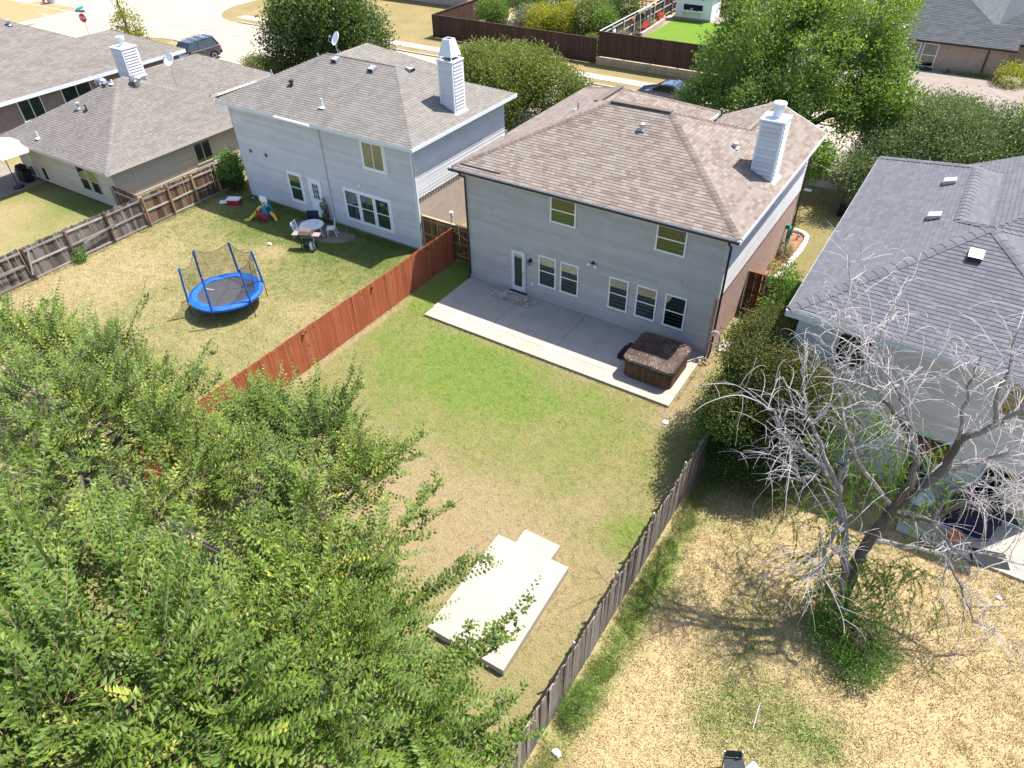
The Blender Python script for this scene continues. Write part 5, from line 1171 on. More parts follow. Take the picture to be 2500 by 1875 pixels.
    if suv:
        for s in (-1, 1): m = MB(); m.tube([(bx-.2, s*wr*.86, bz+.06), (bx-.35, s*wr*.86, bz+.13), (cx+.4, s*wr*.86, cz+.13), (cx+.25, s*wr*.86, cz+.06)], .025, 5); part('roof_rail', m, M['black'], t)
        for q in (.3, .6): x = bx+(cx-bx)*q; m = MB(); m.bar((x, -wr*.86, bz+.13), (x, wr*.86, bz+.13), .05, .03); part('roof_bar', m, M['black'], t)
        m = MB(); m.box(cx-.22, cx+.1, -wr*.9, wr*.9, cz+.03, cz+.07); part('spoiler', m, paint, t); m = MB(); m.box(-L/2-.10, -L/2+.1, -W*.47, W*.47, .38, .66); part('bumper', m, M['black_soft'], t, bevel=.04)
    return t
def carpaint(n, c):
    t = NT(n); t.color(c); t.set(.25, .5); t.b.inputs['Coat Weight'].default_value = 1; t.b.inputs['Coat Roughness'].default_value = .05; return t.m
tg = NT('car_glass'); tg.color((.012, .016, .02)); M['car_glass'] = tg.set(.04, .8); tl = NT('tail'); tl.color((.45, .01, .015)); M['tail'] = tl.set(.2, .5)
M['paint_black'] = carpaint('paint_black', (.012, .016, .026)); M['paint_navy'] = carpaint('paint_navy', (.010, .014, .045))
# nose of the SUV points at the garage (-y)
Ls = 4.85
car('parked_suv', 'dark blue-black SUV with roof rails parked nose-in on the driveway at left', (-42.0, 16.75, .01), -math.pi/2, Ls, 1.93, 1.82, 1.08,
    [(-Ls/2, .45), (-Ls/2+.02, .95), (-Ls/2+.10, 1.12), (.75, 1.10), (1.1, 1.06), (Ls/2-.35, .98), (Ls/2-.05, .82), (Ls/2, .45), (Ls/2-.2, .28), (-Ls/2+.2, .28)],
    [(1.15, 1.06), (.45, 1.72), (-1.95, 1.74), (-Ls/2+.10, 1.12)], M['paint_black'], True)
Ld = 4.7
car('parked_sedan', 'dark navy sedan parked at the far kerb beyond the brown roof', (-1.85, 27.45, .01), math.pi, Ld, 1.82, 1.45, .92,
    [(-Ld/2, .40), (-Ld/2+.03, .85), (-Ld/2+.15, .95), (-1.45, .97), (.9, .93), (1.5, .86), (Ld/2-.15, .68), (Ld/2, .40), (Ld/2-.2, .22), (-Ld/2+.2, .22)],
    [(1.15, .92), (.38, 1.38), (-.75, 1.40), (-1.62, .97)], M['paint_navy'])

# ================================================================= far yards
t = thing('garden_shed', 'white garden shed with a fold-down serving shelf beside the bright lawn', 'shed', (-8.6, 48.5, .62))
SHF = wallframe(-10.2, 48.5, .62, 'S'); m = MB(); m.box(0, 3.6, .0, 2.4, .0, 2.1); part('wall', m, M['trim_white'], t, WM[t].inverted() @ SHF)
m = MB(); m.box(-.2, 3.8, -.3, 2.7, 2.1, 2.2); part('roof', m, M['cap_grey'], t, WM[t].inverted() @ SHF); m = MB(); m.box(-.02, 3.62, -.03, 0, 0, .2); part('foundation', m, M['concrete'], t, WM[t].inverted() @ SHF)
m = MB(); m.box(.8, 2.7, -.03, 0, .9, 1.35); part('hatch', m, M['black_soft'], t, WM[t].inverted() @ SHF); m = MB(); m.box(.75, 2.75, -.5, 0, .84, .89); part('shelf', m, M['trim_white'], t, WM[t].inverted() @ SHF)
for x in (.95, 2.5): m = MB(); m.bar((x, -.45, .84), (x, -.03, .4), .05); part('bracket', m, M['trim_lgrey'], t, WM[t].inverted() @ SHF)
for x in (.3, 1.1, 1.9, 2.7): m = MB(); m.box(x-.05, x+.05, -.3, 0, 1.85, 2.1); part('corbel', m, M['black'], t, WM[t].inverted() @ SHF)
for i, (x, mt, r) in enumerate(((1.1, 'black', .1), (1.7, 'trim_tan', .14), (2.2, 'black_soft', .16))):
    q = thing('shelf_pot', ['small black pot on the shed shelf', 'pale round pot in the middle of the shed shelf', 'wide dark pot at the right end of the shed shelf'][i], 'pot', (-10.2+x, 48.3, 1.51), 0, 'pots on the shed shelf'); m = MB(); m.lathe([(r*.7, 0), (r, r*1.4), (r*.9, r*1.4), (0, r*1.2)], 12); part('pot', m, M[mt], q)
t = thing('raised_bed', 'curved raised flower bed with pale brick edging along the bright lawn', 'flower bed', (-12, 46, .62)); rr = random.Random(3)
pth = [(-10.1, 40.7), (-10.2, 43), (-10.35, 45.5), (-10.7, 47.2), (-11.1, 48.0)]; k = 0
for a, b in zip(pth, pth[1:]):
    n = int(math.dist(a, b)/.24)
    for i in range(n):
        x = a[0]+(b[0]-a[0])*i/n; y = a[1]+(b[1]-a[1])*i/n; m = MB(); m.box(-.12, .12, -.10, .10, 0, .38+rr.uniform(-.01, .01), rr.random()); part('brick', m, M['stone_pale2'] if 'stone_pale2' in M else M.setdefault('stone_pale2', plain('stone_pale2', (.45, .34, .28), .9, .2, 0, .2, 5)), t, T(x+12, y-46, 0, math.atan2(b[1]-a[1], b[0]-a[0])+math.pi/2))
m = MB(); m.extrude([(.7, -5.4), (1.75, -5.3), (1.6, -1), (1.2, 1.2), (.8, 2.0)], .0, .26); part('soil', m, bpy.data.materials['mulch_red'], t)
for i, (x, y, r, lf, lb) in enumerate(((-10.8, 41.0, .55, 'leaf_sage', 'pale grey-green bush at the near end of the raised bed'), (-10.75, 43.6, .5, 'leaf_sage', 'feathery pale shrub in the raised bed behind the arbor'), (-10.9, 46.4, .38, 'petal_red', 'red flowering plant in the raised bed'), (-10.9, 47.2, .45, 'leaf_dark', 'leafy climber near the shed end of the raised bed'))):
    blob_plant('bed_plant', lb, (x, y, 1.1, .62), r, M[lf], 110, 6, .13, .05, cat='plant', seed=80+i)
blob_plant('shrub', 'feathery green bush behind the brown fence beside the arbor', (-10.1, 36.6, 1.25, .62), .8, M['leaf_sage'], 200, 8, .15, .05, seed=88)
t = thing('garden_arbor', 'weathered grey wooden arbor swing frame in the far garden', 'arbor', (-10.7, 42.2, .62))
for y in (-1.1, 1.1):
    for x in (-.3, .3): m = MB(); m.bar((x, y, 0), (x*.3, y, 1.9), .08); part('post', m, M['rail_old'], t)
m = MB(); m.bar((0, -1.5, 1.95), (0, 1.5, 1.95), .22, .12); part('beam', m, M['rail_old'], t); m = MB(); m.box(-.25, .25, -.6, .6, .45, .5); m.box(.2, .26, -.6, .6, .5, .95); part('bench', m, M['red_plastic'], t)
for i, (y, z, c, lb) in enumerate(((42.2, 2.35, 'trim_tan', 'cream sun ornament on the dividing fence'), (44.6, 2.5, 'yellow_plastic', 'yellow sun ornament highest on the dividing fence'), (36.3, 1.95, 'trim_white', 'white sun ornament nearest the street fence'), (40.0, 2.2, 'sun_orange', 'orange-red sun ornament on the dividing fence'))):
    if c not in M: M[c] = plain(c, (.60, .14, .07))
    q = thing('sun_ornament', lb, 'wall ornament', (-10.72, y, z), 0, 'sun faces on the fence'); m = MB(); m.extrude([((.24 if k % 2 else .17)*math.cos(k*math.pi/8), (.24 if k % 2 else .17)*math.sin(k*math.pi/8)) for k in range(16)], 0, .03, M=Matrix.Rotation(math.pi/2, 4, 'Y') @ Matrix.Identity(4)); part('rays', m, M[c], q); m = MB(); m.lathe([(.12, .03), (.11, .06), (0, .07)], 14, M=Matrix.Rotation(math.pi/2, 4, 'Y')); part('face', m, M[c], q)
t = thing('garden_bench', 'round white stone garden seat by the fence corner', 'seat', (-9.6, 38.6, .62)); m = MB(); m.lathe([(.35, .38), (.38, .44), (.38, .48), (0, .5)], 16); part('seat', m, M['trim_white'], t); m = MB(); m.lathe([(.12, 0), (.1, .38)], 10); part('leg', m, M['trim_white'], t)
t = thing('lattice_panel', 'red lattice panel beyond the dividing fence at the top edge', 'lattice', (-13.3, 47.5, 0))
for k in range(7): m = MB(); m.box(-1.2+k*.4, -1.14+k*.4, 0, .04, 0, 2.1); part('slat', m, M['red_plastic'], t)
for k in range(6): m = MB(); m.box(-1.2, 1.25, .04, .07, .2+k*.36, .28+k*.36); part('slat', m, M['red_plastic'], t)

# ================================================================= the trampoline yard
t = thing('trampoline', 'round blue-rimmed trampoline with safety net and blue padded poles', 'trampoline', (-8.0, -7.7, 0))
R0, ZT = 1.56, .80
m = MB(); N = 48
for k in range(N):
    a, b = 2*math.pi*k/N, 2*math.pi*(k+1)/N
    def P_(r, an, z): return (r*math.cos(an), r*math.sin(an), z+.012*math.sin(an*7)+.008*math.sin(an*13+1))
    i0 = 1.20+.04*math.cos(k*8*math.pi/N*1.5)
    m.quad(P_(i0, a, ZT+.02), P_(i0, b, ZT+.02), P_(1.42, b, ZT+.055), P_(1.42, a, ZT+.055)); m.quad(P_(1.42, a, ZT+.055), P_(1.42, b, ZT+.055), P_(1.60, b, ZT+.01), P_(1.60, a, ZT+.01)); m.quad(P_(1.60, a, ZT+.01), P_(1.60, b, ZT+.01), P_(1.61, b, ZT-.07), P_(1.61, a, ZT-.07))
part('rim_pad', m, M['blue_pad'], t)
m = MB(); m.extrude([(1.30*math.cos(2*math.pi*k/32), 1.30*math.sin(2*math.pi*k/32)) for k in range(32)], ZT-.01, ZT+.0)
part('jumping_mat', m, plain('mat_grey', (.045, .045, .052), .8, .3, 0, .2, 1.2), t)
m = MB()
for a in (.9, 2.3): m.bar((1.25*math.cos(a), 1.25*math.sin(a), ZT+.006), (-.1, .1, ZT+.006), .012, .004)
m.bar((-.1, .1, ZT+.006), (1.2*math.cos(5.2), 1.2*math.sin(5.2), ZT+.006), .012, .004); part('mat_seam', m, M['black'], t)
m = MB(); m.tube([(1.58*math.cos(2*math.pi*k/32), 1.58*math.sin(2*math.pi*k/32), ZT-.05) for k in range(32)], .025, 6, closed=True); part('frame', m, M['galv'], t)
tops = []
for k in range(6):
    a = math.radians(60*k); x, y = 1.60*math.cos(a), 1.60*math.sin(a); x2, y2 = 1.52*math.cos(a), 1.52*math.sin(a); tops.append((x2, y2, 2.42))
    m = MB(); m.tube([(x*1.04, y*1.04, 0), (x*1.04, y*1.04, ZT)], .02, 6); part('leg', m, M['black'], t)
    m = MB(); m.tube([(x*1.02, y*1.02, ZT-.05), (x*.99, y*.99, 1.6), (x2, y2, 2.42)], [.05, .045, .05], 8); part('pole', m, M['blue_pad'], t)
tn = NT('net'); n1 = tn.xyz(); tb = tn.n.new('ShaderNodeBsdfTransparent'); ms = tn.n.new('ShaderNodeMixShader')
wv = tn.noise(2.5, 2); ms.inputs[0].default_value = .30; tn.l.new(tb.outputs[0], ms.inputs[1]); tn.l.new(tn.b.outputs[0], ms.inputs[2]); tn.l.new(ms.outputs[0], tn.out.inputs[0]); tn.color((.02, .02, .022)); tn.set(.8, .1); M['net'] = tn.m
m = MB(); rope = MB(); pairs = [(1, 2), (2, 3), (0, 1), (3, 4)]
for i, j in pairs:
    A, B = Vector(tops[i]), Vector(tops[j]); a0, a1 = math.radians(60*i), math.radians(60*j); prev = None; pts = []
    for q in range(11):
        f = q/10; sag = .26*math.sin(math.pi*f)*(1.5 if (i, j) == (3, 4) else 1); top = A.lerp(B, f)-Vector((0, 0, sag)); an = a0+(a1-a0)*f; bot = Vector((1.46*math.cos(an), 1.46*math.sin(an), ZT+.03)); pts.append(top)
        if prev: m.quad(prev[1], bot, top, prev[0])
        prev = (top, bot)
    rope.tube(pts, .012, 4, False)
part('safety_net', m, M['net'], t); part('net_rope', rope, M['black'], t)
m = MB(); a = math.radians(40); m.bar((1.36*math.cos(a), 1.36*math.sin(a), 2.2), (1.3*math.cos(a-.15), 1.3*math.sin(a-.15), ZT), .03, .01); part('net_zip', m, M['black'], t)
m = MB(); A, B = Vector(tops[4]), Vector(tops[5]); m.tube([Vector((1.5*math.cos(math.radians(300)), 1.5*math.sin(math.radians(300)), 1.9))+Vector((.1*k, .05*k, -.02*k)) for k in range(4)], .01, 4); part('tie', m, M['white_plastic'], t)
# cooler
t = thing('cooler', 'open red cooler box with white rim lying in the shade by the fence', 'cooler', (-16.25, -.5, 0), .45); m = MB(); m.box(-.36, .36, -.2, .2, 0, .30); part('body', m, M['red_plastic'], t, bevel=.02)
m = MB()
for a in ((-.38, .38, -.22, -.17), (-.38, .38, .17, .22), (-.38, -.33, -.17, .17), (.33, .38, -.17, .17)): m.box(*a, .30, .36)
m.box(-.33, .33, -.17, .17, .304, .31); part('rim', m, M['white_plastic'], t)
t = thing('box_lid', 'white lid lying on the grass left of the red cooler', 'lid', (-16.85, -.62, .0), .75); m = MB(); m.box(-.36, .36, -.2, .2, .03, .08); part('lid', m, M['white_plastic'], t, bevel=.012)
# toy slide
t = thing('toy_slide', 'yellow and blue toddler slide with white backboard beside the white house', 'toy slide', (-13.3, -.75, 0), .1)
m = MB(); pr = [(-1.25+.0, .05), (-.95, .06), (-.55, .35), (-.18, .66), (.0, .72)]
for (x0, z0), (x1, z1) in zip(pr, pr[1:]):
    m.quad((x0*.62, -.9*0+x0*.55-.19, z0), (x1*.62, x1*.55-.19, z1), (x1*.62, x1*.55+.19, z1), (x0*.62, x0*.55+.19, z0))
    for s in (-1, 1): m.bar((x0*.62, x0*.55+s*.2, z0+.05), (x1*.62, x1*.55+s*.2, z1+.05), .05, .12)
part('chute', m, M['yellow_plastic'], t)
for s in (-.2, .2): m = MB(); m.extrude([(-.12, 0), (.38, 0), (.25, .75), (.0, .85)], -.025, .025, M=Matrix.Translation((0, s, 0)) @ Matrix.Rotation(math.pi/2, 4, 'X')); part('side_panel', m, M['cyan_plastic'], t, bevel=.01)
m = MB(); m.box(-.05, .1, -.2, .2, .62, .68); part('platform', m, M['cyan_plastic'], t)
m = MB(); m.extrude(rrect(.26, .17, .08), -.02, .02, M=Matrix.Translation((.05, .0, 1.12)) @ Matrix.Rotation(math.pi/2, 4, 'X') @ Matrix.Rotation(0, 4, 'Z')); m.bar((-.1, 0, .7), (-.1, 0, 1.0), .04); m.bar((.2, 0, .7), (.2, 0, 1.0), .04); part('backboard', m, M['white_plastic'], t)
m = MB(); m.tube([(.35, .0, .38), (.6, -.05, .3), (.85, -.15, .06)], [.09, .09, .07], 8); part('ramp', m, M['orange_plastic'], t)
t = thing('toy_chair', 'small red plastic armchair leaning in front of the yellow slide', 'chair', (-13.1, -1.12, 0), 2.9)
for sx in (-.19, .19):
    for sy in (-.17, .17): m = MB(); m.bar((sx, sy, 0), (sx*.85, sy*.85, .3), .07, .05); part('leg', m, M['red_plastic'], t)
m = MB(); m.extrude(rrect(.22, .2, .06), .29, .33); part('seat', m, M['red_plastic'], t)
m = MB(); m.tube([(-.22, .18, .3), (-.23, .24, .55), (-.14, .27, .72), (0, .28, .76), (.14, .27, .72), (.23, .24, .55), (.22, .18, .3)], .03, 6)
for x in (-.1, 0, .1): m.bar((x, .2, .32), (x, .27, .72), .05, .02)
part('backrest', m, M['red_plastic'], t)
for s in (-1, 1): m = MB(); m.tube([(s*.22, .2, .52), (s*.24, -.12, .5), (s*.21, -.17, .32)], .028, 6); part('armrest', m, M['red_plastic'], t)
# dirt patch, table, chairs
m = MB(); m.poly([(-9.45+1.7*math.cos(a)*(1+.10*math.sin(3*a))*1.18, -.35+.95*math.sin(a)*(1+.12*math.sin(2*a)), .006) for a in [2*math.pi*k/28 for k in range(28)]]); o = link('dirt_patch', m.mesh('dirt_patch'), None, None, plain('dirt', (.22, .17, .14), .95, .1, 0, .25, 2, 25, .6)); o['kind'] = 'structure'
t = thing('round_table', 'round white garden table with veined top behind the white house', 'table', (-9.42, -1.02, 0))
tb = NT('table_top'); v1 = tb.noise(5, 9, .8); tb.color(tb.ramp(v1, [(.44, (.74, .75, .76)), (.50, (.30, .33, .36)), (.53, (.74, .75, .76))])); M['table_top'] = tb.set(.3, .5)
m = MB(); m.lathe([(.60, .70), (.62, .72), (.62, .745), (0, .75)], 30); part('tabletop', m, M['table_top'], t)
for k in range(4): a = math.pi/4+k*math.pi/2; m = MB(); m.bar((.35*math.cos(a), .35*math.sin(a), .70), (.48*math.cos(a), .48*math.sin(a), 0), .05); part('leg', m, M['white_plastic'], t)
def chair(label, loc, rz, mat, group=None):
    t = thing('garden_chair', label, 'chair', loc, rz, group)
    for sx in (-.2, .2):
        m = MB(); m.bar((sx, -.2, 0), (sx, -.2, .42), .035); part('leg', m, mat, t); m = MB(); m.bar((sx, .26, 0), (sx, .18, .42), .035); part('leg', m, mat, t)
    m = MB(); m.box(-.23, .23, -.23, .2, .42, .45); part('seat', m, mat, t)
    m = MB(); m.bar((-.21, .18, .42), (-.21, .27, .88), .035); m.bar((.21, .18, .42), (.21, .27, .88), .035)
    for k in range(4): z = .55+k*.1; m.bar((-.21, .2+.02*k, z), (.21, .2+.02*k, z), .03, .055)
    part('backrest', m, mat, t); return t
chair('white slatted chair at the left of the round table', (-10.1, -1.35, 0), 1.9, M['white_plastic'], 'chairs at the white table')
chair('white chair tucked behind the right side of the round table', (-8.75, -.35, 0), -.9, M['white_plastic'], 'chairs at the white table')
t = thing('folding_chair', 'dark blue folding camp chair behind the round table', 'chair', (-10.1, -.35, 0), .6)
m = MB(); m.quad((-.3, -.25, .42), (.3, -.25, .42), (.3, .22, .36), (-.3, .22, .36)); m.quad((-.3, .22, .36), (.3, .22, .36), (.3, .38, .9), (-.3, .38, .9)); part('seat', m, M['navy'], t)
for a, b in (((-.3, -.25, 0), (-.3, .38, .9)), ((.3, -.25, 0), (.3, .38, .9)), ((-.3, .3, 0), (-.3, -.25, .6)), ((.3, .3, 0), (.3, -.25, .6))): m = MB(); m.tube([a, b], .015, 5); part('leg', m, M['black'], t)
for s in (-1, 1): m = MB(); m.bar((s*.3, -.28, .62), (s*.3, .3, .66), .06, .025); part('armrest', m, M['black'], t)
t = thing('barbecue', 'brown-grey barbecue with two side shelves standing in front of the round table', 'barbecue', (-8.75, -2.02, 0), .42)
GB = plain('grill_brown', (.12, .09, .085), .5); m = MB(); m.box(-.33, .33, -.22, .22, .72, .88); part('firebox', m, GB, t, bevel=.02)
m = MB(); P = [(-.24, .88), (-.24, .94), (-.16, 1.06), (.1, 1.10), (.24, 1.0), (.24, .88)]
m.extrude([(y, z) for y, z in P], -.32, .32, M=Matrix(((0, 0, 1, 0), (1, 0, 0, 0), (0, 1, 0, 0), (0, 0, 0, 1)))); part('lid', m, GB, t, bevel=.015)
for s in (-1, 1):
    m = MB(); m.box(min(s*.35, s*.72), max(s*.35, s*.72), -.2, .2, .82, .86); part('side_shelf', m, plain('shelf_pink', (.26, .20, .20), .5) if s < 0 else bpy.data.materials['shelf_pink'], t)
    for y in (-.18, .18): m = MB(); m.bar((s*.28, y, .72), (s*.34, y, 0), .035); part('leg', m, M['black'], t)
m = MB(); m.box(-.3, .3, -.18, .18, .18, .2); part('bottom_shelf', m, M['black'], t); m = MB(); m.bar((-.25, -.27, .95), (.25, -.27, .95), .03); part('handle', m, M['metal'], t)
t = thing('gas_bottle', 'white gas bottle standing under the barbecue', 'gas bottle', (-8.55, -1.98, .0)); m = MB(); m.lathe([(.10, 0), (.14, .03), (.15, .12), (.15, .28), (.11, .36), (.04, .38)], 14); part('tank', m, M['white_plastic'], t); m = MB(); m.lathe([(.09, .36), (.09, .45)], 12); part('collar', m, M['white_plastic'], t)
M['litter'] = plain('litter', (.62, .60, .58))
for i, (x, y, s_, lb) in enumerate(((-15.9, .5, .08, 'small white ball near the corner of the white house'), (-10.85, -2.8, .13, 'pale flat stone in the bare patch of the left lawn'), (-11.35, -.75, .14, 'crumpled white paper on the dirt by the table'), (14.29, -16.6, .12, 'white stone at the foot of the grey fence, bottom edge'), (22.7, -6.3, .08, 'white cup lying in the dry grass near the right edge'))):
    rr = random.Random(i); m = MB(); m.lathe([(s_*.7, 0), (s_, s_*.4), (s_*.7, s_*.8), (0, s_*.95)], 7); o = m.mesh('litter')
    for v in o.vertices: v.co.x *= rr.uniform(.8, 1.3); v.co.y *= rr.uniform(.6, 1.)
    tag(link(['ball', 'stone', 'paper', 'stone', 'cup'][i], o, T(x, y, 0), None, M['litter']), lb, ['ball', 'stone', 'paper', 'stone', 'cup'][i])
# ================================================================= climbing and low plants
blob_plant('vine', 'bright green climbing vine spilling over the brown fence by the white house', (-17.6, .7, 1.55), .75, M['leaf_vine'], 300, 8, .12, .09, seed=101, tmean=.6)
blob_plant('vine', 'dark ivy mass hanging down the fence under the bright vine', (-17.5, .9, .7), .6, M['leaf_dark'], 220, 8, .12, .08, seed=102, tmean=.3)
blob_plant('vine', 'thin climber growing up beside the white back door', (-10.02, .55, .7), .16, M['leaf_dark'], 70, 5, .10, .06, cat='plant', seed=103, rz=.75)
blob_plant('weed', 'green weed at a post of the old grey fence', (-17.8, -8.9, .35), .3, M['leaf_vine'], 60, 6, .10, .06, cat='plant', seed=104)
blob_plant('vine', 'green climber over the near end of the grey fence below the big bush', (13.6, -5.6, .9), .62, M['leaf_vine'], 320, 8, .085, .05, seed=105, rz=1.0, tmean=.35)
blob_plant('weed', 'tall feathery weed against the grey fence near the concrete pad', (14.25, -15.4, .35), .5, M['leaf_vine'], 260, 10, .13, .012, cat='plant', seed=106, tmean=.45)
blob_plant('sapling', 'light green leafy sapling in front of the red-brown gate fence', (13.35, 2.6, 2.3), .8, M['leaf_vine'], 280, 9, .17, .055, cat='sapling', seed=107, rz=1.1, tmean=.6)
blob_plant('shrub', 'dark green bush against the wall of the slate roofed house', (16.9, -4.6, 1.6), 1.0, M['leaf_dark'], 420, 9, .09, .05, seed=108, rz=1.5, tmean=.35)
simple_tree(thing('large_bush', 'big dense dark bush with rusty brown tips beside the grey fence', 'bush', (14.7, -2.6, 0)), (14.7, -2.6, 0),
    [(14.1, -3.0, 3.2, 1.1, 1.3, 1.3), (14.2, -1.5, 2.7, .9, 1.2, 1.3), (14.6, -4.4, 3.7, 1.2, 1.2, 1.1), (15.5, -5.0, 3.9, 1.2, 1.0, 1.0), (16.3, -5.2, 3.6, 1.0, .9, 1.1), (14.3, -5.0, 2.1, 1.2, 1.3, 1.4), (15.5, -5.5, 2.2, 1.3, 1.1, 1.4), (14.2, -3.6, 1.5, 1.0, 1.6, 1.3), (14.1, -.3, 1.8, .7, .9, 1.3), (16.6, -5.2, 2.2, .9, .9, 1.2), (14.4, -6.1, 2.8, .8, .8, .9), (15.2, -6.1, 1.2, 1.1, .8, 1.0), (14.0, -3.6, 4.0, .7, .8, .6)],
    M['leaf_photinia'], 6400, 12, .095, .045, .08, 110, sig=.15, gap=-.6, gf=3.0, tmean=.44, tip=.30)
# ================================================================= trees beyond
simple_tree(thing('tree', 'dense rounded dark green tree behind the left end of the white house roof', 'tree', (-27.2, 18.6, 0)), (-27.2, 18.6, 0),
    [(-27.2, 18.6, 4.3, 3.6, 3.6, 3.2), (-29.3, 17.7, 3.2, 2.7, 2.7, 2.7), (-24.6, 19.4, 3.4, 2.9, 2.7, 2.6), (-27, 20, 6.3, 2.5, 2.5, 1.8), (-29.0, 18.2, 5.3, 2.2), (-25.2, 18.0, 5.6, 2.2)], M['leaf_dark'], 6000, 11, .22, .12, .2, 120, sig=.30, gap=-.55, gf=1.9, tmean=.5, tip=.2)
simple_tree(thing('shrub', 'small crape myrtle with reddish tips between the tan garage roof and the dark tree', 'shrub', (-30.0, 14.4, 0)), (-30.0, 14.4, 0), [(-30.3, 14.2, 1.5, 1.3, 1.2, 1.2), (-29.0, 15.2, 1.3, 1.1, 1.0, 1.1)], M['leaf_crape'], 1000, 10, .16, .08, .05, 121, sig=.2, gap=-.7, tmean=.45, tip=.35)
def big(name, label, cat, base, lobes, leaf, n, per, L, W, r0, seed, **k): simple_tree(thing(name, label, cat, base), base, lobes, leaf, n, per, L, W, r0, seed, **k)
big('crape_myrtle', 'wide light green crape myrtle between the white and grey houses', 'tree', (-9.05, 17.3, 0),
    [(-9.2, 17.9, 3.1, 2.6, 2.3, 1.7), (-12.0, 18.6, 3.3, 2.2, 1.8, 1.5), (-6.2, 18.3, 2.7, 2.1, 1.9, 1.5), (-13.6, 19.8, 2.9, 1.6, 1.3, 1.2), (-9.6, 20.2, 3.3, 2.6, 1.8, 1.3), (-4.9, 19.2, 2.1, 1.1, 1.0, .9), (-8.4, 16.0, 1.9, 1.4, 1.2, 1.4), (-11.4, 20.6, 3.3, 1.5, 1.1, 1.2)], M['leaf_crape'], 6400, 11, .18, .085, .10, 122, sig=.24, gap=-.6, gf=2.4, tmean=.47, tip=.22)
big('shade_tree', 'tall bright green tree behind the brown roof, reaching out of the picture', 'tree', (8.4, 17.2, 0),
    [(8.6, 18.8, 7.6, 3.6, 3.4, 2.8), (5.2, 19.2, 5.6, 2.4, 2.2, 2.2), (11.6, 20.0, 5.6, 2.6, 2.4, 2.3), (7.2, 17.2, 4.4, 2.3, 2.0, 1.8), (10.2, 17.2, 4.2, 2.3, 2.0, 1.7), (12.6, 22.2, 4.2, 2.0, 2.0, 1.8), (3.9, 17.9, 3.6, 1.3, 1.3, 1.3), (11.3, 14.6, 3.0, 1.1, 1.0, .9), (6.3, 20.6, 8.4, 2.6), (10.6, 21.4, 8.2, 2.7), (8.6, 15.4, 5.0, 1.8, 1.5, 1.5), (13.4, 19.2, 5.0, 1.3, 1.3, 1.4)], M['leaf_bright'], 9500, 13, .22, .095, .24, 123, sig=.25, gap=-.10, gf=1.5, tmean=.54, tip=.12)
big('live_oak', 'broad dull green live oak in front of the slate roofed house', 'tree', (17.2, 18.6, 0),
    [(16.6, 19.0, 3.2, 3.0, 2.6, 2.0), (14.3, 17.2, 2.5, 1.7, 1.8, 1.6), (19.2, 20.0, 3.2, 2.8, 2.6, 2.0), (15.6, 21.0, 3.4, 2.3, 2.2, 1.6), (13.6, 15.6, 2.1, 1.1, 1.1, 1.2), (21.8, 21.6, 3.0, 2.4, 2.4, 1.8), (18.6, 17.6, 2.9, 2.4, 2.2, 1.8), (16.6, 23.0, 3.4, 1.7, 1.6, 1.3), (21.5, 19, 3.6, 2.5), (14.0, 19.6, 3.0, 1.4, 1.4, 1.4)], M['leaf_oak'], 11000, 13, .145, .06, .3, 124, sig=.24, gap=-.6, gf=3.0, tmean=.60, tip=.12)
big('crape_myrtle', 'small crape myrtle with pink-red blossom half hidden between the two big trees', 'tree', (12.6, 24.6, 0), [(12.6, 24.4, 2.6, 1.3, 1.1, 1.0)], M['leaf_dark'], 160, 7, .16, .07, .06, 125, sig=.2)
P, D, S, LL, WW, tt_ = crown_leaves([(11.3, 23.6, 3.5, .55, .4, .3), (12.4, 24.2, 3.6, .3, .3, .2), (13.9, 24.6, 3.9, .4, .3, .3)], 34, 8, .13, .09, seed=9, sig=.1)
me = leafmesh('blossom', P, D, S, LL, WW, tt_); me.materials.append(M['petal_red']); pr = [o for o in WM if o.name.startswith('crape_myrtle') and abs(WM[o].translation.x-12.6) < .01][0]; link('blossom', me, Matrix.Identity(4), pr)
for i, (x, y, z, r, rz, lf, lb) in enumerate((
    (-25.2, 39.2, 1.6, 1.5, 1.6, 'leaf_bright', 'round green bush at the left end of the bushy yard'),
    (-23.2, 42.5, 2.2, 2.0, 2.1, 'leaf_bright', 'tall green bush at the back left of the bushy yard'),
    (-21.0, 38.8, 1.3, 1.3, 1.2, 'leaf_sage', 'low grey-green bush between green and yellow ones'),
    (-18.8, 37.8, 1.5, 1.4, 1.4, 'leaf_yellow', 'bright yellow-green bush left of the middle'),
    (-16.9, 38.4, 1.7, 1.3, 1.6, 'leaf_yellow', 'yellowest bush in the middle of the bushy yard'),
    (-19.4, 42.2, 2.1, 1.9, 2.0, 'leaf_crape', 'olive bush behind the yellow ones'),
    (-14.6, 39.4, 1.9, 1.6, 1.9, 'leaf_crape', 'tall loose bush right of the yellow ones'),
    (-12.8, 38.6, 1.6, 1.2, 1.6, 'leaf_bright', 'green bush next to the dividing fence'),
    (-15.4, 43.4, 2.3, 2.0, 2.3, 'leaf_bright', 'big green bush at the back right of the bushy yard'),
    (-12.6, 42.6, 2.0, 1.4, 2.0, 'leaf_dark', 'dark bush in the far corner by the dividing fence'),
    (-12.4, 35.4, .8, .6, .8, 'leaf_crape', 'small olive shrub behind the brown fence corner'),
    (-16.2, 35.6, .5, .5, .5, 'leaf_sage', 'small pale shrub on the gravel behind the brown fence'))):
    simple_tree(tag(link('bush', None, T(x, y, 0)), lb, 'bush', 'bushes behind the brown fence'), (x, y, 0), [(x, y, z, r, r, rz), (x+r*.4, y-r*.2, z*.7, r*.6, r*.6, rz*.6)], M[lf], int(520*r), 10, .19, .085, .07, 130+i, sig=.22, gap=-.5, gf=2.6, tmean=.5, tip=.12)

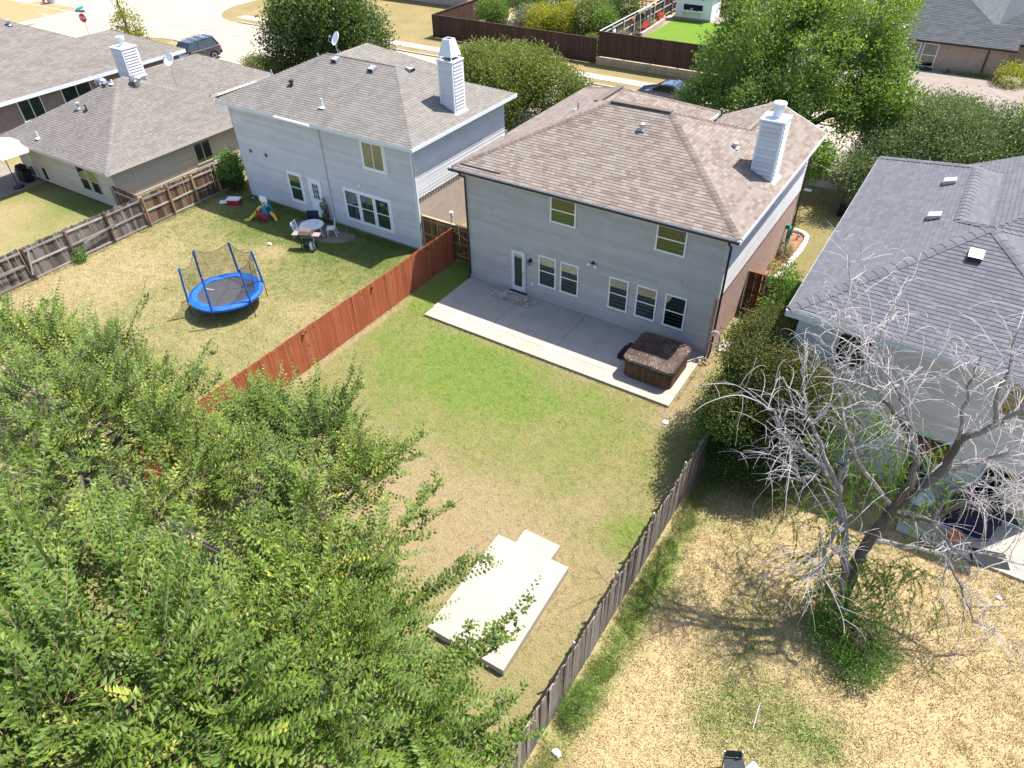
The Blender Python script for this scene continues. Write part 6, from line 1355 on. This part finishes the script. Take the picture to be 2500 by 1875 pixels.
# ================================================================= the bare tree and its green suckers
W = {'M': [(19.04, -9.27, 0.0), (18.93, -9.27, 1.0), (18.91, -8.85, 2.4), (19.11, -8.61, 4.0), (19.45, -8.48, 4.9), (19.72, -8.38, 5.6), (19.68, -8.33, 6.4), (19.95, -8.35, 6.8), (20.33, -8.22, 7.4), (20.78, -8.11, 7.9)], 'M2': [(19.68, -8.33, 6.4), (19.53, -8.3, 7.1), (19.42, -8.24, 7.6), (19.36, -8.23, 8.1), (19.34, -8.14, 8.5)], 'M3': [(20.14, -8.23, 7.1), (19.92, -8.34, 7.9), (19.84, -7.98, 8.6), (19.77, -7.67, 9.1)], 'L': [(19.11, -8.61, 4.0), (19.17, -8.72, 4.9), (19.11, -8.61, 5.6), (18.78, -8.54, 6.3), (18.46, -8.54, 6.6), (17.96, -8.71, 7.1), (17.52, -8.76, 7.6), (17.22, -8.51, 8.0)], 'L2': [(18.78, -8.54, 6.3), (18.51, -8.54, 6.8), (18.21, -8.58, 7.3), (17.83, -8.55, 7.7), (17.53, -8.3, 8.1), (17.39, -7.6, 8.4)], 'L3': [(19.11, -8.61, 4.0), (18.2, -8.82, 5.0), (17.46, -8.84, 6.0), (17.12, -8.56, 6.6), (16.91, -8.46, 7.0), (16.57, -8.11, 7.6), (16.58, -7.42, 8.0), (16.46, -6.56, 8.4), (16.19, -5.98, 8.7)], 'T': [(18.98, -9.24, 0.0), (18.84, -9.33, 1.2), (18.66, -9.44, 2.2), (18.29, -9.49, 3.6), (17.8, -9.37, 4.7), (17.3, -9.23, 5.0), (16.79, -9.24, 5.3), (16.3, -9.43, 5.6), (15.91, -9.16, 6.1), (15.43, -9.25, 6.3)], 'T2': [(17.3, -9.23, 5.0), (17.02, -9.81, 4.8), (16.73, -9.8, 5.2), (16.56, -9.56, 5.6)], 'T3': [(18.29, -9.49, 3.6), (18.08, -9.95, 3.8), (18.06, -10.1, 3.3), (18.15, -10.42, 3.0), (18.01, -10.64, 2.9), (17.65, -10.77, 2.7)], 'T4': [(17.8, -9.37, 4.7), (17.06, -9.21, 5.7), (16.6, -9.08, 6.3), (16.24, -8.59, 6.8), (16.0, -8.23, 7.2)], 'T5': [(17.8, -9.37, 4.7), (17.78, -8.9, 5.4), (17.67, -8.54, 6.0), (17.38, -8.39, 6.4)], 'R1': [(19.05, -8.62, 3.9), (20.0, -8.48, 3.9), (20.38, -7.96, 4.3), (20.82, -7.82, 4.5), (21.36, -7.74, 4.4), (21.96, -7.18, 4.5)], 'R2': [(18.94, -8.81, 2.8), (19.49, -8.45, 2.7), (20.14, -8.27, 2.7), (20.76, -7.92, 2.4), (21.3, -8.19, 1.9), (21.84, -8.58, 1.3), (22.43, -8.27, 1.0)], 'R3': [(20.0, -8.48, 3.9), (20.65, -8.58, 3.5), (21.3, -8.21, 3.3), (22.22, -7.88, 3.1)], 'R4': [(19.72, -8.38, 5.6), (20.21, -8.15, 5.8), (20.57, -7.96, 6.1), (21.05, -7.41, 6.4)], 'R5': [(20.0, -8.48, 3.9), (20.08, -8.1, 4.7), (20.47, -7.87, 5.0), (20.88, -7.76, 5.0), (21.36, -7.38, 5.2)]}
RAD = dict(M=.17, M2=.045, M3=.055, L=.095, L2=.045, L3=.055, T=.115, T2=.045, T3=.06, T4=.055, T5=.04, R1=.08, R2=.07, R3=.05, R4=.07, R5=.05)
wt = thing('bare_tree', 'half-dead pale tree with bare drooping branches over the dry yard', 'tree', (19.0, -9.3, 0)); iv = WM[wt].inverted()
rr = random.Random(77); m = MB(); tw = MB(); nodes = []
def wob(P, a, n=3):
    out = []
    for p, q in zip(P, P[1:]):
        p, q = Vector(p), Vector(q)
        for k in range(n): f = k/n; out.append(p.lerp(q, f)+(Vector((rr.uniform(-a, a), rr.uniform(-a, a), rr.uniform(-a, a))) if k or len(out) else Vector()))
    out.append(Vector(P[-1])); return out
for k, P in W.items():
    Q = wob(P, .045 if k not in 'M' else .03); r0 = RAD[k]; n = len(Q)
    R = [r0*(1-.80*(i/(n-1))**.9)+.006 for i in range(n)]
    if k in ('M', 'T'): R[0] *= 1.35; R[1] *= 1.15
    m.tube(Q, R, 9 if r0 > .1 else 6)
    if k in ('M', 'L', 'R1'): LB = globals().setdefault('LB', MB()); q_ = max(3, int(n*.75)); LB.tube([q+Vector((.002, 0, 0)) for q in Q[:q_]], [x*1.03 for x in R[:q_]], 9)
    for i in range(int(n*.35), n): nodes.append((Q[i], R[i], (Q[i]-Q[max(i-1, 0)]).normalized(), k))
part('trunk', LB, M['bark'], wt, iv); part('branches', m, M['bark_dead'], wt, iv)
def shoot(p, d, L, r, droop, n=9, curl=0.):
    P = [Vector(p)]; d = Vector(d).normalized(); c = Vector((rr.uniform(-1, 1), rr.uniform(-1, 1), 0))*curl
    for i in range(n): d = (d+Vector((0, 0, -droop*(.3+i/n)))+c*.15+Vector((rr.gauss(0, .07), rr.gauss(0, .07), rr.gauss(0, .05)))).normalized(); P.append(P[-1]+d*L/n)
    tw.tube(P, [r*(1-.8*i/n)+.0025 for i in range(n+1)], 4, False); return P
for p, r, d, k in nodes:
    nb = 1 if k in ('M', 'T', 'T4', 'L3') or rr.random() < .6 else 2
    for _ in range(nb):
        a = Vector((rr.gauss(0, 1), rr.gauss(0, 1), rr.gauss(.5, .7))).normalized(); dd = (a*.8+d*.5+Vector((0, 0, .25)))
        P = shoot(p, dd, rr.uniform(.5, 2.0), min(.014, max(.007, r*.4)), rr.uniform(.02, .20), 10, .35)
        for i in (2, 3, 4, 5, 6, 7, 8):
            if rr.random() < .58:
                b = Vector((rr.gauss(0, 1), rr.gauss(0, 1), rr.gauss(.2, .7))).normalized()+(P[i]-P[i-1]).normalized()*.7
                Q = shoot(P[i], b, rr.uniform(.35, 1.4), .0050, rr.uniform(.05, .40), 10, .5)
                if rr.random() < .35: shoot(Q[4], Vector((rr.gauss(0, 1), rr.gauss(0, 1), .1)), rr.uniform(.2, .6), .005, .3, 6)
part('twigs', tw, M['twig_dead'], wt, iv, kind='stuff')
# green drooping suckers round the trunk
r = np.random.RandomState(5); PP = []; DD = []; SS = []; TT = []; gt = MB()
for cx, cy, cz, rad, n in ((17.83, -7.32, 4.5, 1.0, 40), (18.57, -8.05, 4.5, 1.0, 46), (18.76, -7.33, 5.0, .9, 40), (17.79, -8.62, 3.5, 1.0, 46), (19.67, -7.61, 3.5, .8, 30), (19.08, -9.07, 2.0, .9, 44), (18.7, -9.6, 1.4, .9, 50), (19.63, -9.2, 1.7, .9, 50), (20.3, -8.66, 2.0, .8, 34), (19.6, -7.95, 5.0, .7, 30), (17.89, -7.08, 5.5, .8, 26), (18.01, -9.28, 2.6, .9, 36), (19.3, -10.0, 1.1, .7, 34)):
    for _ in range(n):
        c = Vector((cx, cy, cz))+Vector((r.randn(), r.randn(), r.randn()*.5))*rad*.5; a = r.uniform(0, 6.28); d = Vector((math.cos(a)*.7, math.sin(a)*.7, .35)); L_ = r.uniform(.5, 1.2); P = [c]
        for i in range(10): d = (d+Vector((0, 0, -.24))).normalized(); P.append(P[-1]+d*L_/10)
        gt.tube([P[0], P[3], P[6], P[10]], [.006, .005, .004, .002], 3, False)
        for i in range(1, 10):
            for s_ in range(5):
                q = P[i].lerp(P[i+1], r.rand()); v = (P[i+1]-P[i]).normalized(); sd = Vector((r.randn(), r.randn(), r.randn()*.4)); PP.append(q); DD.append(v*.8+sd.normalized()*.45+Vector((0, 0, -.3))); SS.append(sd); TT.append(.52+.4*(r.rand()-.5)+(cz > 3)*.08)
me = leafmesh('green_sprays', np.array(PP), np.array(DD), np.array(SS), np.full(len(PP), .10)*r.uniform(.7, 1.3, len(PP)), np.full(len(PP), .017), np.array(TT)); me.materials.append(M['leaf_vine']); link('green_sprays', me, Matrix.Identity(4), wt)
part('green_stems', gt, M['twig'], wt, iv)
big('shrub', 'leafy green bush at the foot of the bare tree', 'shrub', (19.4, -10.2, 0), [(19.3, -10.2, .6, .85, .7, .65), (19.8, -10.7, .45, .6, .55, .45), (18.9, -9.8, .5, .55, .5, .5), (20.2, -10.1, .4, .4, .4, .4)], M['leaf_vine'], 620, 10, .085, .032, .03, 141, sig=.13, gap=-.6, tmean=.38)
for i, (a, b) in enumerate((((16.45, -13.3), (16.5, -14.0)),)):
    t = tag(link('fallen_stick', MB().tube([(0, 0, .02), (.02, -.35, .03), (.06, -.75, .02)], [.02, .018, .01], 5).mesh('fallen_stick'), T(18.0, -12.8, 0), None, M['twig_dead']), 'pale fallen stick lying in the dry grass below the bare tree', 'stick')

# ================================================================= the elms in the foreground
A = [(2.96, -14.6, 3.2, 1.46), (4.36, -16.32, 3.5, 1.44), (4.77, -13.88, 3.2, 1.25), (6.93, -14.62, 3.4, 1.15), (7.14, -16.43, 4.2, 1.61), (8.9, -16.0, 3.6, 1.0), (9.3, -17.6, 4.6, 1.35), (10.5, -17.5, 3.7, .75), (12.1, -18.2, 3.6, 0.7), (12.6, -19.2, 4.2, .9), (9.4, -18.84, 5.2, 1.5), (11.2, -19.5, 5.4, 1.4), (10.58, -20.42, 6.2, 1.4), (12.3, -20.9, 6.2, 1.2), (13.2, -18.9, 3.4, 0.45)]
B = [(-7.96, -16.29, 3.0, 1.58), (-6.25, -15.75, 3.2, 1.45), (-3.64, -15.5, 3.4, 1.45), (-1.7, -15.7, 3.4, 1.2), (0.0, -16.0, 3.4, 1.0), (-2.8, -17.75, 4.2, 1.81), (0.27, -17.57, 4.6, 1.79), (2.54, -17.27, 4.6, 1.61), (4.45, -17.58, 4.6, 1.52), (1.0, -19.73, 5.2, 1.8), (3.65, -19.69, 5.6, 1.75), (6.01, -19.59, 5.8, 1.72), (7.68, -19.33, 5.6, 1.5), (-5.5, -18.2, 4.2, 1.7)]
Cc = [(5.26, -21.51, 6.2, 1.8), (7.43, -21.27, 6.6, 1.66), (9.3, -20.96, 6.8, 1.49), (8.54, -22.49, 7.2, 1.55), (10.3, -22.04, 7.3, 1.4), (11.3, -21.57, 7.0, 1.25), (9.9, -23.45, 7.6, 1.35), (11.1, -23.3, 7.6, 1.2)]
tipsA = [(4.74, -11.73, 4.2), (4.62, -12.48, 4.0), (7.89, -12.66, 4.3), (7.13, -12.9, 4.0), (10.13, -14.05, 4.3), (9.54, -14.38, 4.0), (11.23, -15.16, 4.2), (12.85, -16.25, 4.0), (12.34, -16.62, 3.8), (13.83, -17.06, 3.8), (14.16, -17.97, 3.6), (14.32, -18.27, 3.6), (1.26, -13.28, 4.0), (1.95, -12.97, 4.0), (3.32, -12.71, 4.0)]
tipsB = [(0.63, -13.67, 4.0), (-0.19, -13.56, 4.0), (-0.93, -13.84, 3.8), (-3.3, -13.27, 4.2), (-7.49, -14.15, 4.0), (-8.53, -14.15, 4.0), (-9.97, -15.02, 4.0), (-5.05, -14.43, 4.0)]
def elm(label, base, lobes, tips, n_sh, seed, r0, lsz=.132):
    root = thing('elm_tree', label, 'tree', base, 0, 'elms along the back of the yards'); iv = WM[root].inverted(); r = np.random.RandomState(seed)
    m = MB(); f = limbs(m, base, lobes, r0, seed, 7, trunk_h=1.5, rmin=.02); m.tube([Vector(base)-Vector((0, 0, .1)), Vector(base).lerp(f, .4), f], [r0*1.4, r0*1.05, r0*.9], 10); part('trunk', m, M['bark'], root, iv)
    lo = np.array([l[:3] for l in lobes]); ra = np.array([l[3] for l in lobes]); pr = ra**2; pr /= pr.sum(); cen = lo.mean(0)
    k = r.choice(len(lobes), n_sh, p=pr); d = unit(r.randn(n_sh, 3)); d[:, 2] = np.abs(d[:, 2])*.9+d[:, 2]*.1; lowm = r.rand(n_sh) < .22; d[lowm, 2] *= -.6; d = unit(d)
    base_ = lo[k]+d*ra[k][:, None]*r.uniform(.2, .86, n_sh)[:, None]
    g = gapnoise(base_, 1.5, seed+3); keep = g > -.16; base_, d, kk = base_[keep], d[keep], k[keep]; n = len(base_)
    out = unit((lo[kk]-cen)*np.array([1, 1, .3])+1e-3)
    dr = unit(d*.75+out*.35+np.column_stack([np.zeros((n, 2)), np.full(n, .12)])+r.randn(n, 3)*.30)
    L = r.uniform(.35, 1.0, n)*(1+.7*(r.rand(n) < .14)); B0 = base_; tp = []
    lng = []
    for q in tips:
        q = np.array(q); j = np.argmin(np.linalg.norm(lo-q, axis=1)); c = lo[j]
        for w in range(3):
            e = q+r.randn(3)*(.12+.22*w)*(1 if w else 0); s0 = c+(e-c)*.25+r.randn(3)*.12; lng.append((s0, e))
    if lng:
        B0 = np.vstack([B0, [a for a, b in lng]]); dr = np.vstack([dr, unit(np.array([b-a for a, b in lng]))]); L = np.concatenate([L, [np.linalg.norm(b-a) for a, b in lng]])
        # side shoots along the long ones
        sb, sd, sl_ = [], [], []
        for a, b in lng:
            ln = np.linalg.norm(b-a)
            for q in r.uniform(.1, .85, int(ln*8)): sb.append(a+(b-a)*q); v = unit((b-a)[None])[0]; sd.append(unit((v*.8+r.randn(3)*.7+np.array([0, 0, .2]))[None])[0]); sl_.append(r.uniform(.15, .5)*(1.1-q*.7))
        B0 = np.vstack([B0, sb]); dr = np.vstack([dr, sd]); L = np.concatenate([L, sl_])
    n = len(B0); sp = .056; cnt = np.maximum(4, (L/sp).astype(int)); ids = np.repeat(np.arange(n), cnt); first = np.concatenate([[0], np.cumsum(cnt)[:-1]]); loc = np.arange(len(ids))-first[ids]
    s = (loc+.5)/cnt[ids]; up = np.array([0, 0, 1.]); bend = r.uniform(-.35, .45, n)
    side = unit(np.cross(dr, up)+r.randn(n, 3)*.25); t = s*L[ids]
    pos = B0[ids]+dr[ids]*t[:, None]+up*(bend[ids]*s*s*L[ids])[:, None]*.6
    tang = unit(dr[ids]+up*(bend[ids]*s*1.2)[:, None]); sg = np.where(loc % 2 == 0, 1., -1.)[:, None]
    D = unit(tang*.55+side[ids]*sg*.95+up*.12+r.randn(len(ids), 3)*.17); nrm = unit(np.cross(side[ids], tang)); nrm = nrm*np.where(nrm[:, 2:3] < 0, -1, 1); nrm = unit(nrm+up*.55+r.randn(len(ids), 3)*.22)
    S = np.cross(D, nrm); LL = lsz*(1-.45*np.clip((s-.6)/.4, 0, 1))*r.uniform(.75, 1.25, len(ids)); tc = np.clip(r.randn(n)*.13+.50+.22*gapnoise(B0, 1.1, seed), .08, .95)
    tint = np.clip(tc[ids]+.22*(s-.5)+r.randn(len(ids))*.07+(r.rand(n) < .025)[ids]*.45, 0, 1)
    me = leafmesh('crown', pos, D, S, LL, LL*.56, tint, .16); me.materials.append(M['leaf_elm']); link('crown', me, Matrix.Identity(4), root)
    # twigs carrying the shoots
    V = []; F = []; q0 = 0
    e0 = B0-dr*.12; e1 = B0+dr*L[:, None]*.5+up*(bend*.25*L*.6)[:, None]; e2 = B0+dr*L[:, None]+up*(bend*L*.6)[:, None]
    a = unit(np.cross(dr, up)+1e-4); b = np.cross(dr, a); rows = []
    for e, rad in ((e0, .006), (e1, .0045), (e2, .0015)): rows += [e+a*rad, e-a*rad*.5+b*rad*.87, e-a*rad*.5-b*rad*.87]
    V = np.stack(rows, 1).reshape(-1, 3); tri = []
    for lv in (0, 3):
        for x in range(3): y = (x+1) % 3; tri.append([lv+x, lv+y, lv+3+y, lv+3+x])
    F = (np.array(tri)[None]+(np.arange(n)*9)[:, None, None]).reshape(-1, 4); me = npmesh('twigs', V, F, np.full(len(F), .5)); me.materials.append(M['twig']); o = link('twigs', me, Matrix.Identity(4), root); o['kind'] = 'stuff'
    return len(ids)
elm('elm with long leafy shoots reaching over the right-hand lawn and concrete pad', (7.6, -19.0, 0), A, tipsA, 4700, 201, .22)
elm('elm at the far left whose crown hides the end of the red fence', (-1.8, -18.6, 0), B, tipsB, 6200, 202, .24)
elm('nearest elm filling the bottom left corner with large leaves', (7.9, -22.6, 0), Cc, [], 2800, 203, .22, .145)

# ================================================================= blades of grass
def gm(n, **k): return grass_mat(n, blades=True, **k)
def inside(*R):
    def f(x, y):
        k = np.ones(len(x), bool)
        for a, b, c, d in R: k &= ~((x > a) & (x < b) & (y > c) & (y < d))
        return k
    return f
gA = gm('blade_main', **LAWN); gN = gm('blade_left', **NL); gR = gm('blade_right', **RL)
def turf(name, *a, **k): o = link(name, tufts(name, *a, **k)); o['kind'] = 'stuff'; return o
turf('grass', inside((0, 11.7, -3.75, 12), (9.6, 12.2, -15.8, -12), (10.1, 11.4, -12, -11.3)), 260000, (-1.55, 13.7, -17.5, 1.0), .05, gA, 1, .007, .95, 5, .05)
turf('grass', inside((-16.2, -3.6, .78, 2), (-11.4, -7.7, -1.2, .7)), 170000, (-18, -1.65, -14.5, .9), .075, gN, 2, .008, .9, 8, .08)
turf('grass', inside(), 170000, (13.85, 24.5, -17.5, -3.4), .085, gR, 3, .009, .9, 12, .07)
def strip(x0, f, w): return lambda x, y: np.abs(x-x0) < w*(.4+.6*np.abs(np.sin(y*1.3+np.sin(y*3)))) * (gapnoise(np.column_stack([x, y, y*0]), 1.1, 4) > f)
turf('tall_grass', strip(14.15, -.35, .42), 26000, (13.85, 14.7, -18, -3.6), .15, gR, 4, .006, .8, 12, .06, tm=.85)
turf('tall_grass', inside((-16.2, -3.6, .78, 2)), 9000, (-16.3, -3.5, .15, .78), .13, gN, 5, .006, .7, 10, .06, tm=.7)
turf('tall_grass', inside(), 5000, (-18.05, -17.8, -14, 0), .12, gN, 6, .006, .7, 10, .08, tm=.6)
turf('tall_grass', inside(), 2500, (-1.75, -1.5, -15, .5), .07, gA, 7, .005, .7, 6, .05, tm=.4)
# weed patches with tiny white flowers in the right yard
def blob(*R):
    def f(x, y):
        v = np.zeros(len(x))
        for cx, cy, a, b in R: v = np.maximum(v, np.exp(-(((x-cx)/a)**2+((y-cy)/b)**2)))
        return v*(.6+.5*gapnoise(np.column_stack([x, y, y*0]), 2.6, 8)) > np.random.RandomState(1).rand(len(x))*.8
    return f
turf('weeds', blob((17.6, -13.4, 1.3, 1.2), (19.4, -12.9, .9, .6), (17.2, -11.0, .8, .6), (19.55, -11.3, .5, .5), (14.2, -12.3, .3, 1.6), (15.6, -5.2, 1.6, 1.4), (19.3, -9.4, 1.2, 1.0)), 90000, (13.9, 21.5, -15.6, -3.6), .06, M['leaf_vine'], 12, .010, .95, 8, .05, tm=.42)
m = MB()
for _ in range(26):
    x = rr.gauss(17.7, .9); y = rr.gauss(-13.3, .9); m.lathe([(.005, .06), (.018, .07), (0, .085)], 5, (x, y, 0))
o = link('clover_flowers', m.mesh('clover_flowers'), None, None, M['trim_tan']); o['kind'] = 'stuff'

# scattered dead leaves and small stones
r = np.random.RandomState(21)
for nm, n, bb, col, sz in (('fallen_leaves', 1500, (-1.4, 13.6, -17, .4), (.30, .20, .10), .05), ('fallen_leaves', 2600, (14, 24, -17, -4), (.34, .24, .14), .055), ('fallen_leaves', 220, (.1, 11.6, -3.65, -.1), (.20, .13, .07), .045)):
    P = np.column_stack([r.uniform(bb[0], bb[1], n), r.uniform(bb[2], bb[3], n), np.full(n, .03)]); P[(P[:, 0] > 0) & (P[:, 0] < 11.7) & (P[:, 1] > -3.75), 2] = .118
    me = leafmesh(nm, P, np.column_stack([r.randn(n, 2), r.rand(n)*.3]), r.randn(n, 3)*np.array([1, 1, .2]), np.full(n, sz), np.full(n, sz*.6), r.rand(n)); me.materials.append(plain('dead_leaf_%d' % int(sz*1000), col, .8, .2, 0, .4, 30)); o = link(nm, me); o['kind'] = 'stuff'

def edge(x0, x1, y0, y1, n, sd, mt, h=.07): turf('edge_grass', lambda x, y: gapnoise(np.column_stack([x, y, y*0]), 5., sd) > -.15, n, (x0, x1, y0, y1), h, mt, sd, .006, .85, 6, .03, tm=.6)
edge(.0, 11.7, -3.80, -3.73, 2600, 31, gA); edge(11.66, 11.8, -3.7, -.2, 700, 32, gA); edge(9.66, 9.76, -15.7, -12.1, 900, 33, gA); edge(12.1, 12.26, -15.7, -12, 900, 34, gA); edge(9.7, 12.2, -15.84, -15.7, 600, 35, gA); edge(9.6, 12.0, -12.02, -11.98, 160, 36, gA, .05)
